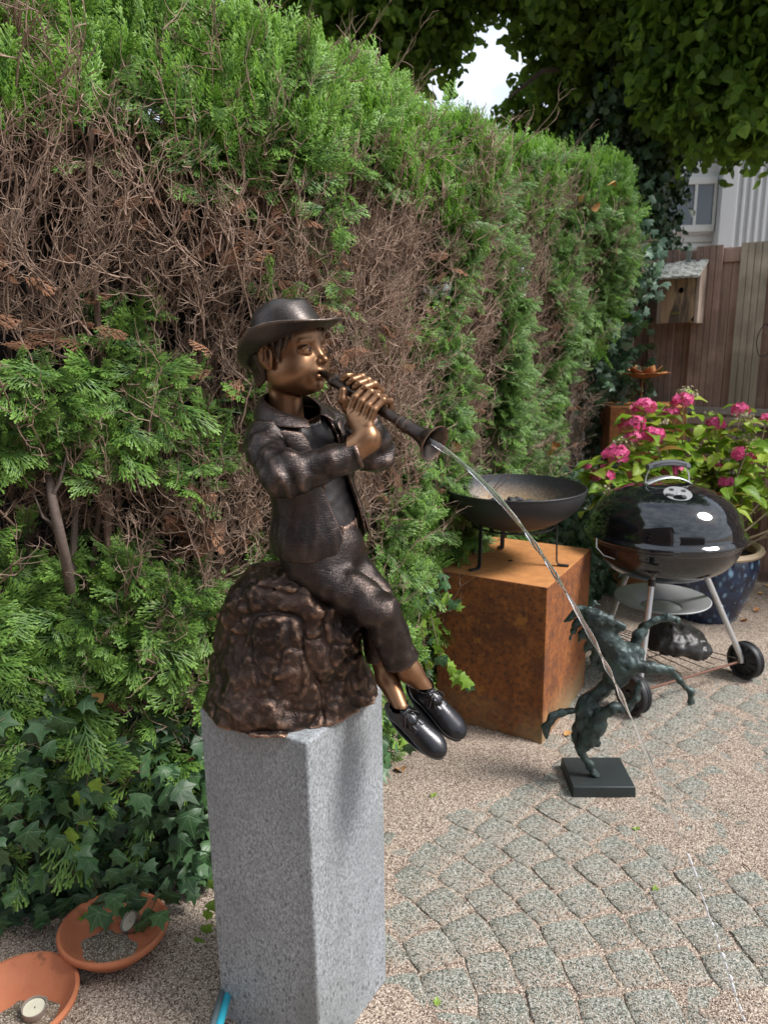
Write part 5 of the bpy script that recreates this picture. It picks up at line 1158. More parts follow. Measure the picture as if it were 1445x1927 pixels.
# the arc lies in one upright plane: through the nozzle, heading right and a little towards the viewer
h0 = onfl(1.0)[:2]; hd = unit([.985, .17, 0])[:2]; pn = np.array([-hd[1], hd[0], 0]); sz_ = []
for px, py, _ in jp:
    d_ = Fn + Rn * (px - 722.5) / FPX - Un * (py - 963.5) / FPX; p_ = CAM + d_ * ((np.append(h0, 0) - CAM) @ pn / (d_ @ pn)); sz_.append(((p_[:2] - h0) @ hd, p_[2]))
sz_ = np.array(sz_); co = np.polyfit(sz_[:, 0], sz_[:, 1], 3)
ss = np.concatenate([[-.010], np.linspace(.0, sz_[-1, 0], 220)]); zt_ = np.polyval(co, ss); zt_ = zt_ + (onfl(1.0)[2] - np.polyval(co, 0)) * np.exp(-np.maximum(ss, 0) / .06)
J = np.stack([h0[0] + hd[0] * ss, h0[1] + hd[1] * ss, zt_], 1); dl = np.concatenate([[0], np.cumsum(np.linalg.norm(np.diff(J, axis=0), axis=1))]); ev = np.linspace(0, dl[-1], 300); J = np.stack([np.interp(ev, dl, J[:, k]) for k in range(3)], 1)
brk = 205; ph = np.linspace(0, 1, len(J))
b = MB(); tt = np.arange(brk); sdv = np.cross(np.append(hd, 0), [0, 0, 1]); V = []; n = 12
tg = np.gradient(J[:brk], axis=0); tg /= np.linalg.norm(tg, axis=1)[:, None]; nv_ = np.cross(tg, sdv); fr_ = tt / brk
r0 = .0040 * (1 - .52 * fr_); r0[-10:] *= np.linspace(1, .15, 10); ang = .16 * tt + .9 * np.sin(tt * .11)
el_ = 1 + (.12 + .42 * np.minimum(1, fr_ * 2.2)) ; off_ = (.0006 + .0016 * fr_) * np.sin(tt * .33) * np.minimum(1, tt / 40)
for i in range(brk):
    c = J[i] + sdv * off_[i]; ra, rb_ = r0[i] * el_[i] * (1 + .15 * math.sin(i * .47)), r0[i] / el_[i] * (1 + .15 * math.sin(i * .31 + 1)); u = math.cos(ang[i]) * sdv + math.sin(ang[i]) * nv_[i]; v = -math.sin(ang[i]) * sdv + math.cos(ang[i]) * nv_[i]
    for k in range(n): a = 2 * math.pi * k / n; V.append(c + u * ra * math.cos(a) + v * rb_ * math.sin(a))
b.add(V, [(i * n + k, i * n + (k + 1) % n, (i + 1) * n + (k + 1) % n, (i + 1) * n + k) for i in range(brk - 1) for k in range(n)] + [tuple(range(n))[::-1], tuple((brk - 1) * n + k for k in range(n))]); jet = b.build('water_jet', M['water'], auto=None)
tag(jet, 'thin stream of water arcing from the pipe bell down to the paving', 'water jet')
k = brk + 1; 
while k < len(J) - 1:
    ln = rng.uniform(.012, .032); r0 = rng.uniform(.0020, .0038); d_ = unit(J[min(k + 1, len(J) - 1)] - J[k - 1]); c = J[k] + rng.normal(0, .0012, 3)
    b = MB(); ts = np.linspace(-1, 1, 9); b.tube([c + d_ * ln * .5 * t for t in ts], [max(.0002, r0 * math.sqrt(max(0, 1 - t * t)) * (1 + .3 * math.sin(3 * t + k))) for t in ts], 8); dr_ = b.build('water_drop', M['drops'], auto=None); dr_.parent = jet
    k += int(rng.integers(3, 8))
# ================================================================ RUSTED STEEL BOXES
def mat_rust(name, k=1.0):
    g = G(name); a = g.noise(3.2, 7, .65, (1, 1, .8)); f_ = g.noise(60, 6, .7); st = g.noise(1, 5, .6, (16, 16, 1.8), .8); ve = g.vor(75)
    c = g.mix(g.ramp(a, (.36, 0), (.66, 1)), (0.17 * k, 0.054 * k, 0.02), (0.37 * k, 0.125 * k, 0.03)); c = g.mix(g.ramp(st, (.60, 0), (.74, .6)), c, (0.46 * k, 0.17 * k, 0.035)); c = g.mix(g.ramp(g.noise(22, 6, .7), (.48, 0), (.62, .7)), c, (0.36 * k, 0.125 * k, 0.03))
    c = g.mix(g.ramp(f_, (.47, 0), (.66, .85)), c, (0.06, 0.026, 0.016)); c = g.mix(g.ramp(g.noise(5, 7, .75), (.52, 0), (.60, .55)), c, (0.09, 0.034, 0.02)); c = g.mix(g.ramp(g.noise(9, 5, .7), (.60, 0), (.68, .6)), c, (0.50 * k, 0.20 * k, 0.04))
    geo = g.n('ShaderNodeNewGeometry'); sx = g.n('ShaderNodeSeparateXYZ'); g.l(geo.outputs['Normal'], sx.inputs[0]); 
    top_tone = g.math('MULTIPLY', g.ramp(sx.outputs[2], (.6, 0), (.9, 1)), g.ramp(g.noise(30, 5, .7), (.35, .55), (.7, 1))); c = g.mix(top_tone, c, (0.56, 0.25, 0.08))  # upward faces mixed towards a lighter orange
    oz = g.n('ShaderNodeSeparateXYZ'); g.l(g.tc.outputs['Object'], oz.inputs[0]); low = g.math('MULTIPLY', g.ramp(oz.outputs[2], (.0, 1), (.16, 0)), g.ramp(g.noise(6, 5), (.35, .1), (.65, .8))); c = g.mix(low, c, (0.30, 0.24, 0.13))
    g.set(c, 0.82, 0.1, nrm=g.bump(g.mix(.5, f_, ve), .6, .0015)); return g.m
M['rust'] = mat_rust('rusted steel'); M['rust2'] = mat_rust('rusted steel far', 1.05)
BC = np.array([.545, 2.372]); bu = unit(np.array([.272, .46])); bv = np.array([-bu[1], bu[0]]); BW, BD, BH = .535, .415, .585
bcen = BC + bu * BW / 2 + bv * BD / 2
rb = empty('rust_box', (bcen[0], bcen[1], 0)); tag(rb, 'large orange rusted steel box under the black fire bowl', 'steel box')
b = MB(); an = math.atan2(bu[1], bu[0]); b.box((0, 0, BH / 2), (BW, BD, BH), rotz(an)); b.build('casing', M['rust'], rb, True, 40, bevel=.0035)
b = MB(); b.lathe([(0, .0012), (.009, .0012), (.0095, 0)], (0, 0, 0), 16); o = b.build('drain_hole_disc', plain('dark hole disc', (.02, .012, .01), .9), rb); o.location = (-.03, -.02, BH)  # dark disc laid on top, its colour standing in for the hole's shade
rb2 = empty('rust_box', (1.46, 4.22, 0)); tag(rb2, 'tall rusted steel column behind the pink hydrangea carrying the metal flower', 'steel box')
b = MB(); b.box((0, 0, .515), (.40, .34, 1.03), rotz(-.12)); b.build('casing', M['rust2'], rb2, True, 40, bevel=.003)

# ================================================================ FIRE BOWL
g = G('sooty black steel'); n_ = g.noise(7, 6, .65); f_ = g.noise(110, 4); oz = g.n('ShaderNodeSeparateXYZ'); g.l(g.tc.outputs['Object'], oz.inputs[0])
c = g.mix(f_, (0.022, 0.023, 0.026), (0.05, 0.05, 0.054)); g.set(c, 0.5, .4, nrm=g.bump(f_, .2, .001)); M['soot'] = g.m
g = G('rusty bowl inside'); n_ = g.noise(6, 6, .65, src='Object'); f_ = g.noise(90, 5, .7); oz = g.n('ShaderNodeSeparateXYZ'); g.l(g.tc.outputs['Object'], oz.inputs[0])
lowz = g.ramp(oz.outputs[2], (.06, 1), (.135, 0)); rf = g.math('MULTIPLY', lowz, g.ramp(g.mix(.5, n_, f_), (.40, 0), (.56, 1)))
c = g.mix(f_, (0.05, 0.052, 0.06), (0.12, 0.12, 0.125)); c = g.mix(g.math('MULTIPLY', rf, .7), c, (0.42, 0.25, 0.09)); c = g.mix(g.math('MULTIPLY', lowz, g.ramp(f_, (.5, 0), (.62, .7))), c, (0.30, 0.27, 0.20))
g.set(c, .6, .3, nrm=g.bump(f_, .4, .001)); M['bowl_in'] = g.m
g = G('dark ash'); n_ = g.noise(40, 6, .7); g.set(g.ramp(n_, (.35, (.03, .03, .032)), (.6, (.12, .11, .10)), (.8, (.27, .20, .12))), .9, nrm=g.bump(n_, .8, .004)); M['ash'] = g.m
FB = np.array([.478, 2.67]); FZ = BH + .001
fb = empty('fire_bowl', (FB[0], FB[1], FZ)); tag(fb, 'wide shallow black fire bowl on a low three legged stand', 'fire bowl')
RBW = .256; zb, zr = .125, .285
prof_o = [(0, zb)] + [(RBW * math.sin(t), zb + (zr - zb) * (1 - math.cos(t)) ** .92) for t in np.linspace(.12, math.pi / 2, 18)]
prof_o = [(r_, z) for r_, z in prof_o]
b = MB(); b.lathe(prof_o, (0, 0, 0), 72); b.build('bowl', M['soot'], fb, auto=None)
b = MB(); b.lathe([(max(0, r_ - .0035), z + .004) for r_, z in prof_o[:-1]] + [(RBW - .003, zr + .001)], (0, 0, -0.0), 72); o = b.build('bowl_lining', M['bowl_in'], fb, auto=None)
o.data.transform(Matrix.Translation((0, 0, -zb))); o.location = (0, 0, zb)
b = MB(); b.tube([(RBW * math.cos(a), RBW * math.sin(a), zr) for a in np.linspace(0, 2 * math.pi, 73)], .0032, 6); b.build('rim', M['soot'], fb)
b = MB(); b.tube([(.150 * math.cos(a), .150 * math.sin(a), .146) for a in np.linspace(0, 2 * math.pi, 49)], .0042, 6); b.build('stand_ring', M['soot'], fb)
for a in (R(-147), R(-20), R(95)):
    c_, s_ = math.cos(a), math.sin(a); b = MB(); rr = .158
    path = [(rr * c_, rr * s_, .163), (rr * c_, rr * s_, .12), (rr * 1.02 * c_, rr * 1.02 * s_, .02), (rr * 1.05 * c_, rr * 1.05 * s_, .006), (rr * 1.10 * c_, rr * 1.10 * s_, .004), (rr * 1.30 * c_, rr * 1.30 * s_, .0035)]
    V = []; tn = np.array([-s_, c_, 0]) * .0085
    for i, p in enumerate(path):
        th = np.array([c_, s_, 0]) * .0022 if i < 3 else np.array([0, 0, .0025])
        p = np.array(p); V += [p - tn - th, p + tn - th, p + tn + th, p - tn + th]
    b.add(V, [(4 * i + k, 4 * i + (k + 1) % 4, 4 * i + 4 + (k + 1) % 4, 4 * i + 4 + k) for i in range(5) for k in range(4)] + [(3, 2, 1, 0), (20, 21, 22, 23)]); b.build('leg', M['soot'], fb, False, bevel=.0008)
b = MB(); b.lathe([(0, .094), (.07, .090), (.150, .080), (.205, .070)], (0, 0, zb), 40); b.build('ash_bed', M['ash'], fb)
g = G('charcoal'); n_ = g.noise(50, 6, .7); g.set(g.ramp(n_, (.4, (0.012, 0.012, 0.013)), (.75, (0.10, 0.095, 0.09))), .55, nrm=g.bump(n_, 1, .004)); M['coal'] = g.m
for i, (x, y, sx, sy, sz, lbl) in enumerate(((-.075, -.01, .038, .022, .022, 'blocky charred wood piece at the left of the ember pile'), (-.01, .0, .022, .02, .022, 'tallest charred lump in the middle of the fire bowl'), (.022, -.02, .02, .016, .014, 'small charred lump in front of the tall one in the bowl'), (.055, .01, .024, .018, .016, 'charred lump right of the middle of the fire bowl'), (.090, -.01, .022, .014, .012, 'low charred chip at the right end of the ember pile'), (.02, .045, .03, .02, .016, 'charred lump at the back of the ember pile'))):
    b = stone_mesh(60 + i); b.v = [b.v[0] * np.array([sx, sy, sz]) * 1.25]; o = b.build('charcoal', M['coal'], None, True, 25, bevel=.002); o.location = (FB[0] + x, FB[1] + y, FZ + zb + .092 + sz * .7); o.rotation_euler = (0, 0, i * 1.3 if i else .1); tag(o, lbl, 'charcoal', 'charred lumps in the fire bowl')

# ================================================================ KETTLE BARBECUE
g = G('black enamel'); n_ = g.noise(160, 3); g.set(g.mix(g.ramp(g.noise(90, 5, .7), (.62, 0), (.72, .5)), (0.006, 0.007, 0.009), (0.08, 0.085, 0.09)), g.ramp(g.noise(12, 5), (.4, .045), (.8, .12)), 0.0, spec=.6, **{'Coat Weight': .6, 'Coat Roughness': .03}); M['enamel'] = g.m
M['alu'] = plain('brushed aluminium', (.66, .67, .68), .38, .75, .12, 40, .3, .0006); M['dull_alu'] = plain('dull grey aluminium', (.42, .43, .44), .5, .45, .2, 12, .3, .0006)
M['handle'] = plain('grey plastic handle', (.12, .125, .135), .45, 0, .1, 60, .3); M['tyre'] = plain('black plastic wheel', (.022, .023, .026), .5, 0, .3, 50, .3); M['rustrod'] = plain('rusty rod', (.17, .085, .06), .7, .4, .35, 60, .5); M['wire'] = plain('dull wire', (.16, .13, .12), .5, .7, .3, 60, .3)
KC = np.array([1.108, 2.86]); kb = empty('kettle_barbecue', (KC[0], KC[1], 0)); tag(kb, 'black enamel kettle barbecue with domed lid, three legs and two wheels', 'barbecue')
KR, KZ = .300, .640
def P3(r_, z): return (r_, z)
lidp = [(KR + .004, KZ - .006), (KR + .009, KZ + .002), (KR + .006, KZ + .012), (KR - .006, KZ + .018)] + [((KR - .010) * math.cos(t) ** .80, KZ + .020 + .182 * math.sin(t) ** 1.0) for t in np.linspace(.04, math.pi / 2 - .0001, 26)]
b = MB(); b.lathe(lidp, (0, 0, 0), 96); lid = b.build('lid', M['enamel'], kb, auto=None)
bowp = [(KR - .004, KZ - .002), (KR + .003, KZ - .006), (KR + .003, KZ - .013), (KR - .010, KZ - .018)] + [((KR - .012) * math.cos(t) ** .75, KZ - .020 - .155 * math.sin(t)) for t in np.linspace(.03, math.pi / 2 - .0001, 22)]
b = MB(); b.lathe(bowp, (0, 0, 0), 96); kbowl = b.build('bowl', M['enamel'], kb, auto=None)
b = MB(); b.lathe([(.085, -.000), (.088, .004), (.085, .008)], (0, 0, KZ - .185), 40); b.build('ash_collar', M['enamel'], kb)
# lid vent disc, lying on the dome towards the viewer
ta = 1.17; rv = (KR - .010) * math.cos(ta) ** .80; zv = KZ + .020 + .182 * math.sin(ta); va = math.atan2(-KC[1], -KC[0]) + .30
nv = unit([math.cos(va) * .36, math.sin(va) * .36, 1]); VMx = frames(np.array([unit(np.cross(nv, [1, 0, 0]))]), np.array([nv]))[0]; vc = np.array([rv * math.cos(va) * .98, rv * math.sin(va) * .98, zv - .003])
b = MB(); n = 40; R0 = .052; hole = .0092; holes = [(.030 * math.cos(a), .030 * math.sin(a)) for a in (0.5, 2.07, 3.64, 5.21)]
b.lathe([(0, .0045), (R0 * .96, .0036), (R0, .0015), (R0, -.002)], vc, n, VMx); vent = b.build('vent_disc', M['alu'], kb)
for hx, hy in holes:
    b = MB(); b.lathe([(0, .0056), (hole, .0056), (hole + .0006, .003)], vc + VMx @ np.array([hx, hy, 0]), 16, VMx); h_ = b.build('vent_hole_disc', M['coal']); h_.parent = vent  # dark discs on the plate carry the holes' shade as colour
b = MB(); b.lathe([(0, .008), (.004, .0075), (.0045, .003)], vc, 12, VMx); h_ = b.build('rivet', M['alu']); h_.parent = vent
b = MB(); b.box(vc + VMx @ np.array([-.040, -.012, .006]), (.018, .012, .007), VMx); h_ = b.build('vent_tab', M['tyre'], None, bevel=.001); h_.parent = vent
# lid handle: two wire posts, plastic grip, curved heat shield
hdv = unit([.99, .10, 0]); hpv = np.array([-hdv[1], hdv[0], 0]); hz = KZ + .200; hc0 = np.array([0, 0.0, 0])
hr_ = empty('lid_handle', (0, 0, 0)); hr_.parent = lid
for sg in (-1, 1):
    b = MB(); b.tube([hc0 + hdv * sg * .092 + np.array([0, 0, hz - .028]), hc0 + hdv * sg * .088 + np.array([0, 0, hz + .030]), hc0 + hdv * sg * .070 + np.array([0, 0, hz + .072])], .0032, 7); h_ = b.build('handle_wire', M['alu']); h_.parent = hr_
b = MB(); V = []; 
for i in range(13):
    t = i / 12 * 2 - 1; cz = hz + .082 - .016 * t * t; wd = .019 - .004 * abs(t) ** 3; 
    for (yy_, zz_) in ((-wd, -.004), (-wd * .8, .008), (0, .012), (wd * .8, .008), (wd, -.004), (wd * .6, -.010), (-wd * .6, -.010)): V.append(hc0 + hdv * t * .084 + hpv * yy_ + np.array([0, 0, cz + zz_]))
b.add(V, [(7 * i + k, 7 * i + (k + 1) % 7, 7 * i + 7 + (k + 1) % 7, 7 * i + 7 + k) for i in range(12) for k in range(7)] + [tuple(range(7))[::-1], tuple(range(84, 91))]); h_ = b.build('grip', M['handle'], None, auto=50); h_.parent = hr_
for i in range(15):
    t = (i / 14 * 2 - 1) * .75; b = MB(); b.box(hc0 + hdv * t * .084 - hpv * .0155 + np.array([0, 0, hz + .082 - .016 * t * t + .001]), (.0022, .006, .010), rotz(math.atan2(hdv[1], hdv[0]))); h_ = b.build('grip_rib', M['tyre'], None, False); h_.parent = hr_
b = MB(); V = []
for i in range(15):
    t = i / 14 * 2 - 1
    for y_ in (-.030, -.015, 0, .015, .030): V.append(hc0 + hdv * t * .094 + hpv * y_ * (1 - .25 * t * t) + np.array([0, 0, hz + .030 - .030 * t * t - 5 * y_ * y_]))
b.add(V, [(5 * i + k, 5 * i + k + 1, 5 * i + 6 + k, 5 * i + 5 + k) for i in range(14) for k in range(4)]); h_ = b.build('heat_shield', M['alu'], None); m_ = h_.modifiers.new('t', 'SOLIDIFY'); m_.thickness = .002; h_.parent = hr_
# legs and wheels
wA, wB, wC = np.array([.965, 2.615]), np.array([1.475, 2.875]), np.array([.985, 3.20]); KC2 = KC
WR = .078
def legtop(w_, f=.175): d_ = unit(np.append(w_ - KC2, 0)); return np.append(KC2, 0) + d_ * f + np.array([0, 0, KZ - .155])
for i, w_ in enumerate((wA, wB, wC)):
    lt = legtop(w_); ft = np.array([w_[0], w_[1], WR + .02 if i < 2 else .0]); o3 = np.append(KC, 0); b = MB()
    pth = [lt, lt * .5 + ft * .5, ft] + ([ft + np.array([0.004, 0, -.024])] if i < 2 else []); b.tube([p - o3 for p in pth], .0115, 14); lg = b.build('leg', M['alu'], kb)
    m0 = lt * .58 + ft * .42; b = MB(); dd = unit(ft - lt); b.lathe([(.0118, -.004), (.0135, -.003), (.0135, .003), (.0118, .004)], m0 - o3, 14, frames(np.array([unit(np.cross(dd, [1, 0, 0]))]), np.array([dd]))[0]); h_ = b.build('clip', M['alu']); h_.parent = lg
    b = MB(); b.lathe([(.0118, -.014), (.015, -.012), (.015, .014), (.0118, .016)], lt - o3, 14, frames(np.array([unit(np.cross(dd, [1, 0, 0]))]), np.array([dd]))[0]); h_ = b.build('leg_socket', M['enamel']); h_.parent = lg
axd = unit(np.append(wB - wA, 0)); AXM = frames(np.array([[0, 0, 1.0]]), np.array([axd]))[0]
for sg, w_ in ((-1, wA), (1, wB)):
    wc = np.array([w_[0], w_[1], WR]) + axd * .030 * sg; b = MB()
    pr = [(.018, -.020), (.020, -.022), (.060, -.010), (.064, -.020), (.074, -.0215), (WR, -.016), (WR + .0006, -.008), (WR - .002, -.006), (WR - .002, -.001), (WR + .0006, .001), (WR - .002, .003), (WR - .002, .008), (WR + .0006, .010), (WR, .016), (.074, .0215), (.064, .020), (.060, .010), (.020, .022), (0, .022)]
    b.lathe(pr, (0, 0, 0), 48, AXM); wh = b.build('wheel', M['tyre'], kb, auto=35); wh.location = wc - np.append(KC, 0)
    for k in range(10):
        a = 2 * math.pi * k / 10; b = MB(); b.box(AXM @ (rotz(a) @ np.array([.040, 0, -.015 if sg > 0 else .015])), (.044, .0035, .012), AXM @ rotz(a)); h_ = b.build('spoke_rib', M['tyre'], None, False); h_.parent = wh
    b = MB(); b.lathe([(0, -.03), (.012, -.029), (.014, -.016), (.014, .016), (.012, .029), (0, .03)], (0, 0, 0), 16, AXM); h_ = b.build('hub', M['tyre']); h_.parent = wh
o3 = np.append(KC, 0)
b = MB(); b.tube([np.array([*wA, WR]) - o3, np.array([*wB, WR]) - o3], .0055, 10); b.build('axle', M['rustrod'], kb)
mA, mB_, mC = np.array([*wA, .10]), np.array([*wB, .10]), np.array([*wC, .10])
for k in range(9):
    t = .06 + .88 * k / 8; p = mA * (1 - t) + mB_ * t; q = mC + (p - (mA + mB_) / 2) * .22; b = MB(); b.tube([p - o3, q - o3], .0022, 5); b.build('rack_wire', M['wire'], kb)
for t in (.35, .8):
    p = mA * (1 - t) + (mC - axd * .06) * t; q = mB_ * (1 - t) + (mC + axd * .06) * t; b = MB(); b.tube([p - o3 - np.array([0, 0, .003]), q - o3 - np.array([0, 0, .003])], .0026, 5); b.build('rack_wire', M['wire'], kb)
# ash tray between the legs
b = MB(); b.lathe([(0, -.030), (.085, -.030), (.088, -.026), (.170, .0), (.184, .004), (.188, .008), (.184, .010), (.170, .005), (.086, -.022), (.082, -.026), (.080, -.026)], (0.015, .005, .358), 72); b.build('ash_tray', M['dull_alu'], kb, auto=40)
# ash sweeper wire, tongs hook
b = MB(); b.tube([at(1122, 1013, 2.75) - o3, at(1122, 1030, 2.72) - o3, at(1135, 1045, 2.7) - o3, at(1156, 1052, 2.70) - o3], .0020, 6); b.build('side_wire', M['dull_alu'], kb)
b = MB(); b.tube([at(1203, 1072, 2.72) - o3, at(1212, 1082, 2.72) - o3, at(1224, 1090, 2.74) - o3], .0026, 6); b.build('side_wire', M['alu'], kb)
# small dry leaf on the lid
o = bpy.data.objects.new('dry_leaf', DL[1]); COL.objects.link(o); lp = at(1357, 937, 2.80); o.location = lp; o.scale = (.035,) * 3; o.rotation_euler = (.5, .3, 1.2); tag(o, 'small tan leaf lying on the right side of the kettle lid', 'leaf')
# folded black cover on the rack
def bag_fn(P):
    c = np.array([1.205, 2.94, .165]); q = P - c.astype(np.float32)
    d = ell(P, c, (.145, .15, .075)); d = smin(d, ell(P, c + np.array([.075, -.07, -.03]), (.075, .08, .045)), .03); d = smin(d, ell(P, c + np.array([-.05, .0, .02]), (.08, .10, .06)), .03)
    d = d + .016 * np.abs(vnoise(P * np.array([14, 9, 14], np.float32), 131)) * 1 + .010 * (1 - np.abs(vnoise(P * 26, 133))) + .004 * vnoise(P * 60, 134); return np.maximum(d, .104 - P[..., 2])
g = G('black plastic cover'); n_ = g.noise(28, 5, .6, dist=1.5); sp_ = g.ramp(g.noise(140, 4, .7), (.70, 0), (.74, 1)); g.set(g.mix(sp_, g.mix(n_, (.012, .012, .013), (.04, .038, .036)), (.55, .55, .52)), .36, nrm=g.bump(n_, .7, .006)); M['bag'] = g.m
o = sdf_obj('black_cover', bag_fn, (.98, 2.72, .09), (1.42, 3.16, .28), .006, M['bag']); tag(o, 'crumpled black plastic cover lying on the rack under the kettle', 'cover')

# ================================================================ GLAZED POT AND HYDRANGEA
g = G('blue speckled glaze'); v_ = g.vor(34, (1, 1, .55)); n_ = g.noise(18, 5, .65); c = g.mix(g.ramp(n_, (.4, 0), (.7, 1)), (.008, .014, .035), (.015, .05, .13)); c = g.mix(g.math('MULTIPLY', g.ramp(v_, (.18, 1), (.42, 0)), g.ramp(n_, (.42, 0), (.56, 1))), c, (.22, .38, .52))
g.set(c, .14, spec=.6, nrm=g.bump(v_, .2, .002)); M['glaze'] = g.m; M['rimclay'] = plain('beige glazed rim', (.46, .35, .23), .4, 0, .2, 18, .2); M['soil'] = plain('potting soil', (.03, .02, .014), .95, 0, .4, 60, 1, .01)
PX, PY = 1.64, 3.62; pot = empty('plant_pot', (PX, PY, 0)); tag(pot, 'large blue speckled glazed pot behind the kettle barbecue', 'plant pot')
b = MB(); b.lathe([(0, .0), (.150, .0), (.160, .010), (.185, .08), (.222, .19), (.236, .27), (.234, .325), (.228, .345)], (0, 0, 0), 64); b.build('body', M['glaze'], pot)
b = MB(); b.lathe([(.228, .345), (.246, .350), (.254, .362), (.248, .376), (.232, .378), (.216, .366), (.212, .33)], (0, 0, 0), 64); b.build('rim', M['rimclay'], pot)
b = MB(); b.lathe([(.214, .33), (.12, .338), (0, .345)], (0, 0, 0), 32); b.build('soil', M['soil'], pot)

def leaf_grid(prof, L_, fold=.25, droop=.35, wav=0.0, nseg=6):
    """broad leaf along +Y; prof gives half width at t"""
    V = []
    for i in range(nseg + 1):
        t = i / nseg; w_ = prof(t); z = -droop * t * t
        for s_ in (-1, -.5, 0, .5, 1): V.append((s_ * w_ * L_, t * L_, (z + fold * abs(s_) * w_ + wav * math.sin(9 * t + 2 * s_) * abs(s_)) * L_))
    return V, [(5 * i + k, 5 * i + k + 1, 5 * i + 6 + k, 5 * i + 5 + k) for i in range(nseg) for k in range(4)]
def mat_leafobj(name, cols, vein, sheen=.4, trans=.3, veins='ovate', ob=True):
    g = G(name); r_ = g.rnd() if ob else g.attr('tint', 'INSTANCER'); c = g.ramp(r_, *[(i / (len(cols) - 1), k) for i, k in enumerate(cols)])
    s = g.n('ShaderNodeSeparateXYZ'); g.l(g.tc.outputs['Object'], s.inputs[0]); x, y = s.outputs[0], s.outputs[1]; ax = g.math('ABSOLUTE', x)
    if veins == 'ovate': side = g.math('ABSOLUTE', g.math('SUBTRACT', g.math('FRACT', g.math('MULTIPLY', g.math('SUBTRACT', y, g.math('MULTIPLY', ax, .8)), 7.0)), .5)); v = g.math('MINIMUM', g.math('MULTIPLY', ax, 4.0), g.math('ADD', side, .02))
    else:
        a = g.math('ABSOLUTE', g.math('ARCTAN2', x, y)); rr = g.math('SQRT', g.math('ADD', g.math('MULTIPLY', x, x), g.math('MULTIPLY', y, y)))
        d1 = g.math('MINIMUM', a, g.math('MINIMUM', g.math('ABSOLUTE', g.math('SUBTRACT', a, .78)), g.math('ABSOLUTE', g.math('SUBTRACT', a, 1.65)))); v = g.math('MULTIPLY', g.math('MULTIPLY', d1, rr), 5.0)
    vf = g.ramp(v, (.03, 1), (.10, 0)); c2 = g.mix(g.ramp(g.noise(3.5, 4), (.45, 0), (.8, .6)), c, tuple(q * .6 for q in cols[0])); c2 = g.mix(g.math('MULTIPLY', vf, .55), c2, vein)
    g.set(c2, sheen, spec=.45, nrm=g.bump(vf, .4, .02)); g.translucent(c2, trans); return g.m
M['hyd'] = mat_leafobj('hydrangea leaf', [(.14, .28, .02), (.22, .40, .03), (.33, .47, .035), (.42, .50, .06), (.17, .32, .03), (.40, .18, .06)], (.42, .5, .15), .45, .4)
HLF = []
for k in range(5):
    r_ = np.random.default_rng(k + 5); V, f = leaf_grid(lambda t: .34 * math.sin(math.pi * min(1, t ** .85 * .97 + .02)) ** .9, 1, r_.uniform(.15, .5), r_.uniform(.15, .5), .03); b = MB(); b.add(V, f); HLF.append(b.mesh('leaf', M['hyd']))
bush = empty('hydrangea', (PX, PY, .34)); tag(bush, 'potted hydrangea bush with pink flower heads and yellow green leaves', 'hydrangea')
BO = np.array([PX, PY, .34]); M['cane'] = plain('pale woody cane', (.26, .20, .13), .8, 0, .3, 40, .4)
heads = [(1212, 768, 3.55, .047, 1), (1262, 776, 3.6, .034, 1), (1284, 757, 3.6, .044, 1), (1188, 800, 3.45, .050, 1), (1228, 822, 3.42, .048, 1), (1192, 824, 3.42, .036, 1), (1158, 857, 3.35, .050, 1), (1132, 896, 3.3, .046, 1), (1264, 884, 3.5, .044, 1), (1392, 772, 3.6, .036, 1), (1345, 799, 3.65, .040, 1), (1400, 856, 3.5, .048, 1), (1366, 909, 3.5, .034, 1), (1350, 878, 3.6, .022, 1), (1103, 878, 3.3, .018, 1), (1442, 790, 3.6, .03, 1),
         (1292, 742, 3.68, .046, 0), (1238, 796, 3.55, .040, 0), (1172, 834, 3.4, .038, 0), (1338, 788, 3.7, .044, 0), (1400, 785, 3.7, .040, 0), (1132, 925, 3.25, .036, 0), (1405, 828, 3.6, .038, 0), (1345, 868, 3.6, .03, 0)]
M['pink'] = plain('pink petals', (.62, .07, .22), .6, 0, .35, 30, .3); g = G('pink floret'); g.set(g.mix(g.noise(40, 4), (.50, .035, .16), (.86, .15, .38)), .55); g.translucent((.8, .12, .3), .3); M['pink'] = g.m
M['dryhead'] = plain('dried flower head', (.34, .29, .19), .8, 0, .35, 60, .5)
def floret(b, o, n_, sz, r_):
    u = unit(np.cross(n_, r_.normal(size=3))); v = np.cross(n_, u)
    for k in range(4):
        a = k * math.pi / 2 + .2; d = u * math.cos(a) + v * math.sin(a); e = -u * math.sin(a) + v * math.cos(a)
        b.add([o, o + sz * (d * .55 + e * .42 + n_ * .12), o + sz * (d * 1.0 + n_ * .05), o + sz * (d * .55 - e * .42 + n_ * .12)], [(0, 1, 2), (0, 2, 3)])
canes = []
for hi_, (px, py, Yd, rad, live) in enumerate(heads):
    c = at(px, py, Yd); rad = rad * 1.15; r_ = np.random.default_rng(900 + hi_); b = MB(); n = 46 if live else 60
    for k in range(n):
        d = r_.normal(size=3); d[2] = abs(d[2]) * .9 - .25; d = unit(d); p = c - BO + d * rad * np.array([1, 1, .78]) * r_.uniform(.82, 1.05)
        if live: floret(b, p, unit(d + r_.normal(0, .3, 3)), rad * .34, r_)
        else:
            b.tube([c - BO, p], [.0009, .0005], 3, False); floret(b, p, unit(d + r_.normal(0, .6, 3)), rad * .17, r_)
    b.build('flower_head' if live else 'dried_flower_head', M['pink'] if live else M['dryhead'], bush, auto=None)
    base = BO + np.array([r_.uniform(-.12, .12), r_.uniform(-.1, .1), 0]); canes.append((base, c))
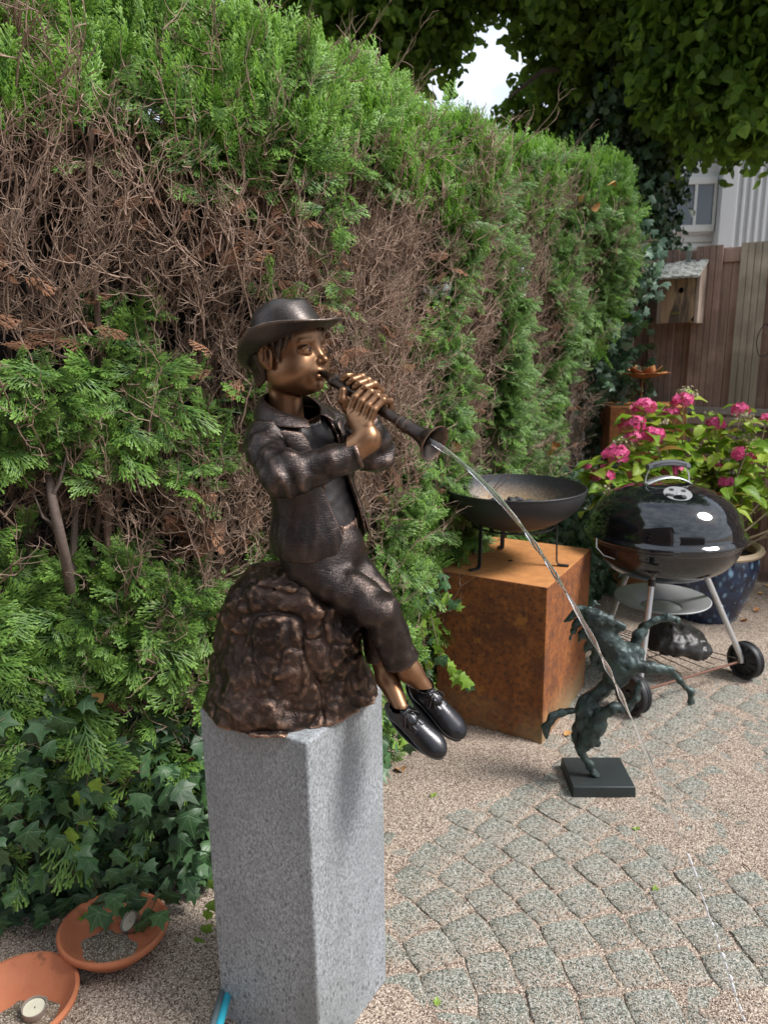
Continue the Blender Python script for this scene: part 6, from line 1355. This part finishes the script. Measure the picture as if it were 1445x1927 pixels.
for k in range(16):
    canes.append((BO + np.array([rng.uniform(-.12, .14), rng.uniform(-.1, .1), 0]), BO + np.array([rng.uniform(-.15, .75), rng.uniform(-.35, .3), rng.uniform(.25, .62)])))
lfp = []
for ci, (a, c) in enumerate(canes):
    mid = a * .5 + c * .5 + np.array([(c - a)[0] * .18, (c - a)[1] * .18, -.02]); ts = np.linspace(0, 1, 9); P = [(1 - t) ** 2 * a + 2 * t * (1 - t) * mid + t * t * c for t in ts]
    b = MB(); b.tube([p - BO for p in P], np.linspace(.0052, .0026, 9), 6); b.build('cane', M['cane'], bush)
    ln = np.linalg.norm(c - a); nn_ = int(ln / .06)
    for j in range(nn_):
        t = .40 + .60 * (j + .5) / nn_; p = (1 - t) ** 2 * a + 2 * t * (1 - t) * mid + t * t * c; 
        for s_ in (0, 1): lfp.append((p, (j % 2) * math.pi / 2 + s_ * math.pi + rng.uniform(-.5, .5), .070 + .05 * rng.random()))
rng.shuffle(lfp)
for q_, (p, a, sz) in enumerate(lfp[:300]):
    o = bpy.data.objects.new('leaf', HLF[q_ % 5]); COL.objects.link(o); o.parent = bush; o.location = p - BO; d = unit([math.cos(a), math.sin(a), rng.uniform(.0, .7)]); M_ = frames(np.array([d]), np.array([[rng.normal(0, .25), rng.normal(0, .25), 1]]))[0]
    o.rotation_euler = Matrix(M_.tolist()).to_euler(); o.scale = (sz,) * 3


n = 520; cs = np.array([lfp[int(i)][0] for i in rng.integers(0, len(lfp), n)]) + rng.normal(0, .045, (n, 3)); dd_ = rng.normal(0, 1, (n, 3)) * np.array([1, 1, .4])
HLI = [h.copy() for h in HLF]; M['hyd_i'] = mat_leafobj('hydrangea leaf cluster', [(.14, .28, .02), (.22, .40, .03), (.33, .47, .035), (.38, .50, .06)], (.42, .5, .15), .45, .4, ob=False)
for h in HLI: h.materials.clear(); h.materials.append(M['hyd_i'])
o = scatter('leaf_clusters', cs, frames(dd_, rng.normal(0, .3, (n, 3)) + np.array([0, -.2, 1])), rng.uniform(.06, .105, n), HLI, rng.integers(0, 5, n), rng.random(n)); o.parent = bush; o.location = -bush.location
# ================================================================ RUSTY METAL FLOWER
fc = np.array([*at(1208, 712, 4.15)]); fl = empty('metal_flower', (fc[0], fc[1], 1.03)); tag(fl, 'rusty metal lotus dish on a thin stem above the back column', 'garden ornament')
fo = np.array([fc[0], fc[1], 1.03]); fh = fc[2] - 1.03
b = MB(); b.tube([(0, 0, 0.002), (0, 0, fh)], .0045, 8); b.build('stem', M['rust2'], fl); b = MB(); b.lathe([(0, .004), (.05, .004), (.052, 0)], (0, 0, .001), 24); b.build('foot_plate', M['rust2'], fl)
for lay, (n, r1, up_) in enumerate(((8, .150, .020), (6, .10, .055))):
    for k in range(n):
        a = 2 * math.pi * k / n + lay * .4 + .2; c_, s_ = math.cos(a), math.sin(a); V = []
        for i in range(7):
            t = i / 6; w_ = .42 * r1 * math.sin(math.pi * min(.985, t * .85 + .14)) ; r_ = r1 * t; z = up_ * t ** 2 + .012 * t
            for s2 in (-1, 0, 1): V.append((r_ * c_ - s2 * w_ * s_, r_ * s_ + s2 * w_ * c_, fh + z + .35 * w_ * s2 * s2 * (1 - .5 * t)))
        b = MB(); b.add(V, [(3 * i + q, 3 * i + q + 1, 3 * i + q + 4, 3 * i + q + 3) for i in range(6) for q in (0, 1)]); o = b.build('petal', M['rust'], fl); m_ = o.modifiers.new('t', 'SOLIDIFY'); m_.thickness = .002
g = G('clear glass'); g.b.inputs['Transmission Weight'].default_value = 1; g.set((.9, .95, .95), .05); M['cglass'] = g.m
b = MB(); b.lathe([(0, 0), (.034, 0), (.040, .008), (.042, .030), (.040, .030), (.037, .009), (0, .004)], (0, 0, 0), 28); o = b.build('glass_dish', M['cglass']); o.location = (fo[0] - .01, fo[1] + .005, fo[2] + fh + .035); tag(o, 'small clear glass dish resting in the rusty metal flower', 'dish')

# ================================================================ REARING HORSE
HYd = 2.13
def Z(x, y, w_=0.0): return at(980 + x / 3.108, 1100 + y / 3.108, HYd + w_)      # from the enlarged view
g = G('green black bronze'); n_ = g.noise(16, 5, .6); n2 = g.noise(80, 5, .65); geo = g.n('ShaderNodeNewGeometry')
c = g.mix(g.ramp(n_, (.4, 0), (.65, 1)), (.028, .038, .036), (.065, .095, .088)); c = g.mix(g.ramp(geo.outputs['Pointiness'], (.51, 0), (.6, .8)), c, (.14, .20, .18)); oz = g.n('ShaderNodeSeparateXYZ'); g.l(g.tc.outputs['Object'], oz.inputs[0])
g.set(c, .5, .45, nrm=g.bump(n2, .5, .002)); M['verd'] = g.m
def horse_fn(P):
    u = 1 / 3.108 / 1000 * 1.34
    def ch(pts, rads, k=.01): return chain(P, [Z(*p) for p in pts], [r_ * u for r_ in rads], k)
    d = ch([(395, 735, .02), (400, 800, .02), (445, 850, .01)], [92, 88, 50], .02)                                   # haunch
    d = smin(d, ch([(385, 690, .02), (470, 625, .01), (530, 560, .0)], [62, 44, 52], .02), .02)                          # loin
    d = smin(d, ch([(560, 520, 0), (610, 440, 0), (660, 400, -.01)], [92, 98, 58], .03), .02)                          # chest
    d = smin(d, ch([(590, 430, 0), (500, 320, 0), (415, 215, 0)], [92, 70, 50], .02), .02)                           # neck
    d = smin(d, ch([(400, 175, 0), (450, 190, -.01), (520, 215, -.012), (585, 245, -.015)], [46, 50, 33, 24], .012), .015)  # head
    d = smin(d, ch([(440, 225, -.01), (500, 250, -.012), (565, 268, -.015)], [34, 20, 16], .01), .008)
    for s_ in (-1, 1): d = smin(d, ch([(395 + 12 * s_, 150, .015 * s_), (392 + 26 * s_, 112, .02 * s_)], [14, 6]), .004)
    d = smin(d, ch([(660, 370, .035), (690, 290, .04), (735, 238, .04)], [40, 34, 25]), .012)                          # raised foreleg
    d = smin(d, ch([(735, 238, .04), (790, 205, .035), (850, 188, .03), (880, 200, .03), (908, 205, .03)], [26, 19, 21, 16, 22]), .006)
    d = smin(d, ch([(650, 470, -.035), (740, 485, -.05), (860, 498, -.055), (930, 560, -.055), (990, 625, -.05), (995, 685, -.05)], [52, 36, 28, 17, 17, 22]), .008)
    d = smin(d, ch([(440, 810, -.02), (400, 900, -.02), (345, 955, -.015), (352, 985, -.01)], [76, 58, 33, 27]), .012)      # standing hind leg
    d = smin(d, ch([(350, 980, -.01), (400, 1060, -.01), (445, 1130, -.01), (462, 1165, -.01)], [27, 25, 20, 18]), .006)
    d = smin(d, ch([(330, 840, .03), (318, 890, .03), (340, 950, .03), (380, 950, .02), (440, 920, .01)], [38, 28, 25, 22, 30]), .008)
    d = smin(d, ch([(470, 760, -.03), (540, 725, -.05), (620, 712, -.05), (668, 660, -.05), (686, 600, -.045), (692, 570, -.045)], [46, 30, 29, 23, 21, 16]), .01)   # second hind leg folded forward
    d = smin(d, ch([(300, 735, .02), (235, 745, .02), (180, 775, .015), (150, 830, .015), (150, 900, .01)], [24, 22, 27, 27, 8]), .008)   # tail
    a = fbm(P * 46, 3, 141); d = d + .0038 * a - .0035 * (1 - np.abs(vnoise(P * np.array([34, 34, 26], np.float32), 144))) + .0015
    gouge = np.minimum(np.minimum(chain(P, [Z(520, 345, -.04), Z(620, 385, -.045)], [.0058, .0055]), chain(P, [Z(540, 470, -.05), Z(625, 490, -.05)], [.0048, .0045])), chain(P, [Z(392, 725, -.03), Z(388, 800, -.03)], [.007, .005]))
    return smax(d, -gouge, .003)
horse = empty('horse_statue', (.69, 2.14, 0)); tag(horse, 'small dark green bronze rearing horse statue on a square base', 'statue')
def fh_(o): o.parent = horse; o.location = -horse.location; return o
lo = np.minimum(Z(90, 1200, -.1), Z(1030, 90, .1)); hi = np.maximum(Z(90, 1200, -.1), Z(1030, 90, .1))
fh_(sdf_obj('horse_body', horse_fn, np.minimum(lo, hi) - np.array([.0, .02, .01]), hi + np.array([.0, .02, .02]), .0028, M['verd']))
for i, (pts, rr) in enumerate((([(400, 140, 0), (340, 150, .01), (290, 190, .02), (255, 215, .02)], [26, 30, 22, 8]), ([(380, 190, 0), (330, 220, .015), (300, 270, .02), (285, 320, .02)], [34, 30, 20, 7]), ([(400, 250, .0), (360, 290, .02), (335, 330, .02)], [40, 30, 9]),
                            ([(430, 300, .0), (400, 360, .02), (375, 385, .02)], [44, 30, 9]), ([(460, 360, .0), (430, 430, .02), (420, 480, .02)], [44, 32, 10]), ([(500, 420, .0), (470, 480, .015), (455, 520, .02)], [46, 30, 9]), ([(410, 140, 0), (430, 112, 0), (460, 118, 0)], [20, 16, 6]))):
    u = 1 / 3.108 / 1000 * 1.3; pp = [Z(*p) for p in pts]
    def fn(P, pp=pp, rr=rr): return chain(P, pp, [r_ * u for r_ in rr], .01) - .004 * vnoise(P * np.array([60, 60, 60], np.float32), 150) - .003 * vnoise(P * 110, 151)
    fh_(sdf_obj('mane_tuft', fn, np.min(pp, 0) - .03, np.max(pp, 0) + .03, .0028, M['verd']))
hb0 = (np.array([.577, 2.057]) + np.array([.773, 2.053])) / 2
b = MB(); b.box((0, 0, .019), (.198, .175, .038), rotz(-.02), taper=.975); o = b.build('base', plain('dark green black base', (.028, .036, .036), .55, .2, .3, 14, .4), horse, True, 40, bevel=.003); o.location = (hb0[0] - .69, 2.057 + .0875 - 2.14, 0)

# ================================================================ TERRACOTTA SAUCERS WITH TEALIGHTS
g = G('terracotta'); n_ = g.noise(8, 5, .6); f_ = g.noise(90, 5, .7); c = g.mix(g.ramp(n_, (.35, 0), (.7, 1)), (.40, .125, .055), (.52, .185, .085)); c = g.mix(g.ramp(f_, (.60, 0), (.72, .7)), c, (.26, .09, .05)); c = g.mix(g.ramp(g.noise(14, 4, .7), (.64, 0), (.70, .6)), c, (.11, .06, .04)); g.set(c, .7, nrm=g.bump(f_, .25, .001)); M['terra'] = g.m
g = G('grey grit'); v_ = g.vor(420, out='Color'); sp = g.n('ShaderNodeSeparateColor'); g.l(v_, sp.inputs[0]); n_ = g.noise(25, 5); c = g.mix(g.ramp(n_, (.4, 0), (.7, 1)), (.10, .08, .05), (.22, .16, .11)); c = g.mix(g.ramp(sp.outputs[0], (.7, 0), (.85, 1)), c, (.5, .45, .38)); g.set(c, .9, nrm=g.bump(sp.outputs[0], .9, .003)); M['dirt'] = g.m
M['wax'] = plain('cream wax', (.62, .58, .45), .5, 0, .12, 50, .3); M['cup'] = plain('thin metal cup', (.50, .49, .47), .3, .9, .15, 40, .3)
def saucer(x, y, tilt, rz_, lbl, seed, cup):
    e = empty('terracotta_saucer', (x, y, 0)); tag(e, lbl, 'plant saucer', 'terracotta saucers at the foot of the hedge')
    Mt = rotz(rz_) @ rotx(tilt); z0 = .001 + abs(math.sin(tilt)) * .085 + (.012 if seed == 1 else 0)
    b = MB(); b.lathe([(0, 0), (.083, 0), (.088, .004), (.117, .036), (.122, .040), (.1245, .050), (.1225, .054), (.116, .054), (.112, .048), (.104, .038), (.080, .009), (0, .0075)], (0, 0, z0), 72, Mt); b.build('dish', M['terra'], e, auto=50)
    b = MB(); V = [Mt @ np.array([.010, -.018, .0125]) + np.array([0, 0, z0])]; nn_ = 40
    for rr in (.35, .7, 1.0):
        for k in range(nn_):
            a = 2 * math.pi * k / nn_; r_ = rr * (.062 + .010 * math.sin(2 * a + seed) + .005 * math.sin(7 * a + seed) + rng.uniform(-.002, .002)); V.append(Mt @ np.array([.010 + r_ * math.cos(a), -.018 + r_ * math.sin(a), (.0125 if rr < 1 else .0078) + rng.uniform(-.0008, .0014) * (rr < 1)]) + np.array([0, 0, z0]))
    f = [(0, 1 + k, 1 + (k + 1) % nn_) for k in range(nn_)] + [(1 + i_ * nn_ + k, 1 + (i_ + 1) * nn_ + k, 1 + (i_ + 1) * nn_ + (k + 1) % nn_, 1 + i_ * nn_ + (k + 1) % nn_) for i_ in (0, 1) for k in range(nn_)]
    b.add(V, f); b.build('grit_heap', M['dirt'], e)
    cx, cy, ct = cup; c = np.array([x, y, z0]) + Mt @ np.array([cx, cy, .026]); Mc = Mt @ ct
    t = empty('tealight', c); tag(t, 'spent tealight ' + ('lying tipped in the upper terracotta saucer' if seed == 1 else 'standing in the lower left terracotta saucer'), 'candle', 'tealights in the saucers')
    b = MB(); b.lathe([(0, -.009), (.0225, -.009), (.0235, -.007), (.0245, .010), (.0235, .010), (.0225, -.004), (0, -.005)], (0, 0, 0), 36, Mc); b.build('cup', M['cup'] if seed == 1 else plain('clouded clear cup', (.30, .25, .22), .3), t)
    b = MB(); b.lathe([(0, .003), (.008, .0042), (.014, .0032), (.0222, .0045), (.023, .003)], (0, 0, 0), 28, Mc); b.build('wax', M['wax'], t); b = MB(); b.tube([Mc @ np.array([.001, 0, .003]), Mc @ np.array([.002, .001, .007])], .0008, 5); b.build('wick', M['coal'], t)
    return e
saucer(-.648, 1.480, -.075, -.75, 'terracotta saucer propped tilted, upper one with a tipped tealight and grit', 1, (-.012, .050, rotx(.75) @ roty(-.1)))
saucer(-.790, 1.305, .0, .5, 'terracotta saucer cut by the lower left corner, holding an upright tealight', 2, (.030, -.020, rotx(.12)))
# hose at the foot of the plinth
b = MB(); hp_ = [at(431, 1866, 1.31), at(424, 1890, 1.27), at(417, 1915, 1.23), at(411, 1935, 1.2), at(404, 1965, 1.15)]; hp_ = [np.array([p[0], p[1], max(.012, p[2])]) for p in hp_]; b.tube(hp_, .0085, 12); o = b.build('garden_hose', plain('turquoise hose', (.03, .36, .48), .4), None); tag(o, 'short turquoise hose beside the left foot of the grey plinth', 'hose')
b = MB(); b.tube([p + np.array([-.012, .002, .004]) for p in hp_], .007, 10); o = b.build('cable', plain('grey cable', (.10, .13, .14), .4)); tag(o, 'dark grey cable running along the turquoise hose', 'cable')

# ================================================================ IVY
M['ivy'] = mat_leafobj('ivy leaf', [(.028, .075, .026), (.055, .135, .045), (.035, .095, .03), (.08, .17, .07), (.05, .13, .035), (.09, .18, .08)], (.20, .30, .15), .42, .12, 'palmate')
M['ivy_new'] = mat_leafobj('young ivy leaf', [(.20, .36, .04), (.28, .45, .05), (.16, .30, .04)], (.42, .55, .14), .4, .3, 'palmate')
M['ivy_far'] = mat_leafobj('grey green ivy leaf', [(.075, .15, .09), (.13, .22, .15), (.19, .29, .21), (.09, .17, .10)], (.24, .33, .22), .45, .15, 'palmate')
M['ivy_inst'] = mat_leafobj('ivy leaf with shade in colour', [(.025, .06, .028), (.045, .10, .045), (.07, .14, .07)], (.16, .25, .13), .45, .12, 'palmate', ob=False)  # darker copy of the ivy leaf, understory shade put into its colour
def ivy_leaf(seed, mt):
    r_ = np.random.default_rng(seed); tips = [(0, 1.0), (.40, .62), (.62, .52), (.38, .28), (.60, -.02), (.30, -.14), (.10, -.16)]
    tips = [(x * r_.uniform(.88, 1.1), y + r_.uniform(-.03, .03)) for x, y in tips]
    tips = [(0, r_.uniform(.92, 1.08)), (.17, .56), (.30, .44), (.60, .50), (.44, .20), (.55, -.04), (.32, -.16), (.10, -.17)]; tips = [(x * r_.uniform(.9, 1.1), y) for x, y in tips]
    cu, fo = r_.uniform(.1, .45), r_.uniform(.05, .35)
    def zz(x, y): return fo * abs(x) * .8 - cu * (x * x + (y - .2) ** 2) + r_.uniform(-.015, .015)
    out_ = tips + [(-x * r_.uniform(.88, 1.08), y) for x, y in tips[::-1][:-1]]; n = len(out_)
    V = [(x, y, zz(x, y)) for x, y in out_] + [(x * .5, .12 + (y - .12) * .5, zz(x * .5, .12 + (y - .12) * .5) ) for x, y in out_] + [(0, .10, 0)]
    f = [(k, (k + 1) % n, n + (k + 1) % n, n + k) for k in range(n)] + [(n + k, n + (k + 1) % n, 2 * n) for k in range(n)]
    b = MB(); b.add(V, f); return b.mesh('leaf', mt)
IV = {k: [ivy_leaf(i + 10, M[k]) for i in range(6)] for k in ('ivy', 'ivy_new', 'ivy_far', 'ivy_inst')}
def ivy_plant(label, loc): e = empty('ivy', loc); tag(e, label, 'ivy'); return e
def leaf_at(e, p, nrm, down, sz, kind='ivy'):
    o = bpy.data.objects.new('leaf', IV[kind][int(rng.integers(0, 6))]); COL.objects.link(o); o.parent = e; o.location = np.asarray(p) - np.array(e.location); M_ = frames(np.array([unit(down)]), np.array([unit(nrm)]))[0]; o.rotation_euler = Matrix(M_.tolist()).to_euler(); o.scale = (sz,) * 3; return o
M['ivy_stem'] = plain('brown ivy stem', (.14, .10, .07), .8, 0, .3, 60, .4)
def vine(e, pts, r0=.0025, name='stem'):
    b = MB(); b.tube([np.asarray(p) - np.array(e.location) for p in pts], np.linspace(r0, r0 * .5, len(pts)), 6); return b.build(name, M['ivy_stem'], e)
def hedge_pt(s, z, d): P, N_ = hface(np.array([s]), np.array([z]), np.array([d])); return P[0], N_[0]
# near left, at the foot of the hedge
def mound(s, z): return .21 * np.interp(s, [1.4, 1.8, 2.0, 2.3, 2.6, 2.8], [.08, .30, .80, 1, .6, .2]) * np.clip(1 - z / .55, 0, 1) ** .8
iv1 = ivy_plant('dark green ivy covering the foot of the hedge left of the grey plinth', (-.6, 1.75, 0))
cnt = 0
while cnt < 282:
    s = rng.uniform(1.0, 2.75); z = rng.uniform(.03, .80)
    hgt_ = np.interp(s, [1.0, 1.7, 1.95, 2.3, 2.7], [.80, .74, .52, .36, .30]) + .06 * math.sin(s * 17); 
    if z > hgt_ or (z > .45 and rng.random() < .35): continue
    P, N_ = hedge_pt(s, z, rng.uniform(-.075, -.005) - mound(s, z) * rng.uniform(.7, 1.05)); 
    if not seen(P[None], 40)[0]: continue
    nr = N_ + rng.normal(0, .35, 3) + np.array([0, 0, rng.uniform(.2, .9)]); dn = np.array([0, 0, -1.0]) + rng.normal(0, .55, 3) + N_ * .3
    sz = rng.uniform(.032, .062) * (1.0 if z > .1 else .8); leaf_at(iv1, P, nr, dn, sz, 'ivy' if rng.random() < .985 else 'ivy_new'); cnt += 1
for k in range(26):
    s = rng.uniform(1.0, 2.6); z0 = rng.uniform(.02, .25); pts = []
    for i in range(7): P, N_ = hedge_pt(s + .03 * i * rng.uniform(-1, 1), z0 + i * rng.uniform(.02, .05), .0 + rng.uniform(-.01, .02)); pts.append(P)
    vine(iv1, pts, .003)
for i, (px, py, an_, sz) in enumerate(((163, 1442, -2.6, .030), (178, 1472, .6, .036), (152, 1500, -2.0, .034), (155, 1538, .4, .032), (138, 1568, -2.2, .036), (140, 1596, .7, .024))):
    leaf_at(iv1, at(px, py, 1.54), (-.2, -1, .3), (math.sin(an_) * .8, -.1, -.75), sz, 'ivy_new')
vine(iv1, [at(165, 1400, 1.60), at(168, 1450, 1.56), at(158, 1510, 1.55), at(142, 1575, 1.55), at(130, 1618, 1.55)], .0016)
for (px, py, Yd, sz, dx) in ((186, 1716, 1.42, .052, -.35), (215, 1690, 1.46, .046, .1), (300, 1722, 1.42, .040, .3)): leaf_at(iv1, at(px, py, Yd), (-.1, -1, .8), (dx, -.45, -.8), sz)
for (px, py, Yd, sz, dx) in ((388, 1745, 1.53, .030, .2), (376, 1770, 1.50, .028, -.3), (398, 1700, 1.55, .032, .4), (402, 1660, 1.56, .030, .0), (392, 1718, 1.55, .026, -.2)): leaf_at(iv1, at(px, py, Yd), (-.1, -1, .5), (dx, -.2, -.8), sz, 'ivy_new')
n = 4200; s = rng.uniform(.8, 2.9, n); z = rng.uniform(.0, .72, n); P, N_ = hface(s, z, rng.uniform(-.01, .10, n) - mound(s, z) * rng.random(n) ** .5); k = z < np.interp(s, [1.0, 1.7, 1.95, 2.3, 2.7], [.76, .70, .55, .42, .34]); P, N_ = P[k], N_[k]; n = len(P)
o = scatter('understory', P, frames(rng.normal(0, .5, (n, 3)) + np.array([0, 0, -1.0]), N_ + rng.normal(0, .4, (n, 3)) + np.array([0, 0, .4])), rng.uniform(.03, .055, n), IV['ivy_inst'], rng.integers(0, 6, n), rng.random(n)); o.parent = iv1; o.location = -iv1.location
# trailing ivy between statue and rust box
iv2 = ivy_plant('light green ivy trailing down between the hedge and the rust box', (.05, 2.4, 0))
cnt = 0
while cnt < 210:
    s = rng.uniform(2.95, 3.75); z = rng.uniform(.0, .62); P, N_ = hedge_pt(s, z, rng.uniform(-.09, .02)); 
    if rng.random() > np.interp(s, [2.95, 3.2, 3.5, 3.75], [.5, 1, 1, .4]): continue
    leaf_at(iv2, P, N_ + rng.normal(0, .35, 3) + np.array([0, 0, rng.uniform(.2, .9)]), np.array([0, 0, -1.0]) + rng.normal(0, .6, 3), rng.uniform(.024, .046), 'ivy_new' if rng.random() < .28 else ('ivy_far' if rng.random() < .4 else 'ivy')); cnt += 1
def trail(e, pts, n, sz, kind='ivy_new'):
    pts = np.array(pts); vine(e, pts, .002); L_ = np.linspace(0, len(pts) - 1, n)
    for i, t in enumerate(L_):
        p = np.array([np.interp(t, range(len(pts)), pts[:, k]) for k in range(3)]) + rng.normal(0, .006, 3); leaf_at(e, p, (-.3, -1, .6) + rng.normal(0, .25, 3), np.array([(1 if i % 2 else -1) * .6, -.1, -.7]) + rng.normal(0, .25, 3), sz * rng.uniform(.75, 1.2), kind if rng.random() < .7 else 'ivy')
trail(iv2, [at(835, 1085, 2.36), at(845, 1125, 2.30), at(860, 1140, 2.28)], 8, .034); trail(iv2, [at(800, 1100, 2.42), at(815, 1180, 2.35), at(830, 1235, 2.30), at(850, 1262, 2.26), at(868, 1280, 2.24), at(880, 1284, 2.22)], 18, .036); trail(iv2, [at(790, 1150, 2.4), at(800, 1230, 2.36), at(812, 1290, 2.34)], 10, .032)
trail(iv2, [at(745, 1325, 2.2), at(755, 1370, 2.16), at(770, 1400, 2.14)], 10, .036); trail(iv2, [at(728, 1350, 2.15), at(735, 1390, 2.12), at(745, 1402, 2.1)], 8, .034)
# grey-green ivy over the fence corner
iv3 = ivy_plant('grey green ivy hanging over the fence corner beside the birdhouse', (1.45, 4.35, 0))
cl3 = [(1130, 480, .16, 70), (1190, 500, .14, 60), (1215, 520, .10, 30), (1150, 560, .12, 45), (1140, 620, .12, 35), (1150, 690, .12, 20), (1205, 595, .05, 12), (1225, 470, .10, 18)]
for px, py, rad, n in cl3:
    c = at(px, py, 4.16)
    for k in range(n): p = c + rng.normal(0, .55, 3) * rad * np.array([1, .6, 1]); leaf_at(iv3, p, (-.45, -1, .6) + rng.normal(0, .4, 3), np.array([0, 0, -1.0]) + rng.normal(0, .6, 3), rng.uniform(.035, .060), 'ivy_far' if rng.random() < .8 else 'ivy')
n = 1100; P = np.concatenate([at(1135, 560, 4.40) + rng.normal(0, 1, (700, 3)) * np.array([.12, .08, .26]), at(1150, 740, 4.35) + rng.normal(0, 1, (400, 3)) * np.array([.10, .10, .30])])
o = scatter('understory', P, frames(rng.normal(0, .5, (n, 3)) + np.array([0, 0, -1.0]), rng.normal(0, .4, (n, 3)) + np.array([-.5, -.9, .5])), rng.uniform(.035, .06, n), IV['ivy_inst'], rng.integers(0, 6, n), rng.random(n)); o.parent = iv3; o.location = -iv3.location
# low dark undergrowth behind the rust box and barbecue
iv4 = ivy_plant('low dark ivy growing behind the rust box and under the kettle', (1.15, 3.9, 0))
n = 1400; P = np.stack([rng.uniform(.75, 1.45, n), 0 * rng.random(n), rng.random(n) ** 1.3 * .75], 1); P[:, 1] = 3.45 + (P[:, 0] - .75) * 1.25 - P[:, 2] * .0 + rng.uniform(-.18, .15, n)
o = scatter('understory', P, frames(rng.normal(0, .6, (n, 3)) + np.array([0, 0, -.6]), rng.normal(0, .4, (n, 3)) + np.array([-.2, -.9, .8])), rng.uniform(.035, .06, n), IV['ivy_inst'], rng.integers(0, 6, n), rng.random(n)); o.parent = iv4; o.location = -iv4.location

# ================================================================ LITTER ON THE PAVING
lit = [(698, 1408, 'dry orange leaf on the sand beside the shoes'), (757, 1455, 'small rusty leaf standing on the sand right of the plinth'), (735, 1432, 'curled brown leaf at the ivy foot right of the plinth'), (1062, 1385, 'pale yellow leaf between rust box and horse'), (1405, 1170, 'red brown leaf on the paving right of the blue pot'), (1418, 1152, 'small dark leaf at the right edge near the pot'), (1372, 1120, 'brown leaf nearest the blue pot on the right'), (1392, 1128, 'second brown leaf beside the one nearest the pot'), (1425, 1118, 'orange leaf by the fence foot at the right'), (1440, 1105, 'dry leaf at the far right by the fence'), (1188, 1118, 'rusty leaf lying under the ash tray'), (1150, 1105, 'brown leaf behind the kettle left leg'), (1220, 1165, 'dark leaf under the middle of the kettle')]
for i, (px, py, lbl) in enumerate(lit):
    o = bpy.data.objects.new('dry_leaf', DL[i % 4]); COL.objects.link(o); p = ground(px, py, .004); o.location = (p[0], p[1], float(sand_z(np.array(p[0]), np.array(p[1]))) + .004); o.scale = (rng.uniform(.026, .042),) * 3; o.rotation_euler = (rng.uniform(-.3, .3), rng.uniform(-.3, .3), rng.uniform(0, 6)); tag(o, lbl, 'leaf', 'dry leaves on the paving')
for i, (px, py, lbl) in enumerate(((814, 1502, 'tiny green weed in a joint near the plinth'), (1196, 1562, 'tiny green weed in a joint past the horse'), (1232, 1672, 'tiny green weed in a joint by the water drops'), (822, 1888, 'tiny green weed in the sand at the bottom'))):
    e = MB(); p = ground(px, py, 0); zz = float(sand_z(np.array(p[0]), np.array(p[1])))
    for k in range(7): a = rng.uniform(0, 6.28); heart(e, np.array([rng.normal(0, .003), rng.normal(0, .003), .002]), unit([math.cos(a), math.sin(a), rng.uniform(.2, 1)]), np.array([0, 0, 1.0]), rng.uniform(.006, .012), None)
    o = e.build('weed', M['ivy_new']); o.location = (p[0], p[1], zz); tag(o, lbl, 'weed', 'tiny weeds between the setts')
for i, (p0, p1, lbl) in enumerate((((1224, 1490), (1252, 1508), 'thin dark twig on the paving right of the horse base'), ((1395, 1625), (1412, 1640), 'short dark twig near the right edge of the paving'))):
    a, c = ground(*p0, .006), ground(*p1, .006); b = MB(); b.tube([a, (a + c) / 2 + np.array([.002, .002, .002]), c], .0016, 5); o = b.build('fallen_twig', M['stem']); tag(o, lbl, 'twig', 'fallen twigs on the paving')
